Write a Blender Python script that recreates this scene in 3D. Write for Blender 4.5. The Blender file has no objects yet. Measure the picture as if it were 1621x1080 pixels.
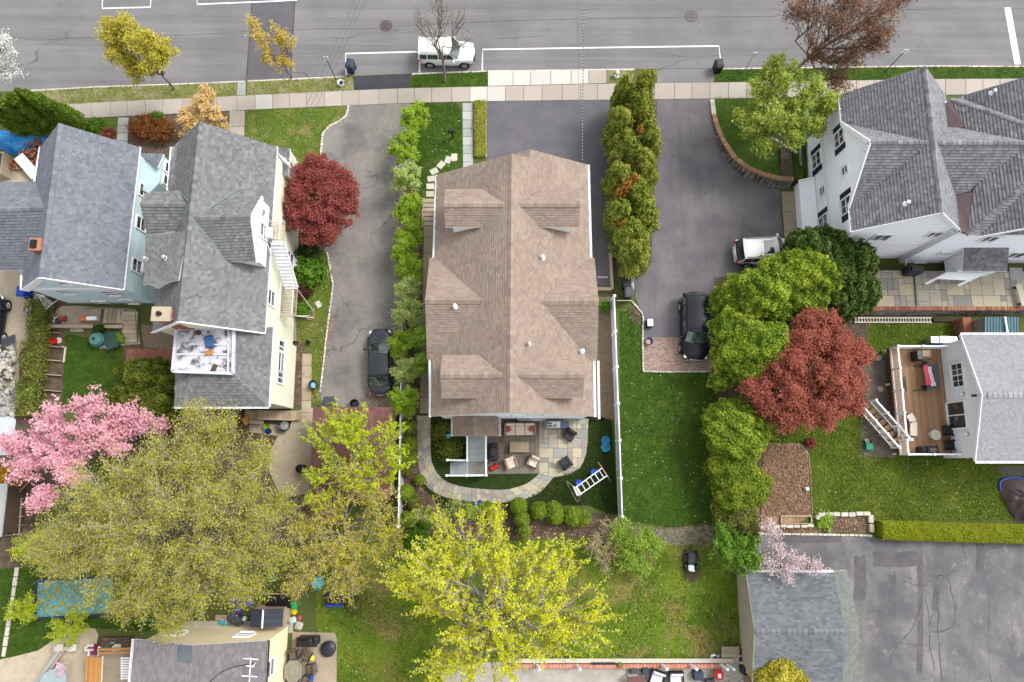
import bpy,math,random
import numpy as np
from mathutils import Vector,Matrix
random.seed(7)
rad=math.radians
sc=bpy.context.scene
COL=sc.collection
# ---------------------------------------------------------------- camera, light, exposure
CAM_H,FPX,TILT=48.0,1081.0,rad(10)
cd=bpy.data.cameras.new("camera")
cam=bpy.data.objects.new("camera",cd);COL.objects.link(cam)
cam.location=(0,0,CAM_H);cam.rotation_euler=(TILT,0,0)
cd.sensor_width=36.0;cd.lens=36.0*FPX/1621.0
cd.clip_start=0.5;cd.clip_end=2000
sc.camera=cam
SUN_EL,SUN_AZ=rad(50),rad(60)
w=bpy.data.worlds.new("World");sc.world=w;w.use_nodes=True
nt=w.node_tree;nt.nodes.clear()
sky=nt.nodes.new("ShaderNodeTexSky");sky.sky_type='NISHITA';sky.sun_disc=False
sky.sun_elevation=SUN_EL;sky.sun_rotation=SUN_AZ;sky.dust_density=3.0;sky.air_density=1.2
hs=nt.nodes.new("ShaderNodeHueSaturation");hs.inputs['Saturation'].default_value=0.08
bg=nt.nodes.new("ShaderNodeBackground");bg.inputs['Strength'].default_value=0.15
wo=nt.nodes.new("ShaderNodeOutputWorld")
nt.links.new(sky.outputs[0],hs.inputs['Color']);nt.links.new(hs.outputs[0],bg.inputs['Color'])
nt.links.new(bg.outputs[0],wo.inputs[0])
sd=bpy.data.lights.new("sun",'SUN');sd.energy=1.2;sd.angle=rad(20);sd.color=(1.0,0.965,0.91)
sun=bpy.data.objects.new("sun",sd);COL.objects.link(sun)
d=Vector((math.sin(SUN_AZ)*math.cos(SUN_EL),math.cos(SUN_AZ)*math.cos(SUN_EL),math.sin(SUN_EL)))
sun.rotation_euler=d.to_track_quat('Z','Y').to_euler();sun.location=d*60
sc.view_settings.view_transform='Standard';sc.view_settings.look='None'
sc.view_settings.exposure=1.12;sc.view_settings.gamma=1.0
sc.view_settings.use_curve_mapping=False
# ---------------------------------------------------------------- survey helpers: drone pixel -> place on the ground / plane
def ray(px,py):
 u=px-810.5;v=py-540.0
 q=v*math.sin(TILT)+FPX*math.cos(TILT)
 return u/q,(-v*math.cos(TILT)+FPX*math.sin(TILT))/q
def W(px,py,z=0.0):
 a,b=ray(px,py);s=CAM_H-z
 return Vector((a*s,b*s,z))
def WP(pts,z=0.0):
 return[W(p[0],p[1],p[2]if len(p)>2 else z)for p in pts]
def plane3(a,b,c):
 n=(b-a).cross(c-a).normalized()
 if n.z<0:n=-n
 return n,n.dot(a)
def onp(px,py,pl):
 n,dd=pl;a,b=ray(px,py)
 s=(dd-CAM_H*n.z)/(n.x*a+n.y*b-n.z)
 return Vector((a*s,b*s,CAM_H-s))
 # ---------------------------------------------------------------- materials
def S(r,g,b,k=0.74):
 def f(c):
  c/=255.0
  return(c/12.92 if c<=0.04045 else((c+0.055)/1.055)**2.4)*k
 return(f(r),f(g),f(b),1.0)
MATS={}
def mat(name,cols,s1=1.0,s2=20.0,fine=0.25,rough=0.9,bump=0.3,bscale=None,tint=0.0,detail=4.0,
 trans=0.0,metal=0.0,coat=0.0,spec=0.3,extra=None,stretch=None,dist=0.02):
 """cols: list of (position, colour) along a large-scale noise (or the tint of each piece); fine: grain"""
 if name in MATS:return MATS[name]
 m=bpy.data.materials.new(name);m.use_nodes=True;MATS[name]=m
 N=m.node_tree.nodes;L=m.node_tree.links
 bs=N['Principled BSDF'];out=N['Material Output']
 geo=N.new("ShaderNodeNewGeometry");vec=geo.outputs['Position']
 if trans:
  pass
 if stretch:
  mp=N.new("ShaderNodeMapping");L.new(vec,mp.inputs[0]);mp.inputs['Scale'].default_value=stretch;vec=mp.outputs[0]
 n1=N.new("ShaderNodeTexNoise");n1.inputs['Scale'].default_value=s1;n1.inputs['Detail'].default_value=detail
 n1.inputs['Roughness'].default_value=0.6
 L.new(vec,n1.inputs['Vector'])
 fac=n1.outputs['Fac']
 if tint>0:
  at=N.new("ShaderNodeAttribute");at.attribute_name="tint"
  mx=N.new("ShaderNodeMix");mx.data_type='FLOAT';mx.inputs[0].default_value=tint
  L.new(fac,mx.inputs[2]);L.new(at.outputs['Fac'],mx.inputs[3]);fac=mx.outputs[0]
 rp=N.new("ShaderNodeValToRGB");cr=rp.color_ramp
 while len(cr.elements)<len(cols):cr.elements.new(0.5)
 for e,(p,c)in zip(cr.elements,cols):e.position=p;e.color=c if len(c)==4 else(*c,1)
 L.new(fac,rp.inputs[0]);colr=rp.outputs[0]
 n2=N.new("ShaderNodeTexNoise");n2.inputs['Scale'].default_value=s2;n2.inputs['Detail'].default_value=3.0
 L.new(vec,n2.inputs['Vector'])
 if fine:
  mr=N.new("ShaderNodeMapRange");mr.inputs[1].default_value=0.25;mr.inputs[2].default_value=0.75
  mr.inputs[3].default_value=1-fine;mr.inputs[4].default_value=1+fine;L.new(n2.outputs['Fac'],mr.inputs[0])
  mm=N.new("ShaderNodeVectorMath");mm.operation='SCALE'
  L.new(colr,mm.inputs[0]);L.new(mr.outputs[0],mm.inputs['Scale']);colr=mm.outputs[0]
 if extra:colr=extra(N,L,geo.outputs['Position'],colr)
 L.new(colr,bs.inputs['Base Color'])
 bs.inputs['Roughness'].default_value=rough;bs.inputs['Metallic'].default_value=metal
 bs.inputs['Specular IOR Level'].default_value=spec;bs.inputs['Coat Weight'].default_value=coat
 if bump:
  bp=N.new("ShaderNodeBump");bp.inputs['Strength'].default_value=bump;bp.inputs['Distance'].default_value=dist
  L.new(n2.outputs['Fac'],bp.inputs['Height']);L.new(bp.outputs[0],bs.inputs['Normal'])
 if trans:
  tr=N.new("ShaderNodeBsdfTranslucent");L.new(colr,tr.inputs[0])
  ms=N.new("ShaderNodeMixShader");ms.inputs[0].default_value=trans
  L.new(bs.outputs[0],ms.inputs[1]);L.new(tr.outputs[0],ms.inputs[2]);L.new(ms.outputs[0],out.inputs[0])
 return m
def flat(name,c,rough=0.6,metal=0.0,coat=0.0,spec=0.4,var=0.08):
 return mat(name,[(0.3,tuple(x*(1-var)for x in c[:3])),(0.7,tuple(min(1,x*(1+var))for x in c[:3]))],
  s1=2.0,s2=60,fine=var*0.6,rough=rough,metal=metal,coat=coat,spec=spec,bump=0.0)
def line_noise(scale,width,dark,sx=1.0,sy=1.0,thr_scale=0.25):
 """cracks / tar seams: thin dark veins along a noise iso-line, broken up by a second noise"""
 def fn(N,L,vec,col):
  mp=N.new("ShaderNodeMapping");mp.inputs['Scale'].default_value=(sx,sy,1);L.new(vec,mp.inputs[0])
  vo=N.new("ShaderNodeTexVoronoi");vo.feature='DISTANCE_TO_EDGE';vo.inputs['Scale'].default_value=scale
  nz=N.new("ShaderNodeTexNoise");nz.inputs['Scale'].default_value=scale*3;nz.inputs['Detail'].default_value=4
  L.new(mp.outputs[0],nz.inputs['Vector'])
  ad=N.new("ShaderNodeMixRGB");ad.blend_type='LINEAR_LIGHT';ad.inputs[0].default_value=0.45/max(scale,.1)*.5
  L.new(mp.outputs[0],ad.inputs[1]);L.new(nz.outputs['Color'],ad.inputs[2]);L.new(ad.outputs[0],vo.inputs['Vector'])
  ms=N.new("ShaderNodeMapRange");ms.inputs[1].default_value=0.0;ms.inputs[2].default_value=width
  ms.inputs[3].default_value=1.0;ms.inputs[4].default_value=0.0;L.new(vo.outputs['Distance'],ms.inputs[0])
  n3=N.new("ShaderNodeTexNoise");n3.inputs['Scale'].default_value=thr_scale;L.new(vec,n3.inputs['Vector'])
  m3=N.new("ShaderNodeMapRange");m3.inputs[1].default_value=0.48;m3.inputs[2].default_value=0.6;L.new(n3.outputs['Fac'],m3.inputs[0])
  mu=N.new("ShaderNodeMath");mu.operation='MULTIPLY';L.new(ms.outputs[0],mu.inputs[0]);L.new(m3.outputs[0],mu.inputs[1])
  mx=N.new("ShaderNodeMixRGB");L.new(mu.outputs[0],mx.inputs[0]);L.new(col,mx.inputs[1]);mx.inputs[2].default_value=dark
  return mx.outputs[0]
 return fn
def blotch(scale,lo,hi,colr,amt=1.0):
 def fn(N,L,vec,col):
  n3=N.new("ShaderNodeTexNoise");n3.inputs['Scale'].default_value=scale;n3.inputs['Detail'].default_value=5
  n3.inputs['Roughness'].default_value=0.65;L.new(vec,n3.inputs['Vector'])
  m3=N.new("ShaderNodeMapRange");m3.inputs[1].default_value=lo;m3.inputs[2].default_value=hi;m3.inputs[4].default_value=amt
  L.new(n3.outputs['Fac'],m3.inputs[0])
  mx=N.new("ShaderNodeMixRGB");L.new(m3.outputs[0],mx.inputs[0]);L.new(col,mx.inputs[1]);mx.inputs[2].default_value=colr
  return mx.outputs[0]
 return fn
def streak(sx,sy,lo,hi,colr,amt=0.5):
 def fn(N,L,vec,col):
  mp=N.new("ShaderNodeMapping");mp.inputs['Scale'].default_value=(sx,sy,1);L.new(vec,mp.inputs[0])
  return blotch(1.0,lo,hi,colr,amt)(N,L,mp.outputs[0],col)
 return fn
def chain(*fs):
 def fn(N,L,vec,col):
  for f in fs:col=f(N,L,vec,col)
  return col
 return fn
 # ---------------------------------------------------------------- mesh builder
class MB:
 def __init__(s):s.v=[];s.f=[];s.t=[]
 def add(s,vs,fs,t=None):
  o=len(s.v);s.v.extend([tuple(p)for p in vs])
  tt=random.random()if t is None else t
  for f in fs:s.f.append([o+i for i in f]);s.t.append(tt)
  return s
 def box(s,c,size,rz=0.0,t=None,taper=1.0,M=None):
  x,y,z=size[0]/2,size[1]/2,size[2]/2
  P=[Vector((sx*x*(taper if sz>0 else 1),sy*y*(taper if sz>0 else 1),sz*z))for sz in(-1,1)for sx,sy in((-1,-1),(1,-1),(1,1),(-1,1))]
  R=Matrix.Rotation(rz,3,'Z')
  if M is not None:R=M
  P=[R@p+Vector(c)for p in P]
  return s.add(P,[(3,2,1,0),(4,5,6,7),(0,1,5,4),(1,2,6,5),(2,3,7,6),(3,0,4,7)],t)
 def rbox(s,c,size,b=0.04,rz=0.0,t=None,M=None):
  """box with chamfered upper and vertical edges"""
  x,y,z=size[0]/2,size[1]/2,size[2]/2
  def ring(k,zz):return[(-x+k,-y),(x-k,-y),(x,-y+k),(x,y-k),(x-k,y),(-x+k,y),(-x,y-k),(-x,-y+k)]
  P=[]
  for k,zz,q in((b,-z,0),(b,z-b,0),(b,z,b)):
   for px,py in ring(k,zz):
    f1=(x-q)/x;f2=(y-q)/y
    P.append(Vector((px*f1,py*f2,zz)))
  R=Matrix.Rotation(rz,3,'Z')if M is None else M
  P=[R@p+Vector(c)for p in P]
  F=[tuple(range(7,-1,-1)),tuple(range(16,24))]
  for k in(0,8):
   for i in range(8):j=(i+1)%8;F.append((k+i,k+j,k+8+j,k+8+i))
  return s.add(P,F,t)
 def prism(s,pts,dz,t=None,top=True):
  """pts: closed 3D outline (top); extruded down by dz"""
  n=len(pts)
  A=[Vector(p)for p in pts]
  ar=sum(A[i].x*A[(i+1)%n].y-A[(i+1)%n].x*A[i].y for i in range(n))
  if ar<0:A=A[::-1]
  B=[Vector((p.x,p.y,p.z-dz))for p in A]
  F=[tuple(range(n)),tuple(range(2*n-1,n-1,-1))]
  for i in range(n):j=(i+1)%n;F.append((i,n+i,n+j,j))
  return s.add(A+B,F,t)
 def beam(s,p0,p1,w,h,t=None,up=(0,0,1)):
  p0=Vector(p0);p1=Vector(p1);dd=(p1-p0);L=dd.length
  if L<1e-6:return s
  dd/=L;u=Vector(up)
  if abs(dd.dot(u))>0.98:u=Vector((1,0,0))
  a=dd.cross(u).normalized();b=a.cross(dd).normalized()
  P=[q+a*(sa*w/2)+b*(sb*h/2)for q in(p0,p1)for sa,sb in((-1,-1),(1,-1),(1,1),(-1,1))]
  return s.add(P,[(0,1,2,3),(7,6,5,4),(0,4,5,1),(1,5,6,2),(2,6,7,3),(3,7,4,0)],t)
 def cyl(s,p0,p1,r0,r1=None,n=10,t=None,cap=True):
  r1=r0 if r1 is None else r1
  p0=Vector(p0);p1=Vector(p1);dd=(p1-p0)
  if dd.length<1e-6:return s
  dd.normalize();u=Vector((0,0,1))if abs(dd.z)<0.95 else Vector((1,0,0))
  a=dd.cross(u).normalized();b=a.cross(dd)
  P=[]
  for q,r in((p0,r0),(p1,r1)):
   for i in range(n):
    th=2*math.pi*i/n;P.append(q+a*(r*math.cos(th))+b*(r*math.sin(th)))
  F=[(i,(i+1)%n,n+(i+1)%n,n+i)for i in range(n)]
  F=[f[::-1]for f in F]
  if cap:F+=[tuple(range(n)),tuple(range(2*n-1,n-1,-1))]
  return s.add(P,F,t)
 def lathe(s,c,prof,n=14,t=None,sx=1.0,sy=1.0,rz=0.0):
  """prof: list of (r, z)"""
  P=[]
  for r,z in prof:
   for i in range(n):
    th=2*math.pi*i/n;x=r*sx*math.cos(th);y=r*sy*math.sin(th)
    P.append((c[0]+x*math.cos(rz)-y*math.sin(rz),c[1]+x*math.sin(rz)+y*math.cos(rz),c[2]+z))
  F=[]
  for k in range(len(prof)-1):
   for i in range(n):j=(i+1)%n;F.append((k*n+i,k*n+j,(k+1)*n+j,(k+1)*n+i))
  F.append(tuple(range(n-1,-1,-1)));F.append(tuple(range((len(prof)-1)*n,len(prof)*n)))
  return s.add(P,F,t)
 def tube(s,pts,r,n=6,t=None):
  tt=random.random()if t is None else t
  for a,b in zip(pts[:-1],pts[1:]):s.cyl(a,b,r,r,n,tt)
  return s
 def sheet(s,pts,t=None):
  A=[Vector(p)for p in pts];n=len(A)
  ar=sum(A[i].x*A[(i+1)%n].y-A[(i+1)%n].x*A[i].y for i in range(n))
  if ar<0:A=A[::-1]
  return s.add(A,[tuple(range(n))],t)
ORG={}
def link(name,me,m,parent,smooth=False):
 if m is not None:me.materials.append(m)
 if smooth:
  me.polygons.foreach_set('use_smooth',[True]*len(me.polygons))
 o=bpy.data.objects.new(name,me);COL.objects.link(o)
 if parent is not None:o.parent=parent;ORG[o.name]=ORG.get(parent.name,Vector((0,0,0)))
 else:ORG[o.name]=Vector((0,0,0))
 return o
def tag(o,label=None,cat=None,group=None,kind=None):
 if label:o['label']=label
 if cat:o['category']=cat
 if group:o['group']=group
 if kind:o['kind']=kind
 return o
def mk(name,mb,m,parent=None,label=None,cat=None,group=None,kind=None,smooth=False,at=None):
 """one mesh object; world coordinates of mb are made local to the parent's base (or to at)"""
 off=ORG.get(parent.name,Vector((0,0,0)))if parent is not None else(Vector(at)if at is not None else Vector((0,0,0)))
 me=bpy.data.meshes.new(name)
 me.from_pydata([(p[0]-off.x,p[1]-off.y,p[2]-off.z)for p in mb.v],[],mb.f)
 a=me.attributes.new("tint",'FLOAT','FACE');a.data.foreach_set('value',mb.t)
 o=link(name,me,m,parent,smooth)
 if at is not None and parent is None:o.location=off;ORG[o.name]=off
 return tag(o,label,cat,group,kind)
def root(name,loc,label,cat,group=None,kind=None,rz=0.0):
 """rz != 0 or loc None: parts are built in local coordinates round the origin, then moved"""
 o=bpy.data.objects.new(name,None);COL.objects.link(o);o.empty_display_size=0.2
 o.location=loc;o.rotation_euler=(0,0,rz);ORG[o.name]=Vector(loc)
 return tag(o,label,cat,group,kind)
def lroot(name,loc,rz,label,cat,group=None):
 o=root(name,loc,label,cat,group,rz=rz);ORG[o.name]=Vector((0,0,0));return o
def copy_tree(o,parent=None):
 c=o.copy();COL.objects.link(c);c.parent=parent
 for ch in list(o.children):copy_tree(ch,c)
 return c
def npmesh(name,V,Q,T,m,parent=None,smooth=False,**kw):
 off=ORG.get(parent.name,Vector((0,0,0)))if parent is not None else Vector((0,0,0))
 V=np.asarray(V,dtype=np.float32)-np.array(off,dtype=np.float32);Q=np.asarray(Q,dtype=np.int32)
 me=bpy.data.meshes.new(name);n=Q.shape[1]
 me.vertices.add(len(V));me.vertices.foreach_set('co',V.ravel())
 me.loops.add(Q.size);me.loops.foreach_set('vertex_index',Q.ravel())
 me.polygons.add(len(Q));me.polygons.foreach_set('loop_start',np.arange(0,Q.size,n,dtype=np.int32))
 me.update(calc_edges=True)
 a=me.attributes.new("tint",'FLOAT','FACE');a.data.foreach_set('value',np.asarray(T,dtype=np.float32))
 o=link(name,me,m,parent,smooth)
 return tag(o,**kw)
 # ---------------------------------------------------------------- 2D clipping
def clip_rect(poly,x0,y0,x1,y1):
 def cut(P,f,g):
  out=[]
  for i in range(len(P)):
   a,b=P[i],P[(i+1)%len(P)];fa,fb=f(a),f(b)
   if fa>=0:out.append(a)
   if(fa>=0)!=(fb>=0):
    k=fa/(fa-fb);out.append((a[0]+(b[0]-a[0])*k,a[1]+(b[1]-a[1])*k))
  return out
 P=list(poly)
 for f in(lambda p:p[0]-x0,lambda p:x1-p[0],lambda p:p[1]-y0,lambda p:y1-p[1]):
  P=cut(P,f,None)
  if len(P)<3:return[]
 Q=[]
 for p in P:
  if not Q or abs(p[0]-Q[-1][0])+abs(p[1]-Q[-1][1])>1e-4:Q.append(p)
 if len(Q)>2 and abs(Q[0][0]-Q[-1][0])+abs(Q[0][1]-Q[-1][1])<1e-4:Q.pop()
 return Q if len(Q)>2 and abs(area2(Q))>2e-4 else[]
def area2(P):return 0.5*sum(P[i][0]*P[(i+1)%len(P)][1]-P[(i+1)%len(P)][0]*P[i][1]for i in range(len(P)))
def inside(p,P):
 c=False;n=len(P);x,y=p[0],p[1]
 for i in range(n):
  x1,y1=P[i][0],P[i][1];x2,y2=P[(i+1)%n][0],P[(i+1)%n][1]
  if(y1>y)!=(y2>y)and x<(x2-x1)*(y-y1)/(y2-y1)+x1:c=not c
 return c
def smoothpoly(pts,k=4,closed=True):
 """Catmull-Rom through the given points"""
 n=len(pts);out=[]
 rng=range(n)if closed else range(n-1)
 for i in rng:
  p=[Vector(pts[(i+j)%n]if closed else pts[min(max(i+j,0),n-1)])for j in(-1,0,1,2)]
  for q in range(k):
   t=q/k
   out.append(0.5*((2*p[1])+(-p[0]+p[2])*t+(2*p[0]-5*p[1]+4*p[2]-p[3])*t*t+(-p[0]+3*p[1]-3*p[2]+p[3])*t**3))
 if not closed:out.append(Vector(pts[-1]))
 return out
 # ---------------------------------------------------------------- roofs, walls, windows
def add_shingles(mb,pts,w=0.3,h=0.17,pat=0.0,lift=0.042,rng=random):
 """real shingle tabs, each a sloping leaf with its butt edge proud, laid on the (planar) outline pts"""
 pl=plane3(pts[0],pts[1],pts[2])
 n=pl[0]
 if abs(n.z)>0.999:u=Vector((1,0,0))
 else:u=Vector((0,0,1)).cross(n).normalized()
 v=n.cross(u).normalized()
 if v.z<0:v=-v;u=-u
 o=pts[0]
 P=[((p-o).dot(u),(p-o).dot(v))for p in pts]
 if area2(P)<0:P=P[::-1]
 us=[p[0]for p in P];vs=[p[1]for p in P]
 j=0;y=min(vs)
 while y<max(vs):
  x=min(us)-w*(0.5*(j%2))-w*0.1;i=0;xg=x
  while x<max(us):
   ww=xg+w*(i+1)+w*rng.uniform(-.1,.1)-x
   C=clip_rect(P,x+0.0015,y,x+ww-0.0015,y+h+0.01)
   if C:
    l0=lift*rng.uniform(0.85,1.15)
    V=[o+u*c[0]+v*c[1]+n*(0.004+l0*max(0,1-(c[1]-y)/h))for c in C]
    k=len(V);F=[tuple(range(k))]
    for a in range(k):
     b=(a+1)%k
     if abs(C[a][1]-y)<1e-3 and abs(C[b][1]-y)<1e-3:
      V+=[o+u*C[a][0]+v*C[a][1],o+u*C[b][0]+v*C[b][1]]
      F.append((a,k,k+1,b));break
    t=rng.random()
    if pat:t=t*(1-pat)+pat*(0.0 if rng.random()<.38 else .85)
    mb.add(V,F,t)
   x+=ww;i+=1
  y+=h;j+=1
def roof_plane(house,pts,m_sh,m_edge,w=0.3,h=0.17,pat=0.0,thick=0.16,name='roof_slope',rim=True):
 """pts world; a board deck with real thickness, shingles on it"""
 mb=MB();mb.prism([p-Vector((0,0,0.004))for p in pts],thick)
 r=mk(name,mb,m_edge,house)
 sh=MB();add_shingles(sh,pts,w,h,pat)
 mk('shingle_courses',sh,m_sh,r,kind='stuff')
 return r
def PX(pts,ref=None):
 """photo outline -> points on one plane; ref: three (px,py,z)"""
 r=ref if ref else[p for p in pts if len(p)==3][:3]
 pl=plane3(*[W(*q)for q in r])
 return[onp(p[0],p[1],pl)for p in pts]
def ridge_cap(parent,a,b,m,step=0.26,wid=0.26,drop=0.1):
 mb=MB();a=Vector(a);b=Vector(b);L=(b-a).length;dd=(b-a)/L
 s=dd.cross(Vector((0,0,1))).normalized();n=max(2,int(L/step))
 for i in range(n):
  p=a+dd*(L*i/n);q=a+dd*(L*(i+1)/n+0.02)
  z0=Vector((0,0,0.075));z1=Vector((0,0,0.05));dn=Vector((0,0,drop))
  V=[p+z0,q+z1,p+z0+s*wid/2-dn,q+z1+s*wid/2-dn,p+z0-s*wid/2-dn,q+z1-s*wid/2-dn,
   p-z1*0.2+s*wid/2-dn,p-z1*0.2-s*wid/2-dn]
  mb.add(V,[(0,1,3,2),(1,0,4,5),(0,2,6,7,4)])
 return mk('ridge_cap',mb,m,parent,kind='stuff')
def gutter(house,a,b,m,out=None,w=0.12,clips=True):
 a=Vector(a);b=Vector(b);mb=MB();dd=(b-a).normalized();s=dd.cross(Vector((0,0,1))).normalized()
 mb.beam(a+s*w/2,b+s*w/2,0.02,0.1);mb.beam(a-s*w/2,b-s*w/2,0.02,0.1);mb.beam(a-Vector((0,0,.05)),b-Vector((0,0,.05)),w,0.02)
 if clips:
  L=(b-a).length;n=max(2,int(L/0.75))
  for i in range(n+1):
   p=a+dd*(L*i/n);mb.beam(p-s*w*.62+Vector((0,0,.05)),p+s*w*.62+Vector((0,0,.05)),0.035,0.012)
 return mk('gutter',mb,m,house)
class Wall:
 def __init__(s,A,B,zb,top,out):
  """A,B plan points; top: list of (s, z) along the wall; out: outward side vector"""
  s.A=Vector((A[0],A[1],0));s.B=Vector((B[0],B[1],0));s.L=(s.B-s.A).length
  s.u=(s.B-s.A)/s.L;s.n=Vector((s.u.y,-s.u.x,0))
  if s.n.dot(Vector((out[0],out[1],0)))<0:s.n=-s.n
  s.zb=zb;s.top=top
 def pt(s,a,z,o=0.0):return s.A+s.u*a+s.n*o+Vector((0,0,z))
 def hit(s,px,py):
  a,b=ray(px,py);dd=Vector((a,b,-1));o=Vector((0,0,CAM_H))
  k=(s.A-o).dot(s.n)/dd.dot(s.n);p=o+dd*k
  return(p-s.A).dot(s.u),p.z
def siding(house,wl,m,course=0.16,lift=0.022,vert=False):
 P=[(0,wl.zb),(wl.L,wl.zb)]+[(a,z)for a,z in reversed(wl.top)]
 mb=MB();back=[wl.pt(a,z,-0.05)for a,z in P]
 k=len(back);bb=[wl.pt(a,z,-0.16)for a,z in P]
 mb.add(back+bb,[tuple(range(k)),tuple(range(2*k-1,k-1,-1))]+[(i,k+i,k+(i+1)%k,(i+1)%k)for i in range(k)],0.5)
 if not vert:
  z=wl.zb;zt=max(p[1]for p in P)
  while z<zt:
   C=clip_rect(P,0,z,wl.L,z+course)
   if C:
    V=[wl.pt(a,q,lift*(1-(q-z)/course))for a,q in C];n=len(V);F=[tuple(range(n))]
    lo=[i for i in range(n)if abs(C[i][1]-z)<1e-3]
    if len(lo)>=2:
     a0=min(C[i][0]for i in lo);a1=max(C[i][0]for i in lo)
     V+=[wl.pt(a0,z,lift),wl.pt(a1,z,lift),wl.pt(a1,z,-0.03),wl.pt(a0,z,-0.03)]
     F.append((n,n+1,n+2,n+3))
    mb.add(V,F)
   z+=course
 else:
  x=0
  while x<wl.L:
   C=clip_rect(P,x+0.012,wl.zb,x+course-0.012,99)
   if C:
    n=len(C);V=[wl.pt(a,q,0.02)for a,q in C]+[wl.pt(a,q,-0.04)for a,q in C]
    mb.add(V,[tuple(range(n))]+[(i,n+i,n+(i+1)%n,(i+1)%n)for i in range(n)])
   x+=course
 return mk('wall',mb,m,house,kind='stuff')
def wbeam(mb,wl,a0,z0,a1,z1,w,dep,o=0.03):
 """trim board lying on a wall between two wall points"""
 p0=wl.pt(a0,z0,o+dep/2);p1=wl.pt(a1,z1,o+dep/2)
 mb.beam(p0,p1,dep,w,up=Vector((0,0,1))if abs(z1-z0)<abs(a1-a0)*4 else wl.u)
def window(house,wl,a,z,w,h,m_fr,m_gl,shutters=None,double=False,grid=False,side=None):
 """a frame with sill standing proud, a set-back pane, muntins; optional shutters. (a,z) is the centre"""
 mb=MB();f=0.09
 for sa in(-1,1):
  mb.box(wl.pt(a+sa*(w/2+f/2),z,0.05),(f,0.1,h+2*f),M=frame(wl))
 for sz in(-1,1):
  mb.box(wl.pt(a,z+sz*(h/2+f/2),0.05+(0.03 if sz<0 else 0)),(w-0.004,0.1+(0.06 if sz<0 else 0),f),M=frame(wl))
 wd=mk('window',mb,m_fr,house)
 for q in((-1,1)if double else(0,)):
  pw=w/2-0.03 if double else w
  g=MB();g.box(wl.pt(a+q*w/4,z,0.026),(pw,0.03,h),M=frame(wl));mk('pane',g,m_gl,wd)
 b=MB()
 if double:b.box(wl.pt(a,z,0.055),(0.07,0.05,h),M=frame(wl))
 else:b.box(wl.pt(a,z,0.055),(w,0.045,0.06),M=frame(wl))
 if grid:
  for q in((-1,1)if double else(0,)):
   b.box(wl.pt(a+q*w/4,z,0.05),(0.03,0.03,h),M=frame(wl));b.box(wl.pt(a+q*w/4,z,0.052),(w/2 if double else w,0.028,0.03),M=frame(wl))
 mk('sash_bar',b,m_fr,wd)
 if shutters is not None:
  for sa in(-1,1):
   s=MB();c=a+sa*(w/2+0.09+0.21)
   s.box(wl.pt(c,z,0.05),(0.38,0.04,h+0.16),M=frame(wl),t=0.3)
   k=int((h+0.1)/0.11)
   for i in range(k):s.box(wl.pt(c,z-h/2+0.02+i*0.11,0.078),(0.3,0.02,0.06),M=frame(wl),t=0.6)
   mk('shutter',s,shutters,house)
 return wd
def frame(wl):
 n=wl.n;u=wl.u
 return Matrix(((u.x,n.x,0),(u.y,n.y,0),(0,0,1)))
def ac_unit(house_label,wl,a,z,m_w,m_d,label,group='window air conditioners'):
 c=wl.pt(a,z,0.3);o=root('air_conditioner',c,label,'air conditioner',group)
 b=MB();b.rbox(c,(0.62,0.5,0.42),0.03,M=frame(wl));mk('casing',b,m_w,o)
 g=MB()
 for i in range(6):g.box(wl.pt(a,z-0.15+i*0.06,0.555),(0.5,0.012,0.03),M=frame(wl))
 for i in range(5):g.box(wl.pt(a-0.2+i*0.1,z+0.212,0.36),(0.04,0.24,0.008),M=frame(wl))
 mk('grille',g,m_d,o)
 return o
def vent_pipe(x,y,z,m,label,kind=0,parent_z=0.0,lean=0.0):
 o=root('roof_vent',(x,y,z),label,'roof vent','vents standing on the roofs')
 b=MB();b.lathe((x,y,z),[(0.17,-0.06),(0.16,0.03),(0.075,0.1),(0.07,0.34),(0.05,0.34)],12);mk('pipe',b,m,o)
 c=MB();c.lathe((x,y,z+0.37),[(0.11,0.0),(0.12,0.02),(0.06,0.08),(0.0,0.09)],12);mk('cap',c,m,o)
 return o
 # ---------------------------------------------------------------- paving
def ashlar(poly,cell,zt,rnd,sizes=((1,1),(2,1),(1,2),(2,2),(3,2),(2,3)),rot=0.0,gap=0.018):
 """random-course stone layout clipped to an outline; returns list of outlines"""
 R=Matrix.Rotation(-rot,3,'Z');Ri=Matrix.Rotation(rot,3,'Z')
 P=[R@Vector((p[0],p[1],0))for p in poly];P=[(p.x,p.y)for p in P]
 if area2(P)<0:P=P[::-1]
 x0=min(p[0]for p in P);y0=min(p[1]for p in P);nx=int((max(p[0]for p in P)-x0)/cell)+2;ny=int((max(p[1]for p in P)-y0)/cell)+2
 used=set();out=[]
 for j in range(ny):
  for i in range(nx):
   if(i,j)in used:continue
   opts=[s for s in sizes if all((i+a,j+b)not in used for a in range(s[0])for b in range(s[1]))]
   s=rnd.choice(opts)
   for a in range(s[0]):
    for b in range(s[1]):used.add((i+a,j+b))
   C=clip_rect(P,x0+i*cell+gap/2,y0+j*cell+gap/2,x0+(i+s[0])*cell-gap/2,y0+(j+s[1])*cell-gap/2)
   if C and abs(area2(C))>cell*cell*0.12:out.append([Ri@Vector((c[0],c[1],zt))for c in C])
 return out
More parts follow.
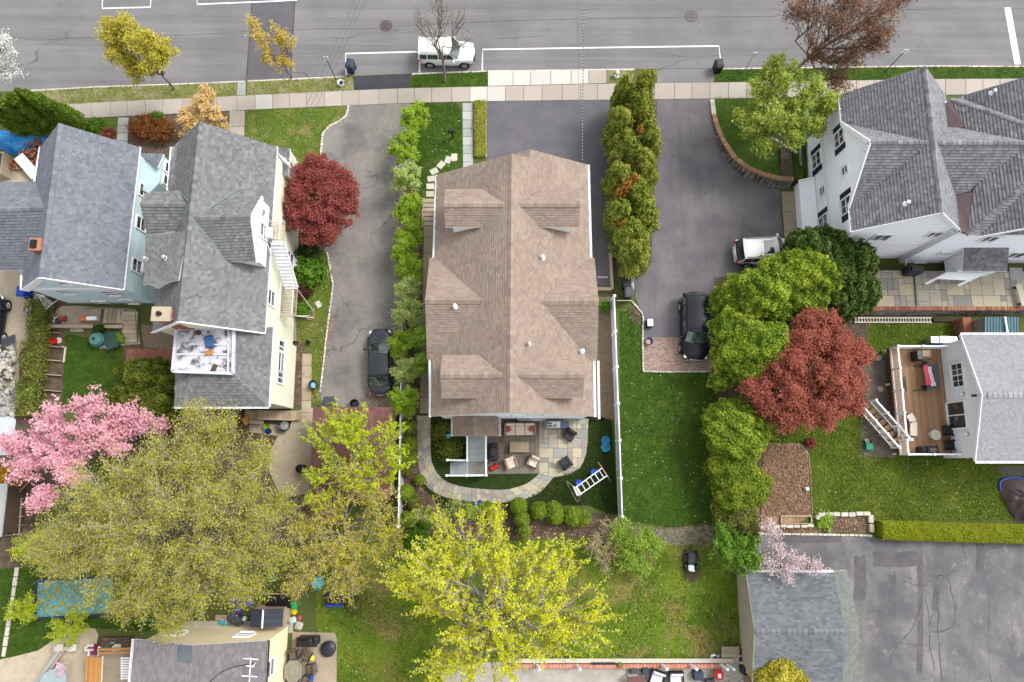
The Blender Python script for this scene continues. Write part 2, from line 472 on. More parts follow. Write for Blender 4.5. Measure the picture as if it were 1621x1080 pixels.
def stones(parent,outlines,m,name='flagstone',th=0.05,rnd=random,jit=0.006):
 for C in outlines:
  mb=MB();dz=rnd.uniform(-jit,jit);c=sum(C,Vector())/len(C)
  top=[p+Vector((0,0,dz))for p in C];k=len(C)
  ins=[p+(c-p).normalized()*0.012 for p in top]
  low=[p-Vector((0,0,0.012))for p in top];bot=[p-Vector((0,0,th))for p in top]
  F=[tuple(range(k))]+[(i,k+i,k+(i+1)%k,(i+1)%k)for i in range(k)]+[(k+i,2*k+i,2*k+(i+1)%k,k+(i+1)%k)for i in range(k)]
  ar=sum(C[i].x*C[(i+1)%k].y-C[(i+1)%k].x*C[i].y for i in range(k))
  if ar<0:F=[f[::-1]for f in F]
  mb.add(ins+low+bot,F);mk(name,mb,m,parent)
def ribbon(pts,w0,w1=None):
 """outline of a strip along a centre line, w0 to the left, w1 to the right"""
 w1=w0 if w1 is None else w1;Lp,Rp=[],[]
 for i,p in enumerate(pts):
  a=pts[max(0,i-1)];b=pts[min(len(pts)-1,i+1)];dd=(b-a);dd.z=0;dd.normalize();n=Vector((-dd.y,dd.x,0))
  Lp.append(p+n*w0);Rp.append(p-n*w1)
 return Lp,Rp
def edging(name,pts_px,z,m,label,cat,piece=0.3,w=0.12,h=0.1,group=None,part='kerbstone'):
 """a row of single edging stones along a line"""
 P=[W(p[0],p[1],p[2]if len(p)>2 else z)for p in pts_px]
 o=root(name,P[0],label,cat,group)
 carry=[]
 tot=[0]
 for a,b in zip(P[:-1],P[1:]):tot.append(tot[-1]+(b-a).length)
 n=int(tot[-1]/piece)
 def at(d):
  for i in range(len(P)-1):
   if d<=tot[i+1]+1e-6:return P[i].lerp(P[i+1],(d-tot[i])/max(1e-6,tot[i+1]-tot[i]))
  return P[-1]
 if n<=290:
  for i in range(n):
   a=at(i*tot[-1]/n);b=at((i+0.93)*tot[-1]/n);mb=MB()
   jz=random.uniform(-.012,.012)
   mb.rbox((a+b)/2+Vector((random.uniform(-.01,.01),random.uniform(-.01,.01),h/2+jz)),((b-a).length,w*random.uniform(.85,1.1),h),0.02,rz=math.atan2(b.y-a.y,b.x-a.x))
   mk(part,mb,m,o)
 return o
 # ---------------------------------------------------------------- foliage
def tubes_np(P0,P1,R0,R1,sides=4):
 P0=np.asarray(P0,float);P1=np.asarray(P1,float);n=len(P0)
 D=P1-P0;L=np.linalg.norm(D,axis=1,keepdims=True)+1e-9;D=D/L
 U=np.where(np.abs(D[:,2:3])>0.9,[[1.0,0,0]],[[0,0,1.0]])
 A=np.cross(D,U);A/=np.linalg.norm(A,axis=1,keepdims=True)+1e-9;B=np.cross(D,A)
 V=np.zeros((n,2,sides,3))
 for i in range(sides):
  th=2*math.pi*i/sides;o=A*math.cos(th)+B*math.sin(th)
  V[:,0,i]=P0+o*np.asarray(R0)[:,None];V[:,1,i]=P1+o*np.asarray(R1)[:,None]
 Q=[]
 base=np.arange(n)*2*sides
 for i in range(sides):
  j=(i+1)%sides
  Q.append(np.stack([base+i,base+sides+i,base+sides+j,base+j],1))
 return V.reshape(-1,3),np.concatenate(Q)
def leaves_np(C,Nn,size,rs,aspect=0.55,fold=0.0):
 """one rhombic leaf per point; Nn = preferred normal"""
 n=len(C);r=rs.normal(size=(n,3));N_=Nn/(np.linalg.norm(Nn,axis=1,keepdims=True)+1e-9)
 A=np.cross(N_,r);A/=np.linalg.norm(A,axis=1,keepdims=True)+1e-9;B=np.cross(N_,A)
 s=np.asarray(size)[:,None]*0.5
 V=np.stack([C-A*s,C+B*s*aspect+N_*s*fold,C+A*s,C-B*s*aspect+N_*s*fold],1).reshape(-1,3)
 Q=np.arange(4*n).reshape(n,4)
 return V,Q
def skeleton(base,fork,lobes,rs,nsub=8,ntwig=6,twig=0.8,r0=0.16,along=0.55,surf=0.5,droop=0.0,tw_r=0.008,up=0.3,wand=0.0):
 segs=[];tips=[]
 def path(a,b,k,wob):
  pts=[a]
  for i in range(1,k):pts.append(a+(b-a)*(i/k)+rs.normal(size=3)*wob*np.linalg.norm(b-a))
  pts.append(b);return pts
 def addp(pts,ra,rb):
  k=len(pts)-1
  for i in range(k):segs.append((pts[i],pts[i+1],ra+(rb-ra)*i/k,ra+(rb-ra)*(i+1)/k))
 base=np.array(base,float);fork=np.array(fork,float)
 addp(path(base-np.array([0,0,.2]),fork,3,0.02),r0,r0*0.75)
 for(c,rx,rz)in lobes:
  c=np.array(c,float);limb=path(fork,c,4,0.05);addp(limb,r0*0.5,r0*0.2)
  for k in range(nsub):
   t=rs.uniform(0.25,1.0);i=min(3,int(t*4));st=limb[i]+(limb[i+1]-limb[i])*(t*4-i)
   v=rs.normal(size=3);v[2]=abs(v[2])*(1+up)-0.25;v/=np.linalg.norm(v)+1e-9
   e=c+v*np.array([rx,rx,rz])*rs.uniform(surf,1.0)
   sb=path(st,e,4,0.05);addp(sb,r0*0.2,tw_r*1.4)
   for m in range(ntwig):
    t2=rs.uniform(along,1.0)if m else 1.0;i2=min(3,int(t2*4-1e-6));s2=sb[i2]+(sb[i2+1]-sb[i2])*(t2*4-i2)
    dd=(sb[i2+1]-sb[i2]);dd/=np.linalg.norm(dd)+1e-9
    q=dd*(0.9+wand)+rs.normal(size=3)*(0.55-wand*.12);q[2]=q[2]*0.7+0.15-droop;q/=np.linalg.norm(q)+1e-9
    e2=s2+q*twig*rs.uniform(0.5,1.2)
    segs.append((s2,e2,tw_r,tw_r*0.5));tips.append((s2,e2))
 return segs,tips
def tree(name,base,fork_h,lobes,label,cat,leafm,barkm,seed=1,group=None,nsub=8,ntwig=6,twig=0.8,leaf=0.16,per=14,
 spread=0.16,r0=0.16,along=0.55,surf=0.45,droop=0.0,tw_r=0.008,aspect=0.6,upn=0.8,fork=None,bare=0.0,sides=4,z0=0.0,up=0.3,wand=0.0):
 """lobes: (px, py, radius px, height of centre[, vertical radius])"""
 rs=np.random.RandomState(seed);B=W(base[0],base[1],z0);LB=[]
 for l in lobes:
  c=W(l[0],l[1],l[3]);r=l[2]*(CAM_H-l[3])/1075.0;LB.append((tuple(c),r,l[4]if len(l)>4 else r*0.75))
 cx=np.mean([l[0][0]for l in LB]);cy=np.mean([l[0][1]for l in LB])
 F=fork if fork else(B.x*0.72+cx*0.28,B.y*0.72+cy*0.28,fork_h+z0)
 segs,tips=skeleton(tuple(B),F,LB,rs,nsub,ntwig,twig,r0,along,surf,droop,tw_r,up,wand)
 o=root(name,B,label,cat,group)
 V,Q=tubes_np([s[0]for s in segs],[s[1]for s in segs],np.array([s[2]for s in segs]),np.array([s[3]for s in segs]),sides)
 npmesh('trunk',V,Q,rs.rand(len(Q)),barkm,o)
 T0=np.array([t[0]for t in tips]);T1=np.array([t[1]for t in tips])
 if bare:k=rs.rand(len(T0))>bare;T0,T1=T0[k],T1[k]
 n=len(T0)*per;idx=np.repeat(np.arange(len(T0)),per);t=rs.rand(n,1)**0.8
 C=T0[idx]+(T1[idx]-T0[idx])*t+rs.normal(size=(n,3))*spread
 ct=np.repeat(rs.rand(len(T0)),per);tint=np.clip(ct*0.55+rs.rand(n)*0.45,0,1)
 N_=rs.normal(size=(n,3));N_[:,2]=np.abs(N_[:,2])+upn
 V,Q=leaves_np(C,N_,leaf*rs.uniform(0.6,1.25,n),rs,aspect)
 npmesh('crown',V,Q,tint,leafm,o)
 return o
def clumpy(name,base,lobes,label,cat,leafm,barkm,seed=1,group=None,dens=900,leaf=0.11,core=0.82,noise=0.12,freq=3.0,
 z0=0.0,aspect=0.6,trunk=0.1,jn=0.5,lay=0.1,cor=True,trunk_top=None,flame=0.0):
 """dense evergreen: leaf sprays over and just under a lumpy skin, with a filled inside.
       lobes: (px, py, radius px, height of centre, vertical radius)"""
 rs=np.random.RandomState(seed);B=W(base[0],base[1],z0);LB=[]
 for l in lobes:
  c=np.array(W(l[0],l[1],l[3]));r=l[2]*(CAM_H-l[3])/1075.0;LB.append((c,r,l[4]if len(l)>4 else r*0.8))
 o=root(name,B,label,cat,group)
 K=rs.normal(size=(14,3))*freq;ph=rs.rand(14)*6.28;am=rs.uniform(0.4,1.0,14)
 def bump(D,off):
  f=np.zeros(len(D))
  for k,p,a in zip(K,ph,am):f+=a*np.sin(D@k+p+off)
  return f/3.2
 Cs,Ns,Tt,Vc,Qc=[],[],[],[],[]
 for li,(c,rx,rz)in enumerate(LB):
  n=int(dens*rx*(rx+rz)*3.1)
  D=rs.normal(size=(n,3));D/=np.linalg.norm(D,axis=1,keepdims=True);D[:,2]=np.where(D[:,2]<-0.35,-D[:,2],D[:,2])
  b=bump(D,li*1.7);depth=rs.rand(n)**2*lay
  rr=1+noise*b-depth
  X=D*np.array([rx,rx,rz])
  if flame:X[:,:2]*=(1-flame*np.clip(D[:,2:3],0,1))
  X=X*rr[:,None]+c+rs.normal(size=(n,3))*0.03
  ins=np.zeros(n,bool)
  for lj,(c2,rx2,rz2)in enumerate(LB):
   if lj!=li:q=(X-c2)/np.array([rx2,rx2,rz2]);ins|=(q**2).sum(1)<0.62
  k=~ins&(X[:,2]>z0)
  Cs.append(X[k]);Ns.append((D/np.array([rx,rx,rz]))[k]*rx+rs.normal(size=(k.sum(),3))*jn)
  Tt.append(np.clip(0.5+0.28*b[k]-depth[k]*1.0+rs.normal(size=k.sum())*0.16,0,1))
  if cor:
   nu,nv=22,12;g=[]
   for i in range(nv+1):
    for j in range(nu):
     th=math.pi*(i/nv);p=2*math.pi*j/nu;g.append((math.sin(th)*math.cos(p),math.sin(th)*math.sin(p),math.cos(th)))
   G=np.array(g);bb=bump(G,li*1.7);Y=G*np.array([rx,rx,rz])
   if flame:Y[:,:2]*=(1-flame*np.clip(G[:,2:3],0,1))
   Y=Y*(core+noise*bb)[:,None]+c;Y[:,2]=np.maximum(Y[:,2],z0+0.02)
   off=sum(len(v)for v in Vc);Vc.append(Y)
   Qc.append(np.array([(off+i*nu+j,off+(i+1)*nu+j,off+(i+1)*nu+(j+1)%nu,off+i*nu+(j+1)%nu)for i in range(nv)for j in range(nu)]))
 C=np.concatenate(Cs);N_=np.concatenate(Ns);T=np.concatenate(Tt);n=len(C)
 V,Q=leaves_np(C,N_,leaf*rs.uniform(0.6,1.3,n),rs,aspect)
 if cor:
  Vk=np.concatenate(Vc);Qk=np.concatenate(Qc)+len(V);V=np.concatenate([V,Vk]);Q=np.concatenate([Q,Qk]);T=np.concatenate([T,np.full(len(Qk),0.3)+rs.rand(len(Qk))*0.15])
 npmesh('crown',V,Q,T,leafm,o)
 if trunk:
  mb=MB();top=np.mean([l[0]for l in LB],axis=0)if trunk_top is None else np.array(trunk_top)
  mb.cyl(B-Vector((0,0,.1)),Vector(top),trunk,trunk*0.5,7);mk('trunk',mb,barkm,o)
 return o
def scatter(name,polys,n,size,m,seed,label,cat,z=0.01,kind='stuff',tilt=0.5,aspect=0.6,ups=0.0,holes=(),cl=0):
 """loose leaves, blades or stones lying over the ground within outlines (world xy)"""
 rs=np.random.RandomState(seed);ars=[abs(area2(p))for p in polys];C=[]
 tot=sum(ars)
 for p,a in zip(polys,ars):
  k=int(n*a/tot);xs=[q[0]for q in p];ys=[q[1]for q in p];got=0;tries=0
  while got<k and tries<60:
   X=rs.uniform(min(xs),max(xs),4000);Y=rs.uniform(min(ys),max(ys),4000);tries+=1
   P=np.array([(q[0],q[1])for q in p]);ins=np.zeros(4000,bool)
   for i in range(len(P)):
    x1,y1=P[i];x2,y2=P[(i+1)%len(P)]
    with np.errstate(divide='ignore',invalid='ignore'):
     c=((y1>Y)!=(y2>Y))&(X<(x2-x1)*(Y-y1)/(y2-y1)+x1)
    ins^=c
   if cl:
    ins&=(np.sin(X*1.3+seed)+np.sin(Y*1.7+seed*2)+np.sin((X+Y)*0.9))>cl-1
   for hp in holes:
    Ph=np.array([(q[0],q[1])for q in hp]);ih=np.zeros(4000,bool)
    for i in range(len(Ph)):
     x1,y1=Ph[i];x2,y2=Ph[(i+1)%len(Ph)]
     with np.errstate(divide='ignore',invalid='ignore'):ih^=((y1>Y)!=(y2>Y))&(X<(x2-x1)*(Y-y1)/(y2-y1)+x1)
    ins&=~ih
   X,Y=X[ins][:k-got],Y[ins][:k-got];got+=len(X);C.append(np.stack([X,Y,np.full(len(X),z)],1))
 C=np.concatenate(C);k=len(C);C[:,2]+=rs.rand(k)*0.015
 N_=rs.normal(size=(k,3))*tilt;N_[:,2]=1.0 if not ups else rs.uniform(0.1,1,k)
 s=size*rs.uniform(0.5,1.4,k);C[:,2]+=s*0.3*(1 if ups else 0)
 V,Q=leaves_np(C,N_,s,rs,aspect)
 return npmesh(name,V,Q,rs.rand(k),m,None,label=label,cat=None,kind=kind)
 # ---------------------------------------------------------------- surface materials
m_road=mat('asphalt_road',[(0.3,S(114,112,115)),(0.55,S(127,125,127)),(0.75,S(136,133,135))],s1=0.25,s2=45,fine=0.14,rough=0.93,bump=0.25,
 extra=chain(line_noise(0.12,0.004,S(84,82,86),sx=0.35,sy=1.0,thr_scale=0.12),blotch(0.8,0.62,0.72,S(100,98,101),0.4),streak(.03,1.1,.46,.62,S(104,102,104),.55),streak(.05,2.2,.55,.65,S(146,143,144),.35),blotch(7,.66,.7,S(84,82,84),.5)))
m_road_dark=mat('asphalt_patch',[(0.3,S(88,86,92)),(0.7,S(102,99,105))],s1=0.5,s2=50,fine=0.14,rough=0.9)
m_black=mat('fresh_asphalt',[(0.3,S(54,53,60)),(0.7,S(68,67,74))],s1=1.2,s2=45,fine=0.2,rough=0.85)
m_drive_old=mat('old_driveway',[(0.25,S(112,108,106)),(0.5,S(136,131,127)),(0.75,S(152,146,140))],s1=0.4,s2=22,fine=0.24,rough=0.95,bump=0.6,
 extra=chain(blotch(0.35,0.5,0.68,S(98,94,95),0.7),line_noise(0.3,0.018,S(92,86,84),thr_scale=0.2)))
m_drive=mat('smooth_driveway',[(0.3,S(98,95,101)),(0.5,S(112,108,113)),(0.72,S(124,120,124))],s1=0.5,s2=50,fine=0.16,rough=0.92,
 extra=chain(blotch(0.3,0.52,0.75,S(136,132,131),0.6),blotch(1.7,0.62,0.7,S(90,88,90),0.5),streak(1.4,.1,.5,.64,S(96,94,96),.4),blotch(5,.64,.7,S(140,136,132),.4)))
m_drive2=mat('mid_driveway',[(0.3,S(92,90,97)),(0.7,S(112,109,114))],s1=0.4,s2=45,fine=0.16,rough=0.92,extra=blotch(0.9,0.6,0.72,S(82,80,86),0.5))
m_drive3=mat('lower_driveway',[(0.3,S(104,101,104)),(0.7,S(118,114,116))],s1=0.4,s2=45,fine=0.16,rough=0.92)
m_lot=mat('patched_lot',[(0.25,S(86,84,87)),(0.42,S(104,102,104)),(0.56,S(120,118,118)),(0.72,S(146,142,140))],s1=0.42,s2=14,fine=0.16,rough=0.95,bump=0.5,detail=8,
 stretch=(1,0.8,1),extra=chain(blotch(0.22,0.5,0.6,S(90,88,96),0.6),line_noise(0.2,0.007,S(84,82,86),thr_scale=0.1),streak(1.5,.12,.52,.62,S(104,102,108),.5),
 blotch(1.1,0.58,0.68,S(150,146,144),0.5)))
m_tar=mat('sealant',[(0.3,S(66,64,70)),(0.7,S(88,85,90))],s1=2,s2=30,fine=0.1,rough=0.7)
m_conc=mat('concrete',[(0.0,S(162,153,142)),(0.4,S(172,163,153)),(0.7,S(180,171,161)),(1.0,S(192,185,177))],s1=0.8,s2=30,fine=0.09,rough=0.9,tint=0.5,bump=0.15,
 extra=blotch(2.5,0.58,0.75,S(170,158,148),0.4))
m_conc_new=mat('new_concrete',[(0.0,S(190,186,179)),(1.0,S(206,203,196))],s1=1,s2=30,fine=0.04,rough=0.85,tint=0.5,bump=0.1)
m_conc_tan=mat('tan_concrete',[(0.2,S(158,144,124)),(0.5,S(178,163,142)),(0.8,S(196,182,160))],s1=0.9,s2=25,fine=0.1,rough=0.92,tint=0.4,
 extra=blotch(1.6,0.52,0.7,S(136,124,108),0.55))
m_conc_grey=mat('grey_concrete',[(0.2,S(150,145,136)),(0.5,S(172,166,156)),(0.8,S(190,184,174))],s1=0.7,s2=20,fine=0.1,rough=0.92,
 extra=chain(blotch(0.9,0.52,0.7,S(196,192,186),0.6),line_noise(0.25,0.01,S(120,112,104))))
m_kerb=mat('kerb_granite',[(0.2,S(190,182,172)),(0.8,S(222,216,208))],s1=3,s2=30,fine=0.15,rough=0.9,tint=0.6)
m_flag=mat('bluestone',[(0.0,S(140,136,130)),(0.2,S(164,166,160)),(0.38,S(188,181,158)),(0.55,S(200,186,158)),(0.7,S(176,166,150)),(0.85,S(158,148,144)),(1.0,S(208,198,176))],
 s1=1.5,s2=12,fine=0.12,rough=0.85,tint=0.9,bump=0.3)
m_flag2=mat('dark_bluestone',[(0.0,S(100,92,88)),(0.3,S(122,112,102)),(0.6,S(136,126,112)),(1.0,S(118,112,110))],s1=1.2,s2=12,fine=0.14,rough=0.85,tint=0.7)
m_joint=mat('joint_sand',[(0.3,S(120,112,98)),(0.7,S(150,142,126))],s1=2,s2=40,fine=0.2)
m_step=mat('pale_stone',[(0.2,S(190,184,168)),(0.8,S(214,208,194))],s1=2,s2=25,fine=0.1,tint=0.5,rough=0.9)
m_paver=mat('pink_paver',[(0.0,S(146,122,112)),(0.4,S(172,148,138)),(0.75,S(186,162,150)),(1,S(160,132,118))],s1=3,s2=40,fine=0.1,tint=0.9,rough=0.9)
def grassmat(name,a,b,c,dry,lo=0.55,hi=0.75,dr=0.35,sc_=0.5,amt=0.9,sp=None):
 ex=[streak(.25,.6,.5,.66,tuple(x*.8 for x in b[:3])+(1,),.5),blotch(dr,lo,hi,dry,amt),blotch(4.0,0.6,0.75,dry,0.35*amt)]
 return mat(name,[(0.25,a),(0.5,b),(0.75,c)],s1=sc_,s2=16,fine=0.42,rough=0.95,bump=0.9,dist=0.06,detail=7,extra=chain(*ex))
g_lush=grassmat('lush_lawn',S(50,80,10,.58),S(68,98,18,.58),S(92,118,30,.58),S(122,132,44,.58),0.6,0.78,0.8,1.2)
g_dark=grassmat('dark_lawn',S(38,60,14,0.5),S(54,76,22,0.5),S(72,92,34,0.5),S(90,96,46,0.5),0.6,0.75,1.2,1.0)  # darker green grass of the yard behind the brown-roofed house
g_mid=grassmat('back_lawn',S(80,118,22,.56),S(112,142,34,.56),S(146,158,50,.56),S(172,146,98,.56),0.5,0.68,0.3,0.5)
g_right=grassmat('wide_lawn',S(66,92,12,0.58),S(88,110,20,0.58),S(112,130,34,0.58),S(126,128,52,0.58),0.52,0.75,0.35,0.7)
g_verge=grassmat('worn_verge',S(112,124,52,0.52),S(142,150,80,0.52),S(164,166,102,0.52),S(186,174,138,0.52),0.44,0.62,0.9,1.2)
g_front=grassmat('patchy_front_lawn',S(82,114,30,0.52),S(110,136,46,0.52),S(134,152,62,0.52),S(172,156,108,0.52),0.52,0.68,0.8,1.1)
m_soil=mat('dark_mulch',[(0.25,S(60,50,42,1)),(0.5,S(82,69,58,1)),(0.75,S(108,92,78,1))],s1=1.6,s2=14,fine=0.4,bump=0.9,dist=0.05,detail=7)
m_bed=mat('tilled_soil',[(0.25,S(112,86,66,1)),(0.5,S(136,108,86,1)),(0.75,S(158,130,106,1))],s1=1.2,s2=9,fine=0.32,bump=1.0,dist=0.08,detail=8)
m_ground=mat('mixed_ground',[(0.2,S(66,58,38,1)),(0.42,S(78,80,42,1)),(0.6,S(72,88,38,1)),(0.8,S(104,98,60,1))],s1=0.45,s2=12,fine=0.4,bump=0.9,dist=0.05,detail=8)
m_gravel=mat('brown_gravel',[(0.2,S(98,84,68)),(0.5,S(134,118,98)),(0.8,S(166,150,128))],s1=9,s2=30,fine=0.35,bump=0.9,dist=0.04,tint=0.0)
m_sand=mat('sandy_dirt',[(0.25,S(150,138,116)),(0.5,S(178,166,144)),(0.75,S(198,186,164))],s1=0.5,s2=16,fine=0.16,bump=0.5,detail=8,extra=blotch(1.0,0.6,0.75,S(128,126,84),0.6))
m_paint=mat('road_paint',[(0.3,S(232,230,228)),(0.7,S(246,245,243))],s1=2,s2=25,fine=0.05,rough=0.7,extra=blotch(6,0.62,0.7,S(180,178,180),0.5))
# ---------------------------------------------------------------- terrain: land sheet, road 0.12 lower
KERB=[(-60,176),(34,143.5),(154,137),(268,133),(392,128),(548,120.5),(647,116.5),(772,112),(960,109.5),(1142,108.5),(1306,106),(1491,104),(1700,105)]
KW=[W(x,y,0)for x,y in KERB]
KW[0].x=-75;KW[-1].x=75
far=[Vector((300,KW[-1].y,0)),Vector((300,-300,0)),Vector((-300,-300,0)),Vector((-300,KW[0].y,0))]
mk('ground',MB().sheet(KW+far),m_ground,kind='structure')
rd=[p-Vector((0,0,0.12))for p in KW]
mk('road',MB().sheet(rd+[Vector((300,KW[-1].y,-.12)),Vector((300,300,-.12)),Vector((-300,300,-.12)),Vector((-300,KW[0].y,-.12))]),m_road,kind='structure')
RZ=-0.12
mk('road_patch',MB().sheet(WP([(401,-30),(395,70),(390,126),(459,123),(463,60),(468,-30)],RZ+.004)),m_road_dark,kind='structure')
t_=MB()
for L_ in([(401,-30),(395,60),(390,127)],[(468,-30),(464,50),(460,123.5)]):
 P_=WP(L_,RZ+.008)
 for a,b in zip(P_[:-1],P_[1:]):t_.sheet([a+Vector((-.05,0,0)),a+Vector((.05,0,0)),b+Vector((.05,0,0)),b+Vector((-.05,0,0))])
seam=[(400,52),(500,46),(575,46),(700,38),(760,36),(800,33),(900,30),(1000,29),(1090,28),(1220,26),(1300,18)]
Lp,Rp=ribbon([W(x+0,y+random.uniform(-.5,.5),RZ+.006)for x,y in seam],.018);t_.sheet(Lp+Rp[::-1])
for L_ in([(0,58),(60,63),(150,60),(300,55),(395,50)],[(1310,22),(1400,16),(1500,14),(1560,15),(1700,12)]):
 Lp,Rp=ribbon([W(x,y+random.uniform(-.7,.7),RZ+.006)for x,y in L_],.014);t_.sheet(Lp+Rp[::-1])
mk('tar_seams',t_,m_tar,kind='structure')
# parking-bay lines
def paintline(pts,w=0.12):
 mb=MB();Lp,Rp=ribbon(WP(pts,RZ+.012),w/2);mb.sheet(Lp+Rp[::-1]);mk('road_marking',mb,m_paint,kind='structure')
for L_ in([(548,119),(547,85),(664,82)],[(664,115),(664.5,92)],[(763.5,112),(764,78.5),(950,75.5),(1138,73),(1142,106)],
 [(162,-20),(162,13.5),(238,11.5),(240,-20)],[(311,-20),(312,7),(435,2),(470,0)]):
 paintline(L_)
paintline([(1595,12),(1611,102)],0.5)
# kerb: granite pieces
def kerb_run(xa,xb,label):
 pts=[p for p in KERB if xa<=p[0]<=xb]
 def yat(x):
  for(x0,y0),(x1,y1)in zip(KERB[:-1],KERB[1:]):
   if x0<=x<=x1:return y0+(y1-y0)*(x-x0)/(x1-x0)
 pts=[(xa,yat(xa))]+[p for p in pts if xa<p[0]<xb]+[(xb,yat(xb))]
 P=[W(x,y,0)for x,y in pts]
 o=root('kerb',P[0],label,'kerb','stretches of kerb along the street')
 for a,b in zip(P[:-1],P[1:]):
  n=max(1,int((b-a).length/1.6))
  for i in range(n):
   p=a.lerp(b,i/n);q=a.lerp(b,(i+.985)/n);mb=MB();mb.rbox((p+q)/2+Vector((0,-0.05,-.06)),((q-p).length,0.13,0.17),0.02,rz=math.atan2(q.y-p.y,q.x-p.x));mk('kerbstone',mb,m_kerb,o)
kerb_run(34,388,'pale kerb along the worn verge under the yellow-green street tree')
kerb_run(392,548,'pale kerb in front of the verge with the thin yellow tree')
kerb_run(652,772,'pale kerb beside the white parked suv')
kerb_run(772,1005,'kerb in front of the wide pale driveway apron')
kerb_run(1142,1640,'pale kerb along the green verge on the right of the street')
mk('driveway_apron',MB().sheet([W(1040,110,.004),W(1130,109,.004),W(1130,132,.012),W(1040,133,.012)]),m_road,kind='structure')
mk('black_asphalt_apron',MB().sheet(WP([(559,121),(648,117),(652,118),(645,140),(561,144)],.012)),m_black,kind='structure')
# ---------------------------------------------------------------- ground areas
def area(name,pts,m,z,smooth=0,kind='structure'):
 P=WP(pts,z)
 if smooth:P=smoothpoly(P,smooth)
 mk(name,MB().sheet(P),m,kind=kind);return[(p.x,p.y)for p in P]
Zs,Zl,Zd,Zw=0.006,0.012,0.018,0.024
A={}
A['verge1']=area('verge',[(34,144),(154,138),(268,134),(375,129.5),(376,153),(240,158),(110,166),(0,176),(-60,182),(-60,178)],g_verge,Zl)
A['verge2']=area('verge',[(391,129),(548,121.5),(558,122.5),(560,144),(391,152)],g_verge,Zl)
A['verge3']=area('verge',[(657,117.5),(772,113),(772,137),(645,140),(650,126)],g_lush,Zl)
A['verge4']=area('verge',[(960,111),(1006,110.5),(1000,131),(960,132.5)],g_verge,Zl)
A['verge5']=area('verge',[(1142,109.5),(1306,107),(1491,105),(1700,106),(1700,125),(1491,125),(1306,128),(1130,130)],g_lush,Zl)
A['front']=area('lawn',[(390,175),(551,168),(548,185),(536,195),(520,202),(511,214),(508,247),(506,300),(505,350),(512,390),(520,415),(528,455),(522,500),(515,550),(508,620),(506,640),(492,640),(492,560),(470,540),(466,400),(470,260),(440,235),(388,220)],g_front,Zl)
A['beds']=area('garden_bed',[(203,184),(363,178),(363,215),(330,260),(260,260),(203,230)],m_soil,Zl)
A['frontleft']=area('lawn',[(133,188),(186,186),(186,240),(130,240)],g_front,Zl)
A['strip']=area('lawn',[(655,164),(721,162),(732,173),(733,300),(690,330),(655,330)],g_lush,Zl)
mk('mulch_strip',MB().sheet(WP([(640,165),(660,165),(668,330),(668,700),(672,760),(700,800),(700,835),(632,835),(632,640),(625,500),(630,330)],Zs)),m_soil,kind='structure')
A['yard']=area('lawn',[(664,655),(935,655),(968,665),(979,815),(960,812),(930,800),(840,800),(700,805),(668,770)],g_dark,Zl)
A['gravel']=area('gravel_strip',[(945,470),(968,470),(972,665),(930,668),(930,470)],m_gravel,Zl)
A['side']=area('lawn',[(980,492),(1003,492),(1018,505),(1018,587),(1128,587),(1137,640),(1130,700),(1128,760),(1137,826),(1060,836),(986,822)],g_lush,Zl)
A['sidebed']=area('mulch_bed',[(994,485),(1008,490),(1018,502),(1016,515),(1004,512),(996,500)],m_soil,Zd)
A['back']=area('lawn',[(500,850),(640,845),(760,858),(960,852),(1070,858),(1140,838),(1175,860),(1178,930),(1172,1040),(960,1044),(700,1050),(700,1130),(545,1130),(535,1060),(500,990)],g_mid,Zl)
A['bedline']=area('mulch_bed',[(640,820),(960,812),(985,826),(990,848),(760,856),(640,842)],m_soil,Zs+.003)
A['blueyard']=area('lawn',[(103,528),(195,545),(197,640),(150,660),(98,640)],g_lush,Zl)
A['right1']=area('lawn',[(1372,512),(1516,512),(1516,545),(1412,560),(1390,570),(1372,560)],g_right,Zl)
A['right2']=area('lawn',[(1215,640),(1372,620),(1372,720),(1560,725),(1621,735),(1700,735),(1700,826),(1380,822),(1285,814),(1282,704),(1215,700)],g_right,Zl)
A['pool_lawn']=area('lawn',[(30,900),(220,900),(300,960),(240,1000),(150,995),(120,995),(40,1050),(0,1060),(0,900)],g_lush,Zl)
mk('mulch_under_trees',MB().sheet(smoothpoly(WP([(1128,420),(1240,380),(1400,420),(1375,490),(1370,610),(1290,650),(1215,700),(1205,830),(1200,860),(1135,850),(1130,700),(1130,600)],Zs),3)),m_soil,kind='structure')
mk('dirt_yard',MB().sheet(WP([(-200,260),(55,260),(50,300),(50,430),(60,470),(45,540),(30,560),(30,650),(-200,650)],Zl)),m_sand,kind='structure')
mk('mulch_left',MB().sheet(WP([(45,470),(105,470),(105,640),(90,760),(30,900),(0,900),(0,640),(30,560)],Zs)),m_soil,kind='structure')
mk('mulch_middle',MB().sheet(WP([(195,545),(270,520),(430,640),(500,690),(500,860),(200,860),(190,640)],Zs)),m_soil,kind='structure')
mk('side_mulch',MB().sheet(WP([(463,540),(480,540),(482,645),(466,645)],Zd)),m_soil,kind='structure')
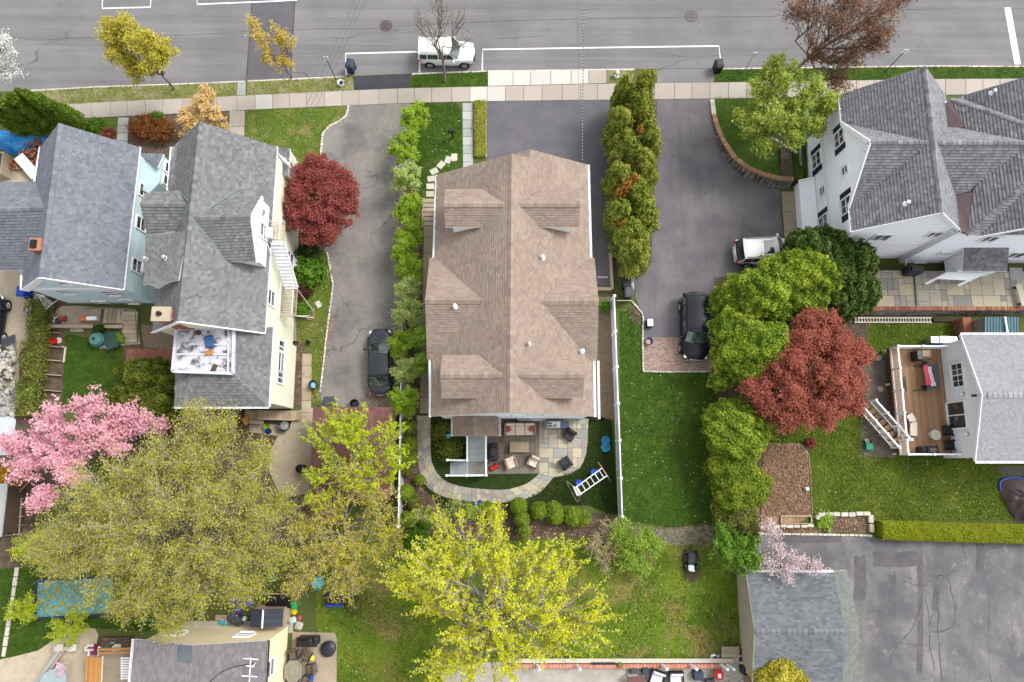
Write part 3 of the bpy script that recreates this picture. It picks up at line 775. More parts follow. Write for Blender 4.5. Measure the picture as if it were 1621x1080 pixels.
# driveways
mk('mulch_under_conifers',MB().sheet(WP([(966,134),(1040,134),(1040,430),(1000,440),(968,430)],Zs+.002)),m_soil,kind='structure')
mk('driveway',MB().sheet(WP([(551,167),(650,163),(648,200),(640,330),(636,480),(634,650),(506,650),(508,620),(515,550),(522,500),(528,455),(520,415),(512,390),(505,350),(506,300),(508,247),(511,214),(520,202),(536,195),(548,185)],Zd)),m_drive_old,kind='structure')
mk('driveway',MB().sheet(WP([(770,160),(966,158),(968,330),(770,330)],Zd)),m_drive2,kind='structure')
mk('driveway',MB().sheet(WP([(930,330.3),(968,330.3),(970,458),(930,458)],Zd)),m_drive3,kind='structure')
D3=[(1040,157.5),(1124,157),(1127,185),(1136,216),(1152,252),(1174,278),(1201,292),(1235,301),(1236,333),(1240,380),(1236,430),(1130,440),(1126,533),(1018,533),(1018,500),(1006,470),(1004,440),(1030,420),(1036,300)]
mk('driveway',MB().sheet(WP(D3,Zd)),m_drive,kind='structure')
mk('parking_lot',MB().sheet(WP([(1195,845),(1290,845),(1380,849),(1621,855),(1800,858),(1800,1160),(1340,1160),(1290,1000),(1195,906)],Zd)),m_lot,kind='structure')
lot=MB()
for L_,wd_ in(([(1460,935),(1457,960),(1447,990),(1430,1010),(1418,1025),(1407,1050)],.07),([(1375,968),(1395,970),(1409,974)],.04),
 ([(1430,920),(1447,926),(1460,928),(1475,918),(1490,912),(1502,920),(1508,945),(1512,975),(1508,990),(1495,998),(1478,1000),(1472,985),(1478,972),(1487,966)],.06),
 ([(1512,972),(1530,980),(1548,995)],.035),([(1490,912),(1520,905),(1535,903)],.03),([(1520,855),(1530,890),(1527,900)],.04),
 ([(1566,1028),(1580,1035),(1590,1042)],.03),([(1550,870),(1572,900),(1590,925),(1621,945)],.025),
 ([(1480,930),(1487,970),(1485,1000),(1490,1060),(1495,1100)],.07),([(1463,935),(1470,980),(1472,1020),(1480,1060)],.05),
 ([(1563,920),(1567,980),(1565,1040),(1570,1080)],.04)):
 P_=smoothpoly([W(x,y,Zd+.005)for x,y in L_],3,closed=False);P_=[p+Vector((random.uniform(-.07,.07),random.uniform(-.07,.07),0))for p in P_]
 for a,b in zip(P_[:-1],P_[1:]):
  n_=Vector((-(b-a).y,(b-a).x,0)).normalized()*wd_*random.uniform(.3,1.1)*0.6;lot.sheet([a+n_,b+n_,b-n_,a-n_])
mk('lot_cracks',lot,m_tar,kind='structure')
m_lotp=mat('lot_patch',[(0.3,S(84,82,87)),(0.7,S(104,101,105))],s1=1.2,s2=14,fine=0.2,detail=7)
lp=MB()
for k_,(x0,y0,x1,y1)in enumerate(((1383,873,1450,896),(1352,880,1370,948),(1407,910,1418,972),(1476,910,1486,965),(1452,880,1460,1060),(1240,846,1330,858),(1545,856,1557,905))):
 P_=smoothpoly(WP([(x0,y0),((x0+x1)/2,y0+1.5),(x1,y0-1),(x1+1.5,(y0+y1)/2),(x1,y1),((x0+x1)/2,y1+2),(x0-1,y1),(x0+1,(y0+y1)/2)],Zd+.003+k_*.0001),3);lp.sheet(P_)
mk('lot_patches',lp,m_lotp,kind='structure')
# sidewalk slabs
TOP=[(60,168),(102,165),(240,158),(390,151),(560,143),(645,139.5),(772,137),(960,132.6),(1142,130.5),(1306,128),(1500,125),(1700,124)]
BOT=[(60,193),(133,187),(240,182),(390,174),(560,166.5),(645,163),(772,160),(960,158),(1142,156),(1306,153),(1500,150),(1700,148)]
def yi(T,x):
 for(x0,y0),(x1,y1)in zip(T[:-1],T[1:]):
  if x0<=x<=x1:return y0+(y1-y0)*(x-x0)/(x1-x0)
sw=MB().sheet(WP([(x,y)for x,y in TOP]+[(x,y)for x,y in reversed(BOT)],0.008));side=mk('sidewalk',sw,m_joint,kind='structure')
def slab(px4,m,parent,z=0.05,name='slab',t=None,th=0.06):
 P=WP(px4,z);stones(parent,[P],m,name,th,jit=0.004)
x=62.0
while x<1650:
 wd=random.choice((27,29,32));x1=x+wd
 new=388<x<425 or 742<x<790
 if 388<x1<400 and x<388:x1=390
 slab([(x+.3,yi(TOP,x)),(x1-.3,yi(TOP,x1)),(x1-.3,yi(BOT,x1)),(x+.3,yi(BOT,x))],m_conc_new if new else m_conc,side)
 x=x1
apr=mk('concrete_apron',MB().sheet(WP([(772,112.5),(960,110),(960,132.3),(772,136.7)],.01)),m_joint,kind='structure')
xs_=[772,812,840,872,904,932,960]
for a,b in zip(xs_[:-1],xs_[1:]):slab([(a+.4,yi(KERB,a)+1),(b-.4,yi(KERB,b)+1),(b-.4,yi(TOP,b)-.8),(a+.4,yi(TOP,a)-.8)],m_conc_new if b<960 else m_conc,apr)
# small paths
def slabpath(name,A_,B_,wpx,n,m,z=.04):
 """straight path of n slabs between two edge-centre pixels"""
 st=mk(name,MB().sheet([W(A_[0]-wpx/2,A_[1],.014),W(A_[0]+wpx/2,A_[1],.014),W(B_[0]+wpx/2,B_[1],.014),W(B_[0]-wpx/2,B_[1],.014)]),m_joint,kind='structure')
 for i in range(n):
  f0=i/n;f1=(i+1)/n
  xa=A_[0]+(B_[0]-A_[0])*f0;xb=A_[0]+(B_[0]-A_[0])*f1;ya=A_[1]+(B_[1]-A_[1])*f0;yb=A_[1]+(B_[1]-A_[1])*f1
  slab([(xa-wpx/2,ya+.3),(xa+wpx/2,ya+.3),(xb+wpx/2,yb-.3),(xb-wpx/2,yb-.3)],m,st,z)
m_greypath=mat('grey_flagging',[(0.2,S(156,158,156)),(0.8,S(186,187,184))],s1=1.5,s2=20,fine=0.1,tint=0.6)
slabpath('front_path',(375.5,175),(374,225),24,2,m_conc)
slabpath('garden_path',(195,186),(193,235),17,4,m_greypath)
slabpath('verge_path',(382.5,129),(382,151),13,1,m_greypath)
slabpath('stone_walk',(740,163),(741,270),16,8,m_greypath)
slabpath('side_walk',(680,350),(673,655),17,12,m_conc_tan)
slabpath('side_path',(1247,303),(1254,400),20,3,m_conc_tan)
slabpath('back_path',(486,560),(484,690),15,7,m_conc_tan)
# curved stepping stones by the corner of the house
stp=root('stepping_stones',W(700,280),'curve of pale square stepping stones in the lawn by the brown-roofed house','stepping stones')
for cx,cy,ang in((719,249,-4),(709,253,18),(698,261,42),(687,271,62),(682.5,283,82),(681,295,88),(680.5,307,90)):
 c_=W(cx,cy,.05);a_=rad(-ang)
 R_=[c_+Vector((u*math.cos(a_)-v*math.sin(a_),u*math.sin(a_)+v*math.cos(a_),0))for u,v in((-.22,-.3),(.22,-.27),(.23,.3),(-.22,.28))]
 stones(stp,[R_],m_step,'stepping_stone',.06)
 # timber-edged garden steps beside the house
gs=root('garden_steps',W(680,335),'concrete garden steps going down beside the brown-roofed house','steps')
for i in range(6):mb=MB();mb.box(W(679.5,318+i*7.2,.32-i*.055),(.86,.3,.1+.0));mk('tread',mb,m_conc_tan,gs)
sb_=MB()
for sx in(669.5,689.5):sb_.beam(W(sx,314,.3),W(sx-1,362,.04),.1,.16)
mk('side_kerb',sb_,m_conc_tan,gs)
# bluestone patio and curved path behind the main house
rnd=random.Random(3)
pat=[(740,664),(931,663),(930,700),(927.6,719),(923,732),(917.6,741),(907,748),(895,753),(876,755.5),(853,750),(771,750.5),(740,750)]
pp=WP(pat,0.0)
patio=mk('patio',MB().sheet(WP(pat,.03)),m_joint,kind='structure')
pw_px_left=WP([(771,664),(853,664),(853,750),(771,750)]);
stones(patio,ashlar([W(x_,y_)for x_,y_ in[(853.3,664),(931,663),(930,700),(927.6,719),(923,732),(917.6,741),(907,748),(895,753),(876,755.5),(853.3,750)]],.33,.06,rnd),m_flag)
stones(patio,ashlar([W(x_,y_)for x_,y_ in[(741,664),(853,664),(853,750),(741,750)]],.36,.06,rnd),m_flag2)
outer=[(660,658),(661,723),(664,745),(673,768),(695.5,784),(729,793),(773,797),(809,795),(833,790),(853,781),(869,765),(876.3,755.8)]
inner=[(682,658),(682,719),(685.5,736.6),(694,751),(708,763),(730,770),(751,773),(795,775.5),(822,770),(838,763),(853,750.5)]
O_=smoothpoly(WP(outer,.03),3,closed=False);I_=smoothpoly(WP(inner,.03),3,closed=False)
cpath=mk('curved_path',MB().sheet(O_+I_[::-1]),m_joint,kind='structure')
def resample(P,n):
 T=[0]
 for a,b in zip(P[:-1],P[1:]):T.append(T[-1]+(b-a).length)
 out=[]
 for k in range(n+1):
  d_=T[-1]*k/n;i=0
  while i<len(T)-2 and T[i+1]<d_:i+=1
  out.append(P[i].lerp(P[i+1],(d_-T[i])/max(1e-6,T[i+1]-T[i])))
 return out
n_=40;Oa=resample(O_,n_);Ia=resample(I_,n_);i=0
while i<n_:
 k=min(n_,i+rnd.choice((1,1,2)));cuts=sorted([0,1]+[rnd.uniform(.25,.75)]if rnd.random()<.75 else[0,.36,.68,1])
 for a,b in zip(cuts[:-1],cuts[1:]):
  C_=[Oa[i].lerp(Ia[i],a),Oa[k].lerp(Ia[k],a),Oa[k].lerp(Ia[k],b),Oa[i].lerp(Ia[i],b)]
  c0=sum(C_,Vector())/4;C_=[c0+(p-c0)*.965+Vector((0,0,.03))for p in C_]
  if((C_[0]-C_[1]).length>.08):stones(cpath,[C_],m_flag)
 i=k
 # pink brick pavers at the end of the driveway
pv=mk('brick_paving',MB().sheet(WP([(1018,533.3),(1126,533.3),(1127,587),(1018,588)],.014)),m_joint,kind='structure')
A_=W(1019,534);B_=W(1125,586);mb=MB();y_=B_.y;j=0
while y_<A_.y-.1:
 x_=A_.x-(j%2)*.1
 while x_<B_.x:
  mb.rbox((x_+.1,y_+.05,.035),(.188,.09,.03),.008);x_+=.2
 y_+=.1;j+=1
mk('paver',mb,m_paver,pv,kind='stuff')
# ---------------------------------------------------------------- building materials
SHK={'brown_shingle':.86,'blue_grey_shingle':.76,'weathered_grey_shingle':.82,'slate_green_shingle':.86,'pale_grey_shingle':1.0}
def shmat(name,cols,**k):return mat(name,[(q,tuple(v*SHK.get(name,1)for v in c[:3]))for q,c in cols],s1=0.9,s2=40,fine=0.14,rough=0.92,tint=0.5,bump=0.4,detail=6,**k)
sh_brown=shmat('brown_shingle',[(0.0,S(138,122,111)),(0.35,S(153,136,124)),(0.6,S(163,146,133)),(0.85,S(174,157,144)),(1.0,S(164,138,126))],
 extra=chain(blotch(0.5,0.54,0.7,S(164,138,126),0.35),blotch(1.3,0.6,0.72,S(130,116,107),0.3),streak(.25,.25,.5,.65,S(172,156,143),.3)))
sh_blue=shmat('blue_grey_shingle',[(0.0,S(96,99,110)),(0.35,S(126,130,141)),(0.7,S(146,150,160)),(1.0,S(166,170,180))],extra=streak(.4,.4,.5,.66,S(120,124,132),.4))
sh_grey=shmat('weathered_grey_shingle',[(0.0,S(90,91,93)),(0.35,S(120,121,122)),(0.65,S(138,139,139)),(1.0,S(168,168,167))],extra=blotch(0.9,0.6,0.72,S(104,102,106),0.4))
sh_white=shmat('charcoal_grey_shingle',[(0.0,S(84,84,90)),(0.35,S(118,118,123)),(0.65,S(138,138,143)),(1.0,S(172,172,176))],extra=blotch(0.7,0.55,0.7,S(104,102,110),0.35))
sh_deck=shmat('pale_grey_shingle',[(0.0,S(134,134,140)),(0.4,S(150,150,156)),(1.0,S(168,168,173))],extra=blotch(0.8,0.58,0.72,S(140,140,148),0.5))
sh_garage=shmat('slate_green_shingle',[(0.0,S(88,92,97)),(0.4,S(112,116,121)),(0.75,S(130,134,138)),(1.0,S(154,157,160))],extra=blotch(0.6,0.55,0.7,S(106,112,118),0.4))
sh_bottom=shmat('streaked_grey_shingle',[(0.0,S(112,108,109)),(0.5,S(130,126,127)),(1.0,S(150,146,147))],extra=blotch(0.9,0.5,0.66,S(112,106,110),0.6))
sh_lean=shmat('mossy_grey_shingle',[(0.0,S(96,98,95)),(0.5,S(114,117,113)),(1.0,S(132,134,130))])
m_metalroof=mat('brown_roll_roof',[(0.3,S(112,76,72)),(0.7,S(132,94,88))],s1=0.8,s2=30,fine=0.12,tint=0.4,rough=0.8)
m_flatbrown=mat('brown_membrane',[(0.3,S(108,90,92)),(0.7,S(122,103,104))],s1=1,s2=20,fine=0.06,rough=0.8)
m_silver=mat('silver_roof_coating',[(0.36,S(70,66,72)),(0.44,S(130,126,132)),(0.5,S(198,196,206)),(0.7,S(228,227,236))],s1=1.6,s2=14,fine=0.16,rough=0.5,metal=0.1,detail=8)
m_white=mat('white_paint',[(0.3,S(236,238,242,.86)),(0.7,S(247,248,250,.86))],s1=1,s2=20,fine=0.02,rough=0.6,bump=0.0)
m_whitewall=mat('white_siding',[(0.0,S(234,237,246,.95)),(0.5,S(238,241,249,.95)),(1.0,S(242,245,251,.95))],s1=1,s2=10,fine=0.02,rough=0.6,tint=0.5,bump=0.0)
m_cream=mat('cream_siding',[(0.0,S(216,216,192,.8)),(0.5,S(223,223,201,.8)),(1.0,S(230,230,209,.8))],s1=1,s2=10,fine=0.03,rough=0.7,tint=0.4,bump=0.0)
m_bluew=mat('light_blue_siding',[(0.0,S(176,196,207,1)),(0.5,S(186,205,215,1)),(1.0,S(198,215,224,1))],s1=1,s2=10,fine=0.03,rough=0.7,tint=0.5,bump=0.0)
m_tealw=mat('blue_green_siding',[(0.0,S(160,180,187,1)),(0.5,S(172,191,197,1)),(1.0,S(186,203,208,1))],s1=1,s2=10,fine=0.03,rough=0.7,tint=0.5,bump=0.0)
m_yellow=mat('yellow_stucco',[(0.0,S(232,214,172,.92)),(1.0,S(242,228,192,.92))],s1=1,s2=14,fine=0.05,rough=0.85,tint=0.3)
m_greyw=mat('pale_grey_siding',[(0.0,S(212,214,219,.95)),(1.0,S(226,228,233,.95))],s1=1,s2=10,fine=0.02,rough=0.7,tint=0.5,bump=0)
m_glass=mat('window_glass',[(0.3,(0.02,0.022,0.028)),(0.55,(0.05,0.05,0.055)),(0.66,(0.19,0.185,0.17))],s1=1.6,s2=3,fine=0.1,rough=0.12,bump=0,spec=0.6)  # pale noise patches put curtains and reflections into the pane colour
m_navy=mat('navy_shutter',[(0.0,S(34,44,66)),(1.0,S(48,58,82))],s1=2,s2=20,fine=0.05,tint=0.5,rough=0.5,bump=0)
m_brick=mat('chimney_brick',[(0.0,S(132,80,62)),(0.5,S(166,108,86)),(1.0,S(188,140,116))],s1=3,s2=40,fine=0.2,tint=0.85)
m_mortar=mat('mortar',[(0.2,S(170,156,140)),(0.8,S(196,184,168))],s1=2,s2=30,fine=0.1)
m_copper=mat('verdigris_flashing',[(0.2,S(104,118,116)),(0.8,S(126,139,136))],s1=2,s2=20,fine=0.1,rough=0.6)
m_black=m_black
m_dk=flat('dark_plastic',S(38,38,46),rough=0.45)
m_blk=flat('black_plastic',S(24,24,28),rough=0.4)
m_metal=flat('galvanised_metal',(0.55,0.56,0.58),rough=0.35,metal=0.8)
m_wmetal=flat('white_metal',(0.72,0.72,0.73),rough=0.4)
m_woodg=mat('weathered_wood',[(0.0,S(146,126,104)),(0.5,S(176,156,132)),(1.0,S(196,178,154))],s1=2,s2=18,fine=0.15,tint=0.7)
m_woodo=mat('orange_wood',[(0.0,S(166,112,58)),(1.0,S(200,146,86))],s1=2,s2=18,fine=0.15,tint=0.7)
m_woodd=mat('dark_wood',[(0.0,S(70,56,48)),(1.0,S(100,84,72))],s1=2,s2=18,fine=0.15,tint=0.7)
m_deckb=mat('deck_boards',[(0.0,S(152,118,88)),(0.5,S(172,136,104)),(1.0,S(186,150,118))],s1=1,s2=18,fine=0.08,tint=0.7,rough=0.75)
m_gravelroof=m_flatbrown
def brick_stack(parent,c,sx,sy,z0,z1,m_b=m_brick):
 """chimney: every brick course laid round the shaft"""
 x0,x1,y0,y1=c[0]-sx/2,c[0]+sx/2,c[1]-sy/2,c[1]+sy/2
 core=MB();core.box((c[0],c[1],(z0+z1)/2),(sx-.03,sy-.03,z1-z0));mk('mortar_core',core,m_mortar,parent)
 mb=MB();z=z0;j=0
 while z<z1-.06:
  for(ax,ay,bx,by)in((x0,y0,x1,y0),(x1,y0,x1,y1),(x1,y1,x0,y1),(x0,y1,x0,y0)):
   L=math.hypot(bx-ax,by-ay);n=max(2,round(L/.22));
   for i in range(n):
    f0=(i+(.0 if j%2 else .0))/n;f1=(i+.93)/n
    mb.box((ax+(bx-ax)*(f0+f1)/2,ay+(by-ay)*(f0+f1)/2,z+.033),((f1-f0)*L,.1,.062),rz=math.atan2(by-ay,bx-ax))
  z+=.075;j+=1
 return mk('brick_course',mb,m_b,parent,kind='stuff')
 # ================================================================= main brown-roofed house
H=root('house',(0,11,0),'brown shingled house with two pairs of roof dormers in the middle of its lot','house')
pW=plane3(W(810,244,8.6),W(807,653,8.6),W(691,277,5.5));pE=plane3(W(810,244,8.6),W(807,653,8.6),W(930,261,5.5))
rid=[onp(810,244,pW),onp(807,653,pW)]
roof_plane(H,[rid[0],rid[1],onp(682,659.5,pW),onp(691.5,277,pW)],sh_brown,m_white,.26,.165)
east_pts=[rid[0],onp(839,250.5,pE),onp(840,237,pE),onp(930,261,pE),onp(940,659.5,pE),rid[1]]
roof_plane(H,east_pts,sh_brown,m_white,.26,.165)
q0=onp(840,237,pE);q1=onp(839,250.5,pE)
roof_plane(H,[q0,q1,Vector((q1.x-1.0,q1.y,q1.z-.62)),Vector((q0.x-1.0,q0.y,q0.z-.62))],sh_brown,m_white,.26,.165)
ridge_cap(H,rid[0],rid[1],sh_brown,.28,.36,.12)
# cross gables
gA=onp(765.5,476.3,pW);zc=gA.z
pts=PX([(765.5,476.3,zc),(673,475.6,zc),(680,409,5.55)]);roof_plane(H,[pts[0]+Vector((.25,0,0)),pts[1],pts[2],pts[2]+Vector((.5,0,0))],sh_brown,m_white,.26,.165)
pts=PX([(765.5,476.3,zc),(673,475.6,zc),(676,568,5.55)]);roof_plane(H,[pts[0]+Vector((.25,0,0)),pts[1],pts[2],pts[2]+Vector((.5,0,0))],sh_brown,m_white,.26,.165)
ridge_cap(H,W(767,476,zc),W(673,475.6,zc),sh_brown,.28,.44,.12)
gB=onp(856,477,pE);zd=gB.z
pts=PX([(856,477,zd),(947.5,477,zd),(941,409,5.55)]);roof_plane(H,[pts[0]-Vector((.25,0,0)),pts[1],pts[2],pts[2]-Vector((.6,0,0))],sh_brown,m_white,.26,.165)
pts=PX([(856,477,zd),(947.5,477,zd),(945,569,5.55)]);roof_plane(H,[pts[0]-Vector((.25,0,0)),pts[1],pts[2],pts[2]-Vector((.6,0,0))],sh_brown,m_white,.26,.165)
ridge_cap(H,W(855,477,zd),W(947.5,477,zd),sh_brown,.28,.44,.12)
# dormers: (ridge y px, north edge, south edge, outer x px, inner x px)
def dormer(yr,yn,ys,xo,xi,xn,ze,side):
 dm=MB();zr=8.34
 R0=W(xo,yr,zr);R1=W(xi,yr,zr)
 N0=W(xo+side*1.5,yn,ze);N1=W(xn,yn,ze);S0=W(xo+side*2,ys,ze);S1=W(xn-side*4,ys,ze)
 zr_=(R0.z)
 N0.x=R0.x;S0.x=R0.x
 r1=roof_plane(H,[R0,R1,N1,N0],sh_brown,m_white,.26,.155,thick=.1)
 r2=roof_plane(H,[R0,R1,S1,S0],sh_brown,m_white,.26,.155,thick=.1)
 ridge_cap(H,R0,R1,sh_brown,.28,.4,.1)
 x_in=R0.x+side*.45;b=MB()
 z0=5.6
 for Y in(N0.y-.06,S0.y+.06):
  b.add([(x_in,Y,z0),(x_in+side*3.4,Y,z0),(x_in+side*3.4,Y,ze-.03),(x_in,Y,ze-.03)],[(0,1,2,3)])
 b.add([(x_in,N0.y-.06,z0),(x_in,S0.y+.06,z0),(x_in,S0.y+.06,ze-.02),(x_in,(N0.y+S0.y)/2,zr-.12),(x_in,N0.y-.06,ze-.02)],[(0,1,2,3,4)])
 b.add([(x_in,N0.y-.06,ze-.04),(x_in+side*3,N0.y-.06,ze-.04),(x_in+side*3,S0.y+.06,ze-.04),(x_in,S0.y+.06,ze-.04)],[(0,1,2,3)])
 mk('dormer_wall',b,m_white,H)
 wl=Wall((x_in,N0.y-.22),(x_in,S0.y+.22),z0,[(0,ze),(N0.y-S0.y-.44,ze)],(-side,0))
 window(H,wl,wl.L/2,6.9,1.0,.7,m_white,m_glass)
dormer(323,300.5,360,703,803,779,7.5,1)
dormer(323,300,360,918.5,814,842,7.5,-1)
dormer(593.5,562.7,630,697,804.5,773,7.42,1)
dormer(593.5,562.7,630,925,815,848,7.42,-1)
# walls
x0,x1,y0,y1=-4.7,4.95,2.95,18.6
def gable_top(L,e,r):return[(0,e),(L/2,r),(L,e)]
siding(H,Wall((x0,y0),(x1,y0),0,gable_top(x1-x0,5.3,8.35),(0,-1)),m_whitewall)
siding(H,Wall((x0,y1),(x1,y1),0,gable_top(x1-x0,5.3,8.35),(0,1)),m_whitewall)
siding(H,Wall((x0,y0),(x0,y1),0,[(0,5.35),(y1-y0,5.35)],(-1,0)),m_whitewall)
siding(H,Wall((x1,y0),(x1,y1),0,[(0,5.35),(y1-y0,5.35)],(1,0)),m_whitewall)
for sx in(-1,1):
 X_=W(673 if sx<0 else 947.5,476,zc).x-sx*.2;ya=W(680,409,5.5).y-.15;yb=W(676,568,5.5).y+.15
 siding(H,Wall((X_,yb),(X_,ya),0,[(0,5.35),((ya-yb)/2,zc-.3),(ya-yb,5.35)],(sx,0)),m_whitewall)
wlS=Wall((x0,y0),(x1,y0),0,gable_top(x1-x0,5.3,8.35),(0,-1))
for a_,z_ in((4.2,4.3),(5.1,4.3)):window(H,wlS,a_,z_,.75,.5,m_white,m_glass)
window(H,wlS,7.3,4.2,1.0,.9,m_white,m_glass,double=True)
window(H,wlS,6.0,1.1,1.7,2.0,m_white,m_glass,double=True)
for a,b in(((691.5,278),(687,408)),((681,569),(681.5,660))):gutter(H,onp(*a,pW)+Vector((-.02,0,0)),onp(*b,pW)+Vector((-.02,0,0)),m_white)
for a,b in(((931,262),(935,408)),((940,570),(941.5,660))):gutter(H,onp(*a,pE)+Vector((.03,0,0)),onp(*b,pE)+Vector((.03,0,0)),m_white)
gutter(H,W(947,572,4.6),W(948.5,663,4.6),m_white)
for s_ in(-1,1):
 wl_=Wall((x0 if s_<0 else x1,y0),(x0 if s_<0 else x1,y1),0,[(0,5),(15,5)],(s_,0))
 for a_ in(1.6,13.6):
  for z_ in(1.5,4.1):window(H,wl_,a_,z_,.85,1.2,m_white,m_glass)
  # rear porch roof
p0=plane3(W(751,657,3.5),W(751,690,3.5),W(716.5,658,2.9));p1_=plane3(W(751,657,3.5),W(751,690,3.5),W(790.5,658,2.9))
for pl,xx in((p0,716.5),(p1_,790.5)):
 roof_plane(H,[W(751,654,3.5),W(751,690.5,3.5),onp(xx,690.5,pl),onp(xx,655,pl)],sh_brown,m_white,.24,.17,thick=.1)
ridge_cap(H,W(751,655,3.5),W(751,690.5,3.5),sh_brown,.25,.3,.06)
for xx in(716,791):gutter(H,W(xx,657,2.9),W(xx,690,2.9),m_white)
for x_,y_ in((720,687),(787,687)):pb=MB();pb.beam(W(x_,y_,0),W(x_,y_,2.85),.12,.12);mk('porch_post',pb,m_white,H)
for x_,y_,l_ in((859,407,'white roof vent above the north-east dormer valley'),):pass
P_=onp(859,409,pE);vent_pipe(P_.x,P_.y,P_.z+.02,m_white,'white round vent on the east slope of the brown roof, north of the side gable')
P_=onp(837,545,pE);vent_pipe(P_.x,P_.y,P_.z+.02,m_metal,'small metal vent near the ridge above the rear east dormer')
P_=onp(921,557,pE);vent_pipe(P_.x,P_.y,P_.z+.1,m_white,'white vent in the valley beside the rear east dormer')
pl_=plane3(W(765.5,476.3,zc),W(673,475.6,zc),W(676,568,5.55));P_=onp(721,486,pl_);vent_pipe(P_.x,P_.y,P_.z+.02,m_wmetal,'pale vent on the west side gable of the brown roof')
# rear stairs and landing
st=root('rear_stairs',W(756,710),'grey rear stairs with white railings turning down to the patio','stairs')
m_tread=mat('grey_tread',[(0.0,S(158,168,172)),(1.0,S(182,190,192))],s1=2,s2=20,fine=0.06,tint=0.6)
for i in range(9):
 z=1.35-i*.1;mb=MB();p=W(756.5,691+i*4.6,z);mb.box((p.x,p.y,z),(1.2,.235,.06));mk('tread',mb,m_tread,st)
la=MB();c=W(756.5,741,.5)
la.box((c.x,c.y-.0,.44),(1.25,.9,.08));mk('landing',la,m_flag,st)
for i in range(7):
 z=.44-i*.06;mb=MB();p=W(739.5-i*4.1,740.5,z);mb.box((p.x,p.y,z),(.2,.95,.05));mk('tread',mb,m_tread,st)
def railing(parent,pts,h,m,post_every=1.3,bal=0.13,cap=0.11,posts=True):
 """posts, top and bottom rail, balusters; pts are floor points"""
 rl=MB();bl=MB()
 for a,b in zip(pts[:-1],pts[1:]):
  a=Vector(a);b=Vector(b);L=(b-a).length;U=Vector((0,0,1))
  rl.beam(a+U*h,b+U*h,cap,.06);rl.beam(a+U*.12,b+U*.12,.05,.06)
  n=max(1,int(L/bal))
  for i in range(1,n):p=a.lerp(b,i/n);bl.beam(p+U*.12,p+U*(h-.02),.035,.035)
 mk('rail',rl,m,parent);mk('baluster',bl,m,parent,kind='stuff')
 if posts:
  for i,(a,b)in enumerate(zip(pts[:-1],pts[1:])):
   a=Vector(a);b=Vector(b);n=max(1,round((b-a).length/post_every))
   for k in range(n+(1 if i==len(pts)-2 else 0)):
    p=a.lerp(b,k/n);mb=MB();mb.box(p+Vector((0,0,h/2+.04)),(.12,.12,h+.08));mb.box(p+Vector((0,0,h+.1)),(.17,.17,.04),taper=.8);mk('post',mb,m,parent)
railing(st,[W(741,691,1.3),W(741,729,.5)],.95,m_white,9);railing(st,[W(741,729,.5),W(710,728.5,.1)],.9,m_white,9)
railing(st,[W(770,691,1.3),W(770,730,.5),W(770.5,752,.45)],.95,m_white,9);railing(st,[W(770.5,752,.45),W(740,752.5,.45),W(709,752.5,.1)],.9,m_white,9)
# ================================================================= white house (right)
m_sh=sh_white
Hw=root('house',(32,19,0),'large white house with grey shingled gables and navy shutters','house')
XW,XR,XE=21.55,25.22,28.5;YN,YS=23.75,14.35;E_,R_=6.54,9.85
def rp(pts,m=m_sh,**k):return roof_plane(Hw,[Vector(p)for p in pts],m,m_white,.2,.19,pat=.22,**k)
gy,gn,gs_=18.88,21.75,15.98
rp([(XW,YN,E_),(XR,YN,R_),(XR,YS,R_),(XW,YS,E_),(XW,gs_,E_),(24.9,gy,9.56),(XW,gn,E_)]);rp([(XR,YN,R_),(XR,YS,R_),(XE,YS,E_),(XE,YN,E_)])
ridge_cap(Hw,(XR,YN,R_),(XR,YS,R_),m_sh,.3,.26,.1)
gy,gn,gs_=18.88,21.75,15.98
rp([(XW+.02,gy,9.7),(25.1,gy,9.7),(XW+.02,gn,E_+.02)]);rp([(XW+.02,gy,9.7),(25.1,gy,9.7),(XW+.02,gs_,E_+.02)])
ridge_cap(Hw,(XW,gy,9.7),(25.1,gy,9.7),m_sh,.3,.26,.1)
wWl=Wall((21.9,14.6),(21.9,23.5),0,[(0,6.5),(gs_-14.6,6.5),(gy-14.6,9.5),(gn-14.6,6.5),(8.9,6.5)],(-1,0));siding(Hw,wWl,m_whitewall)
wSl=Wall((21.9,14.6),(28.2,14.6),0.0,[(0,6.5),(3.3,9.6),(6.3,6.5)],(0,-1));siding(Hw,wSl,m_whitewall)
siding(Hw,Wall((21.9,23.5),(28.2,23.5),0,[(0,6.5),(3.3,9.6),(6.3,6.5)],(0,1)),m_whitewall)
fb=MB()
for s,e in((14.35,14.32),):
 fb.beam((XW,s,E_-.05),(XR,s,R_-.05),.05,.2);fb.beam((XE,s,E_-.05),(XR,s,R_-.05),.05,.2)
fb.beam((21.5,gs_,E_-.02),(21.5,gy,9.64),.08,.26);fb.beam((21.5,gn,E_-.02),(21.5,gy,9.64),.08,.26)
wbeam(fb,wWl,0,3.1,8.9,3.1,.12,.04);wbeam(fb,wSl,0,3.1,6.3,3.1,.1,.04)
mk('fascia',fb,m_white,Hw)
for px,py,w_,h_,shu,dbl in((1329.5,219,.95,1.25,1,0),(1293.4,253.5,.95,1.3,1,0),(1340.6,325,.95,1.25,1,0),(1304.5,353,.95,1.3,1,0),(1338.7,269.5,.5,.7,0,0),(1303,302.5,.5,.7,0,0)):
 a,z=wWl.hit(px,py);window(Hw,wWl,a,z,w_,h_,m_white,m_glass,m_navy if shu else None,grid=bool(shu))
gv=MB();a,z=wWl.hit(1366,246);p=wWl.pt(a,z,.06)
gv.cyl(p,p+wWl.n*.05,.34,.34,18);mk('gable_vent',gv,m_white,Hw)
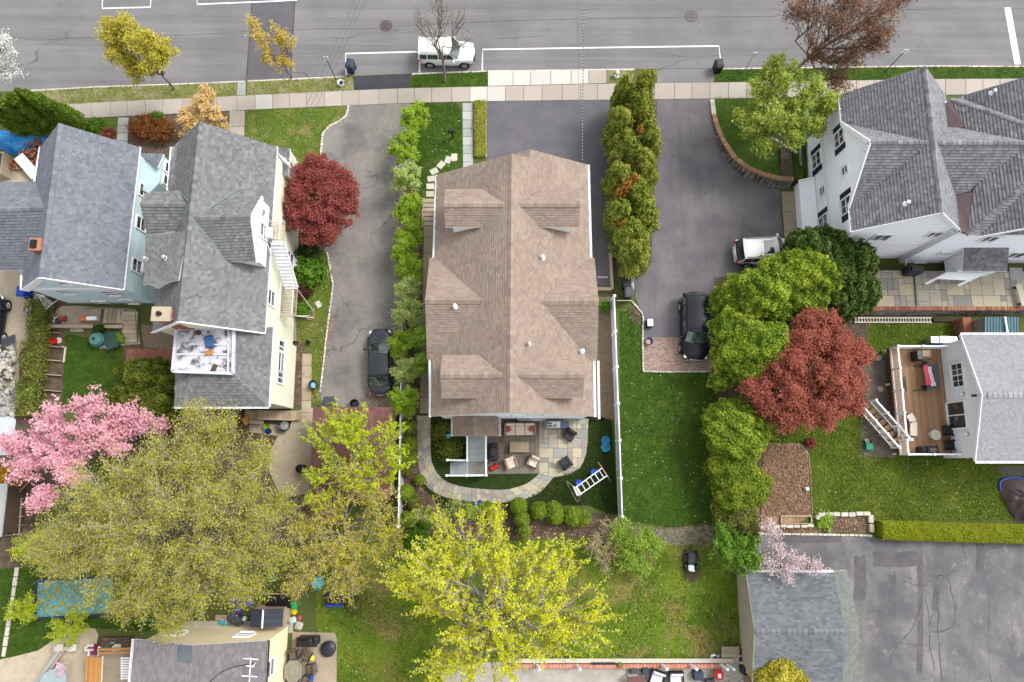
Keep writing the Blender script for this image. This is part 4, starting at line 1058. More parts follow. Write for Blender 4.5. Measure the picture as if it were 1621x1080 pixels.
for px,py,w_,h_ in((1394.7,375,1.0,1.1),(1453,399,1.0,1.0),(1479,370,.8,.9)):
 a,z=wSl.hit(px,py);window(Hw,wSl,a,z,w_,h_,m_white,m_glass,double=True)
 # hipped block to the east with its E-W link
hy0,hy1,hx=14.0,23.2,28.5;kx=.757
def zx(x):return 7+kx*(x-hx)
xm=33.1
rp([(hx,hy1,7),(29.0,21.06,zx(29.0)),(30.2,18.9,zx(30.2)),(29.0,16.67,zx(29.0)),(hx,hy0,7),(xm,18.6,zx(xm))]);rp([(hx,hy1,7),(xm,18.6,zx(xm)),(46,18.6,zx(xm)),(46,hy1,7)]);rp([(hx,hy0,7),(xm,18.6,zx(xm)),(46,18.6,zx(xm)),(46,hy0,7)])
ridge_cap(Hw,(hx,hy1,7),(xm,18.6,zx(xm)),m_sh,.3,.24,.06);ridge_cap(Hw,(hx,hy0,7),(xm,18.6,zx(xm)),m_sh,.3,.24,.06)
ly=19.05;x_a=25.75
rp([(x_a,ly,9.3),(31.7,ly,9.3),(29.05,ly+2.03,7.15),(28.0,ly+2.17,7.0)]);rp([(x_a,ly,9.3),(31.7,ly,9.3),(29.05,ly-2.26,7.12),(28.0,ly-2.38,7.0)])
ridge_cap(Hw,(x_a,ly,9.3),(31.7,ly,9.3),m_sh,.3,.28,.08)
for q_ in(((28.2,23.0,6.9),(28.2,21.06,6.9),(29.05,21.06,7.43),(28.5,23.1,7.03)),((28.2,16.67,6.9),(28.2,14.3,6.9),(28.5,14.1,7.03),(29.05,16.67,7.43))):
 fbn=MB();fbn.prism([Vector(p)for p in q_],.2);mk('valley_cricket',fbn,m_flatbrown,Hw)
 # north and south gabled wings of the hipped block
for(ya_,yb_)in((23.45,18.0),(13.9,19.4)):
 za=7.0;rp([(29.35,ya_,za),(33.2,ya_,za+.9*3.85),(33.2,18.6,za+.9*3.85),(29.35,23.25 if ya_>20 else 14.0,za)])
 rp([(33.2,ya_,za+.9*3.85),(37,ya_,za),(37,18.6,za),(33.2,18.6,za+.9*3.85)])
wl2=Wall((28.2,14.25),(45,14.25),0,[(0,6.9),(1.3,6.95),(5.0,10.2),(8.8,6.95),(16.8,6.9)],(0,-1));siding(Hw,wl2,m_whitewall)
siding(Hw,Wall((28.2,23.1),(45,23.1),0,[(0,6.9),(1.3,6.95),(5.0,10.2),(8.8,6.95),(16.8,6.9)],(0,1)),m_whitewall)
siding(Hw,Wall((45,14.25),(45,23.1),0,[(0,6.9),(4.4,10.2),(8.85,6.9)],(1,0)),m_whitewall)
for px,py,w_,h_ in((1497,400,.8,.5),(1453,417,.7,.5),(1567,377,.9,1.0),(1608,403,1.0,1.2)):
 a,z=wl2.hit(px,py);window(Hw,wl2,a,z,w_,h_,m_white,m_glass,double=w_>.85)
gutter(Hw,(XW-.03,YS,E_),(XW-.03,gs_,E_),m_white);gutter(Hw,(XW-.03,gn,E_),(XW-.03,YN,E_),m_white);gutter(Hw,(XE-.6,YS-.02,E_-.05),(hx+2.6,13.95,6.75),m_white)
f2=MB();f2.beam((29.3,13.86,6.9),(33.2,13.86,10.38),.05,.24);mk('trim_board',f2,m_white,Hw)
for x_ in(22.0,28.15):f2=MB();f2.beam((x_,14.5,0),(x_,14.5,6.5),.12,.12);mk('corner_board',f2,m_white,Hw)
dp=MB();dp.tube([Vector((28.3,14.4,6.4)),Vector((28.3,14.4,.8)),Vector((28.3,13.9,.6))],.045,8);mk('downspout',dp,m_white,Hw)
# low bulkhead on the west side
bx=MB();P_=[Vector(q)for q in((20.95,20.1,.9),(21.84,20.1,1.5),(21.84,15.6,1.5),(20.95,15.6,.9))];bx.prism(P_,.89);mk('side_bay',bx,m_whitewall,Hw)
bt=MB();bt.beam(P_[0]+Vector((-.05,.05,.05)),P_[1]+Vector((0,.05,.05)),.14,.1);mk('bay_trim',bt,m_white,Hw)
bt=MB();bt.beam(P_[3]+Vector((-.05,-.05,.05)),P_[2]+Vector((0,-.05,.05)),.14,.1);mk('bay_trim',bt,m_white,Hw)
# projecting entry with its own little roof
pe=[W(1525,392,3.6),W(1597,392,3.6),W(1594,430,2.8),W(1523,430,2.8)]
pe=PX([(1525.5,392,3.6),(1597,392,3.6),(1594,429.5,2.8),(1523.5,429.5)],[(1525.5,392,3.6),(1597,392,3.6),(1594,429.5,2.8)])
roof_plane(Hw,pe,m_sh,m_white,.26,.19,thick=.12)
ebx0,ebx1=pe[3].x+.15,pe[2].x-.15;eby=pe[3].y+.2
siding(Hw,Wall((ebx0,eby),(ebx0,14.2),.8,[(0,2.7),(14.2-eby,3.5)],(-1,0)),m_whitewall,.14,vert=True)
siding(Hw,Wall((ebx0,eby),(ebx1,eby),.8,[(0,2.7),(ebx1-ebx0,2.7)],(0,-1)),m_whitewall)
siding(Hw,Wall((ebx1,eby),(ebx1,14.2),.8,[(0,2.7),(14.2-eby,3.5)],(1,0)),m_whitewall)
aw=MB();ap=WP([(1478,441.5),(1500,432),(1556,434),(1530,444)],1.9)
for s_ in((0,1),(3,2)):aw.beam(ap[s_[0]]-Vector((.3,.25,.5)),ap[s_[1]],.16,.16)
aw.beam(ap[1],ap[2],.1,.1);aw.prism([ap[0]+Vector((0,0,.02)),ap[1]+Vector((0,0,.06)),ap[2]+Vector((0,0,.06)),ap[3]+Vector((0,0,.02))],.05);mk('entry_canopy',aw,m_white,Hw)
for n_,(x_,y_,z_,l_)in enumerate(((24.3,16.2,9.05,'white angled vent on the steep dark slope above the south gable end'),(31.3,21.9,8.78,'white vent on the far north-east slope of the white house'))):
 if n_==0:P_=onp(1433,323,plane3(Vector((XR,YN,R_)),Vector((XR,YS,R_)),Vector((XW,YS,E_))));vent_pipe(P_.x,P_.y,P_.z,m_wmetal,l_)
 else:P_=onp(1569,148,plane3(Vector((29.35,23,7)),Vector((33.2,23,7+.9*3.85)),Vector((33.2,18,7+.9*3.85))));vent_pipe(P_.x,P_.y,P_.z,m_wmetal,l_)
 # ================================================================= cream house
Hc=root('house',(-18.8,13,0),'cream sided house with a big east gable and a silver flat roof patch','house')
E_,R_=6.2,9.65;pE=plane3(W(316.5,192.6,R_),W(283,508,R_),W(438,233,E_));pW=plane3(W(316.5,192.6,R_),W(283,508,R_),W(272,234,E_))
def rc(pts,**k):return roof_plane(Hc,pts,sh_grey,m_white,.2,.19,pat=.15,**k)
R0,R1=onp(316.5,192.6,pE),onp(282,508,pE)
rc([R0,R1,onp(418.5,527.5,pE),onp(438,233,pE)]);rc([R0,R1,onp(241,526,pW),onp(272,234,pW)])
ridge_cap(Hc,R0,R1,sh_grey,.28,.36,.16)
xE=-15.35
D0=W(396.7,343.5,9.45);D1=W(308.6,345,9.5);n_=W(414,312,7.9);s_=W(406,414.5,7.9)
for Dk,vk in((n_,W(376,301,7.9)),(s_,W(367,419,7.4))):
 pl=plane3(D0,D1,Dk);rc([D0,D1+Vector((-.2,0,0)),onp(*((345,322)if Dk is n_ else(334,378)),pl),Dk+Vector((-1.7,0,0)),Dk],thick=.12)
ridge_cap(Hc,D0,D1,sh_grey,.28,.34,.12)
fl=MB()
for a,b in(((309,345.5),(376,301)),((308.6,351),(367,420))):
 A_=onp(*a,pE)+Vector((0,0,.06));B_=onp(*b,pE)+Vector((0,0,.06));fl.beam(A_,B_,.12,.03)
mk('valley_flashing',fl,m_copper,Hc)
gd=MB();xg=D0.x-.05
gd.add([(xg,n_.y-.1,6.4),(xg,s_.y+.1,6.4),(xg,s_.y+.1,7.8),(xg,D0.y,9.3),(xg,n_.y-.1,7.8),
 (xg-.12,n_.y-.1,6.4),(xg-.12,s_.y+.1,6.4),(xg-.12,s_.y+.1,7.8),(xg-.12,D0.y,9.3),(xg-.12,n_.y-.1,7.8)],
 [(0,1,2,3,4),(9,8,7,6,5),(0,5,6,1),(1,6,7,2),(2,7,8,3),(3,8,9,4),(4,9,5,0)])
mk('gable_face',gd,m_white,Hc)
gf=MB();gf.beam(n_+Vector((.02,0,-.1)),D0+Vector((.02,0,-.1)),.1,.24);gf.beam(s_+Vector((.02,0,-.1)),D0+Vector((.02,0,-.1)),.1,.24);mk('rake_board',gf,m_white,Hc)
for Y in(n_.y-.12,s_.y+.12):ck=MB();ck.box((xg-1.5,Y,7.05),(2.9,.04,1.5));mk('dormer_cheek',ck,m_white,Hc)
gwl=Wall((xg,s_.y),(xg,n_.y),6.4,[(0,7.8),(2,7.8)],(1,0));a,z=gwl.hit(409,360);window(Hc,gwl,a,7.3,.8,1.1,m_white,m_glass)
ac_unit('',gwl,a,6.95,m_white,m_metal,'white air conditioner in the east gable window of the cream house')
# west side dormers
w0,w1=W(222,323,9.1),W(297,323,9.1)
for Dk in(W(230,306,8.35),W(232.5,372,8.05)):
 pl=plane3(w0,w1,Dk);rc([w0,w1,onp(*((284,302)if Dk.y>w0.y else(277,366)),pl),Dk],thick=.12)
ridge_cap(Hc,w0,w1,sh_grey,.28,.34,.1)
sp=PX([(231.5,373.6,8.05),(297.6,365.7,9.6),(283,444,9.6),(227,451,7.9)]);rc(sp,thick=.12)
wb=MB();xw=-22.05
for(ya,yb,zt)in((W(230,308,8.2).y,W(232,370,8.0).y,8.1),(W(231,375,8).y,W(227,449,8).y,7.85)):
 sl=1.3 if zt<8 else-.05
 wb.add([(xw,ya,0),(xw,yb,0),(xw,yb,zt),(xw,ya,zt),(xw+3,ya,0),(xw+3,yb,0),(xw+3,yb,zt+sl),(xw+3,ya,zt+sl)],
  [(0,1,2,3),(0,4,7,3),(1,2,6,5),(3,2,6,7)])
mk('dormer_wall',wb,m_white,Hc)
fl=MB()
for a,b in(((284,302),(299,319)),((298,331),(280,366))):fl.beam(onp(*a,pW)+Vector((0,0,.1)),onp(*b,pW)+Vector((0,0,.12)),.1,.03)
mk('valley_flashing',fl,m_copper,Hc)
for x_,y_,l_ in((233,411,'small vent at the west edge of the shed dormer on the cream house'),(263,409,'small vent half way up the shed dormer on the cream house')):
 P_=onp(x_,y_,plane3(*sp[:3]));vent_pipe(P_.x,P_.y,P_.z,m_metal,l_)
 # walls
cy0,cy1=8.05,20.05
wCE=Wall((-15.65,cy0),(-15.65,cy1),0,[(0,6.1),(cy1-cy0,6.1)],(1,0));siding(Hc,wCE,m_cream,.14)
siding(Hc,Wall((-22.0,cy0),(-22.0,cy1),0,[(0,6.1),(cy1-cy0,6.1)],(-1,0)),m_cream)
siding(Hc,Wall((-22.0,cy0),(-15.65,cy0),0,[(0,6.1),(3.15,9.4),(6.35,6.1)],(0,-1)),m_cream)
siding(Hc,Wall((-22.0,cy1),(-15.65,cy1),0,[(0,6.1),(3.15,9.4),(6.35,6.1)],(0,1)),m_cream)
for px,py,w_ in((458,411,.9),(428,472,.9)):a,z=wCE.hit(px,py);window(Hc,wCE,a,z,w_,1.2,m_white,m_glass)
a,z=wCE.hit(461,414);ac_unit('',wCE,a,z-.3,m_white,m_metal,'white air conditioner in the lower east window of the cream house')
gutter(Hc,onp(438.5,233,pE),onp(419,527,pE),m_white);gutter(Hc,onp(271.5,234,pW),onp(265.5,301,pW),m_white)
fr=MB();fr.beam(onp(241,526.6,pW)-Vector((0,0,.1)),R1-Vector((0,.05,.1)),.06,.24);fr.beam(onp(418.5,528,pE)-Vector((0,0,.1)),R1-Vector((0,.05,.1)),.06,.24);mk('rake_board',fr,m_white,Hc)
# rear addition: hipped skirt round a flat silver roof
za,zf=5.7,6.55
aNE,aSE,aSW=W(432,518,za),W(424.8,643.5,za),W(276.5,643.5,za)
fNE,fSE,fSW,fNW=W(371.7,520,zf+.5),W(370,591,zf+.5),W(278,590,zf-.1),W(281,521,zf)
pe_=plane3(aNE,aSE,W(371,555,zf));ps_=plane3(aSE,aSW,W(330,591,zf))
rc([aNE,aSE,onp(370.5,591,pe_),onp(371.5,518,pe_)]);rc([aSE,aSW,onp(316,591,ps_),onp(370.5,591,ps_)])
rc([aSW,onp(316,591,ps_),W(278,589,za+.15)+Vector((0,0,.0))])
fm=MB();FZ=6.75;fpts=[W(371.5,521,FZ),W(370,592,FZ),W(274.5,588.5,FZ),W(281,521,FZ)];fm.prism(fpts,.7);mk('flat_roof',fm,m_silver,Hc)
pm=MB()
for a,b in zip(fpts,fpts[1:]+fpts[:1]):pm.beam(a+Vector((0,0,.08)),b+Vector((0,0,.08)),.16,.2)
pm.beam(W(362,522,FZ+.05),W(361,590,FZ+.05),.1,.1);pm.beam(W(277,561,FZ+.03),W(360,561,FZ+.03),.12,.05);pm.beam(W(300,545,FZ+.03),W(360,546,FZ+.03),.1,.04)
mk('parapet',pm,mat('silver_edge',[(0.3,S(190,192,204)),(0.7,S(220,222,232))],s1=3,s2=12,fine=.15,rough=.5),Hc)
siding(Hc,Wall((aSE.x-.3,aSE.y+.3),(aSE.x-.3,cy0),0,[(0,5.6),(cy0-aSE.y-.3,5.6)],(1,0)),m_cream,.14)
wAE=Wall((aSE.x-.3,aSE.y+.3),(aSE.x-.3,cy0),0,[(0,5.6),(1,5.6)],(1,0))
siding(Hc,Wall((aSW.x+.3,aSE.y+.3),(aSE.x-.3,aSE.y+.3),0,[(0,5.6),(aSE.x-aSW.x-.6,5.6)],(0,-1)),m_cream)
siding(Hc,Wall((aSW.x+.3,aSE.y+.3),(aSW.x+.3,cy0),0,[(0,5.6),(cy0-aSE.y-.3,5.6)],(-1,0)),m_cream)
for px,py,w_ in((444.5,549,.7),(443.5,573,1.3),(442.5,598,.7)):a,z=wAE.hit(px,py);window(Hc,wAE,a,z,w_,1.1,m_white,m_glass,double=w_<1)
gutter(Hc,aSE+Vector((.05,0,-.04)),aNE+Vector((.05,0,-.04)),m_white);gutter(Hc,aSW-Vector((0,.06,.04)),aSE-Vector((0,.06,.04)),m_white)
# north-east porch
pp_=PX([(439,233.5,4.3),(459.5,235,4.1),(456.5,277,4.1),(437,277)],[(439,233.5,4.3),(459.5,235,4.1),(456.5,277,4.1)]);roof_plane(Hc,pp_,sh_grey,m_white,.2,.19,thick=.15)
pc=MB();pc.prism([p-Vector((0,0,.16))for p in[pp_[0],pp_[1]-Vector((.1,0,0)),pp_[2]-Vector((.1,0,0)),pp_[3]]],4.0);mk('porch_wall',pc,m_cream,Hc)
an=root('tv_antenna',W(451,251,4.4),'metal aerial lying over the small porch roof at the front of the cream house','antenna')
mb=MB();mb.tube([W(441,247,4.5),W(457,258,4.6)],.025,5)
for k in range(5):c=W(444+k*3,249+k*2.2,4.62);mb.tube([c+Vector((-.25,.35,0)),c+Vector((.25,-.35,0))],.015,4)
mk('boom',mb,m_wmetal,an)
# chimneys
ch=root('chimney',W(262,500,7),'brick chimney with a buff cap on the south-west corner of the cream house','chimney')
c=W(252,497,9.6);brick_stack(ch,(c.x+.12,c.y),.95,.62,5.6,9.45)
cb=MB();cb.box((c.x+.1,c.y,9.55),(1.1,.85,.14),t=.6);mk('cap',cb,m_conc_tan,ch);cf=MB();cf.cyl((c.x+.02,c.y,9.6),(c.x+.02,c.y,9.77),.15,.14,12);mk('flue',cf,m_blk,ch)
# satellite dish on the gable
sd_=root('satellite_dish',W(411,334,7.6),'round grey satellite dish on the white east gable of the cream house','satellite dish')
mb=MB();c=W(411.5,334,7.7);D_=Vector((.75,.1,.62)).normalized();U_=Vector((0,1,0)).cross(D_).normalized();V_=D_.cross(U_)
ringp=[]
for r_,q_ in((0.02,-.1),(.2,-.07),(.36,0.0)):
 for i in range(16):th=i/16*6.283;ringp.append(c+D_*q_+U_*(r_*math.cos(th))+V_*(r_*.85*math.sin(th)))
mb.add(ringp,[(k*16+i,k*16+(i+1)%16,(k+1)*16+(i+1)%16,(k+1)*16+i)for k in range(2)for i in range(16)]+[tuple(range(16))]);mk('reflector',mb,flat('dish_grey',S(96,100,106),rough=.5),sd_)
mb=MB();mb.tube([c-D_*.1,c-D_*.35-Vector((.1,0,.2)),Vector((xg,c.y,c.z-.4))],.03,6);mb.tube([c-V_*.3,c+D_*.4],.015,5);mb.box(c+D_*.42,(.1,.1,.08));mk('arm',mb,m_wmetal,sd_)
# fire escape: landing, ladder-stair, lower landing
fe=root('fire_escape',(-15.2,14,0),'white metal fire escape stair hanging on the east wall of the cream house','fire escape')
def grate(p0,p1,wx,m,name='landing'):
 mb=MB();n=int((Vector(p1)-Vector(p0)).length/.12)
 for i in range(n+1):p=Vector(p0).lerp(Vector(p1),i/n);mb.box(p,(wx,.05,.03))
 for s_ in(-.5,.5):mb.beam(Vector(p0)+Vector((s_*wx,0,0)),Vector(p1)+Vector((s_*wx,0,0)),.04,.05)
 mk(name,mb,m,fe)
xA=-15.0;yA0,yA1=W(425,352,6.4).y,W(425,385,6.3).y
grate((xA,yA0,6.3),(xA,yA1,6.3),.95,m_woodg)
y_b0,y_b1=W(445,455,3.2).y,W(445,500,3.2).y
grate((xA,y_b0,3.1),(xA,y_b1,3.1),.95,m_woodg)
for k in range(14):
 f=k/13;mb=MB();mb.box((xA+.1,yA1+(y_b0-yA1)*f,6.3+(3.15-6.3)*f),(.8,.22,.03));mk('tread',mb,m_white,fe)
sr=MB()
for s_ in(-.32,.52):
 sr.beam((xA+s_,yA1,6.3),(xA+s_,y_b0,3.15),.05,.16);sr.tube([Vector((xA+s_,yA0,7.3)),Vector((xA+s_,yA1,7.3)),Vector((xA+s_,y_b0,4.1)),Vector((xA+s_,y_b1,4.1))],.022,5)
for y_,z_ in((yA0,6.3),(yA1,6.3),(y_b0,3.1),(y_b1,3.1),((yA1+y_b0)/2,4.7)):
 for s_ in(-.32,.52):sr.tube([Vector((xA+s_,y_,z_)),Vector((xA+s_,y_,z_+1))],.022,5)
 sr.tube([Vector((xA+.45,y_,z_)),Vector((-15.65,y_,z_-1))],.02,5)
sr.tube([Vector((xA+.5,y_b1,3.1)),W(497,503,.05)],.03,5);sr.tube([Vector((xA+.2,y_b1,3.1)),W(490,500,.05)],.03,5);sr.tube([Vector((xA+.4,y_b0,3.2)),W(498,495,.05)],.02,5)
mk('handrail',sr,m_wmetal,fe)
# ================================================================= blue house
Hb=root('house',(-29,15,0),'light blue house with a blue-grey shingled roof and a small brick chimney','house')
E_,R_=4.5,7.7;pE=plane3(W(94.4,195.7,R_),W(63,438,R_),W(221,233.5,E_));pW=plane3(W(94.4,195.7,R_),W(63,438,R_),W(34.6,458.5,4.4))
def rb(pts,**k):return roof_plane(Hb,pts,sh_blue,m_white,.19,.2,pat=.15,**k)
R0,R1=onp(94,195.7,pE),onp(62.5,438.3,pE)
rb([R0,R1,onp(195,458,pE),onp(221,233.5,pE)]);rb([R0,R1,onp(34.6,458.5,pW),onp(64.5,233.5,pW)])
ridge_cap(Hb,R0,R1,sh_blue,.28,.36,.14)
zc=7.0;w0,w1=W(0,331,zc),W(70,329.5,zc);w0=w0+(w0-w1)*.05
for Dk in(W(-4,290,4.4),W(-4,428,4.4)):
 pl=plane3(w0,w1,Dk);rb([w0,w1,onp(*((54,288)if Dk.y>w0.y else(35,428)),pl)+Vector((.3,0,0)),Dk])
ridge_cap(Hb,w0,w1,sh_blue,.28,.34,.12)
ex,wx_=-25.75,-31.95;by0,by1=11.25,20.85
wBE=Wall((ex,by0),(ex,by1),0,[(0,4.4),(by1-by0,4.4)],(1,0));siding(Hb,wBE,m_tealw,.15)
wBS=Wall((wx_,by0),(ex,by0),0,[(0,4.3),(3.1,7.4),(ex-wx_,4.3)],(0,-1));siding(Hb,wBS,m_bluew,.15)
siding(Hb,Wall((wx_,by1),(ex,by1),0,[(0,4.3),(3.1,7.4),(ex-wx_,4.3)],(0,1)),m_bluew)
siding(Hb,Wall((wx_,by0),(wx_,by1),0,[(0,4.3),(by1-by0,4.3)],(-1,0)),m_bluew)
tb=MB();wbeam(tb,wBS,0,4.35,ex-wx_,4.35,.32,.12);wbeam(tb,wBS,0,4.3,3.1,7.35,.3,.2);wbeam(tb,wBS,ex-wx_,4.3,3.1,7.35,.3,.2);mk('trim_board',tb,m_white,Hb)
for px,py,w_,h_ in((226.6,303,.8,1.1),(222,354.5,.8,1.1),(215.6,421,.8,1.1)):a,z=wBE.hit(px,py);window(Hb,wBE,a,z,w_,h_,m_white,m_glass)
a,z=wBE.hit(221,424);ac_unit('',wBE,a,z-.2,m_white,m_metal,'white air conditioner in the southern east window of the blue house')
for px,py,w_,h_ in((100,446,.8,1.0),(103.5,461,.9,1.0),(174.6,463,.9,1.1),(163,479,.8,1.0),(206,476.5,.8,1.0)):a,z=wBS.hit(px,py);window(Hb,wBS,a,z,w_,h_,m_white,m_glass)
gutter(Hb,onp(221.5,233.5,pE),onp(195.5,458,pE),m_white);gutter(Hb,onp(64,233.5,pW),onp(54,291,pW),m_white);gutter(Hb,onp(34.2,427,pW),onp(34,458,pW),m_white)
rk=MB();rk.beam(onp(195,458.6,pE)-Vector((0,0.02,.08)),R1-Vector((0,.06,.08)),.05,.24);rk.beam(onp(34.6,459,pW)-Vector((0,0.02,.08)),R1-Vector((0,.06,.08)),.05,.24);mk('rake_board',rk,m_white,Hb)
# front bay
bp=PX([(222,243.5,3.1),(259.5,244,3.1),(249.5,266,3.4)]);roof_plane(Hb,bp,sh_blue,m_white,.22,.2,thick=.12)
bb=MB();q=[Vector((p.x,p.y,3.0))for p in(W(222,246,3),W(258,246,3),W(252,290,3),W(236,306,3),W(222,300,3))];bb.prism(q,3.0);mk('bay_wall',bb,m_tealw,Hb)
wq=Wall((q[1].x,q[1].y),(q[2].x,q[2].y),0,[(0,3),(2,3)],(1,0));window(Hb,wq,wq.L*.3,1.9,.6,1.4,m_white,m_glass);window(Hb,wq,wq.L*.75,1.9,.6,1.4,m_white,m_glass)
ch=root('chimney',W(58,392,7),'small red brick chimney on the west slope of the blue house','chimney')
c=W(50,385,8.0);brick_stack(ch,(c.x+.15,c.y-.05),.62,.7,5.9,7.85,m_brick)
cb=MB();cb.box((c.x+.15,c.y-.05,7.9),(.7,.78,.1),t=.8);mk('cap',cb,m_brick,ch);cf=MB();cf.box((c.x+.12,c.y-.05,8.0),(.34,.5,.2));mk('flue',cf,m_blk,ch)
cg=MB();cg.box((c.x+.75,c.y+.02,7.3),(.4,.5,.1));mk('flashing',cg,m_flatbrown,ch)
# ================================================================= grey-roofed house with the deck (right)
Hd=root('house',(36,4,0),'pale grey roofed house with a brown deck and sliding door','house')
e_,r_=3.7,5.1
dNW,dSW,dP=W(1523,530.5,e_),W(1544,731,e_),W(1557,625,r_)
dP=Vector((29.62,dP.y,r_));dNW=Vector((29.62,8.25,e_));dSW=Vector((29.62,.0,e_))
for q in(dNW,dSW):roof_plane(Hd,[dP,Vector((46,dP.y,r_)),Vector((46,q.y,e_)),q],sh_deck,m_white,.16,.15)
ridge_cap(Hd,dP+Vector((.3,0,0)),(46,dP.y,r_),sh_deck,.32,.4,.06)
wD=Wall((29.9,.25),(29.9,8.0),0,[(0,3.6),(dP.y-.25,4.95),(7.75,3.6)],(-1,0));siding(Hd,wD,m_greyw,.15)
siding(Hd,Wall((29.9,.25),(46,.25),0,[(0,3.6),(16,3.6)],(0,-1)),m_greyw);siding(Hd,Wall((29.9,8.0),(46,8.0),0,[(0,3.6),(16,3.6)],(0,1)),m_greyw)
siding(Hd,Wall((46,.25),(46,8.0),0,[(0,3.6),(dP.y-.25,4.95),(7.75,3.6)],(1,0)),m_greyw)
rk=MB()
for q in(dNW,dSW):rk.beam(q-Vector((.02,0,.08)),dP-Vector((.02,0,.08)),.06,.2)
mk('rake_board',rk,m_white,Hd);gutter(Hd,dNW+Vector((0,.05,0)),(46,8.3,e_),m_white);gutter(Hd,dSW-Vector((0,.05,0)),(46,-.05,e_),m_white)
a,z=wD.hit(1517,594);window(Hd,wD,a,2.55,1.5,1.1,m_white,m_glass,double=True,grid=True)
a,z=wD.hit(1519,657);window(Hd,wD,a,2.0,1.7,1.75,m_white,m_glass,double=True)
for px,py,l_ in((1523.5,624,'round porch lamp between the deck window and the sliding door'),(1531,687,'round porch lamp south of the sliding door')):
 a,z=wD.hit(px,py);p=wD.pt(a,2.9,.05);lm=root('porch_lamp',p,l_,'lamp','lamps on the deck wall');mb=MB();mb.cyl(p-wD.n*.06,p,.13,.13,12);mk('backplate',mb,m_conc_tan,lm);mb=MB();mb.lathe(p+wD.n*.1-Vector((0,0,.1)),[(.03,0),(.1,.04),(.1,.16),(.03,.2)],10);mk('lamp_shade',mb,m_white,lm)
fb=root('flood_lamp',(29.55,dP.y,4.6),'dark flood lamp under the gable peak above the deck','lamp');mb=MB();mb.rbox((29.45,dP.y,4.55),(.3,.16,.14),.03);mk('housing',mb,m_dk,fb);mb=MB();mb.cyl((29.7,dP.y,4.55),(29.86,dP.y,4.55),.05,.05,8);mk('bracket',mb,m_white,fb)
# deck
dk=root('deck',W(1455,640,0),'raised brown plank deck with white railings beside the pale grey house','deck')
DF=WP([(1407,550.5),(1490,551),(1507,721),(1418,720)],1.0);x0,x1=DF[0].x,29.85;y1,y0=DF[0].y,DF[2].y
mb=MB();x_=x0
while x_<x1-.05:mb.box((x_+.07,(y0+y1)/2,.985),(.132,y1-y0,.03));x_+=.14
mk('deck_board',mb,m_deckb,dk,kind='stuff')
mb=MB();mb.box(((x0+x1)/2,y0+.02,.83),(x1-x0,.05,.26));mb.box(((x0+x1)/2,y1-.02,.83),(x1-x0,.05,.26));mb.box((x0+.02,(y0+y1)/2,.83),(.05,y1-y0-.1,.26));mk('rim_joist',mb,m_woodd,dk)
mb=MB()
for i in range(4):
 for j in range(4):mb.box((x0+.1+i*(x1-x0-.3)/3,y0+.1+j*(y1-y0-.2)/3,.35),(.12,.12,.7))
mk('pier',mb,m_white,dk)
ys=W(1404,690,1).y
railing(dk,[Vector((x1-.1,y1-.06,1)),Vector((x0+.06,y1-.06,1)),Vector((x0+.06,ys,1))],1.0,m_white,1.6)
railing(dk,[Vector((x1-.1,y0+.06,1)),Vector((x0+.06,y0+.06,1)),Vector((x0+.06,y0+1.0,1))],1.0,m_white,1.6)
dst=root('deck_stairs',W(1390,665),'white railed stairs leading down from the deck to the grass','stairs')
t0,t1=Vector((x0-.05,ys-.55,1.0)),W(1366,641,0.05);wd_=Vector(((t1-t0).y,-(t1-t0).x,0)).normalized()*.5
for i in range(7):
 f=(i+.5)/7;p=t0.lerp(t1,f);mb=MB();mb.box(p,(.34,1.0,.05),rz=math.atan2((t1-t0).y,(t1-t0).x));mk('tread',mb,m_deckb,dst)
for s_ in(-1,1):railing(dst,[t0+wd_*s_,t1+wd_*s_],.95,m_white,1.3)
# ================================================================= yellow house at the bottom edge
Hs=root('house',(-18.7,-15,0),'yellow stucco house with streaked grey roof at the bottom edge','house')
e_,r_=4.5,5.5
pE=plane3(W(306,1021.5,r_),W(306,1021.5,r_)-Vector((0,5,0)),W(424.5,1014,e_));pW=plane3(W(306,1021.5,r_),W(306,1021.5,r_)-Vector((0,5,0)),W(212,1012,e_))
R0=W(306,1021.5,r_);NE,NW=W(424.5,1014,e_),W(212,1012,e_)
for q in(NE,NW):roof_plane(Hs,[R0,R0-Vector((0,7,0)),Vector((q.x,R0.y-7,e_)),q],sh_bottom,m_white,.26,.15)
wNb=Wall((NW.x+.25,NW.y-.25),(NE.x-.25,NW.y-.25),0,[(0,e_-.1),(R0.x-NW.x-.25,r_-.15),(NE.x-NW.x-.5,e_-.1)],(0,1));siding(Hs,wNb,m_yellow,.2,.012)
wEb=Wall((NE.x-.25,NW.y-7),(NE.x-.25,NW.y-.25),0,[(0,e_-.1),(6.75,e_-.1)],(1,0));siding(Hs,wEb,m_yellow,.2,.012)
siding(Hs,Wall((NW.x+.25,NW.y-7),(NW.x+.25,NW.y-.25),0,[(0,e_-.1),(6.75,e_-.1)],(-1,0)),m_yellow,.2,.012)
siding(Hs,Wall((NW.x+.25,NW.y-7),(NE.x-.25,NW.y-7),0,[(0,e_-.1),(R0.x-NW.x-.25,r_-.15),(NE.x-NW.x-.5,e_-.1)],(0,-1)),m_yellow,.2,.012)
for px,py in((280,1004),(387,1006)):a,z=wNb.hit(px,py);window(Hs,wNb,a,z,.9,.9,m_white,m_glass)
a,z=wEb.hit(427,1057);window(Hs,wEb,a,z,.9,1.2,m_white,m_glass)
pt_=MB();pt_.prism([p+Vector((0,0,.05))for p in[onp(282,1021.5,pW),onp(305.5,1022.5,pW),onp(304,1049,pW),onp(281,1047,pW)]],.03);mk('roof_patch',pt_,mat('slate_felt',[(0.3,S(96,104,112)),(0.7,S(112,118,126))],s1=2,s2=20,fine=.1),Hs)
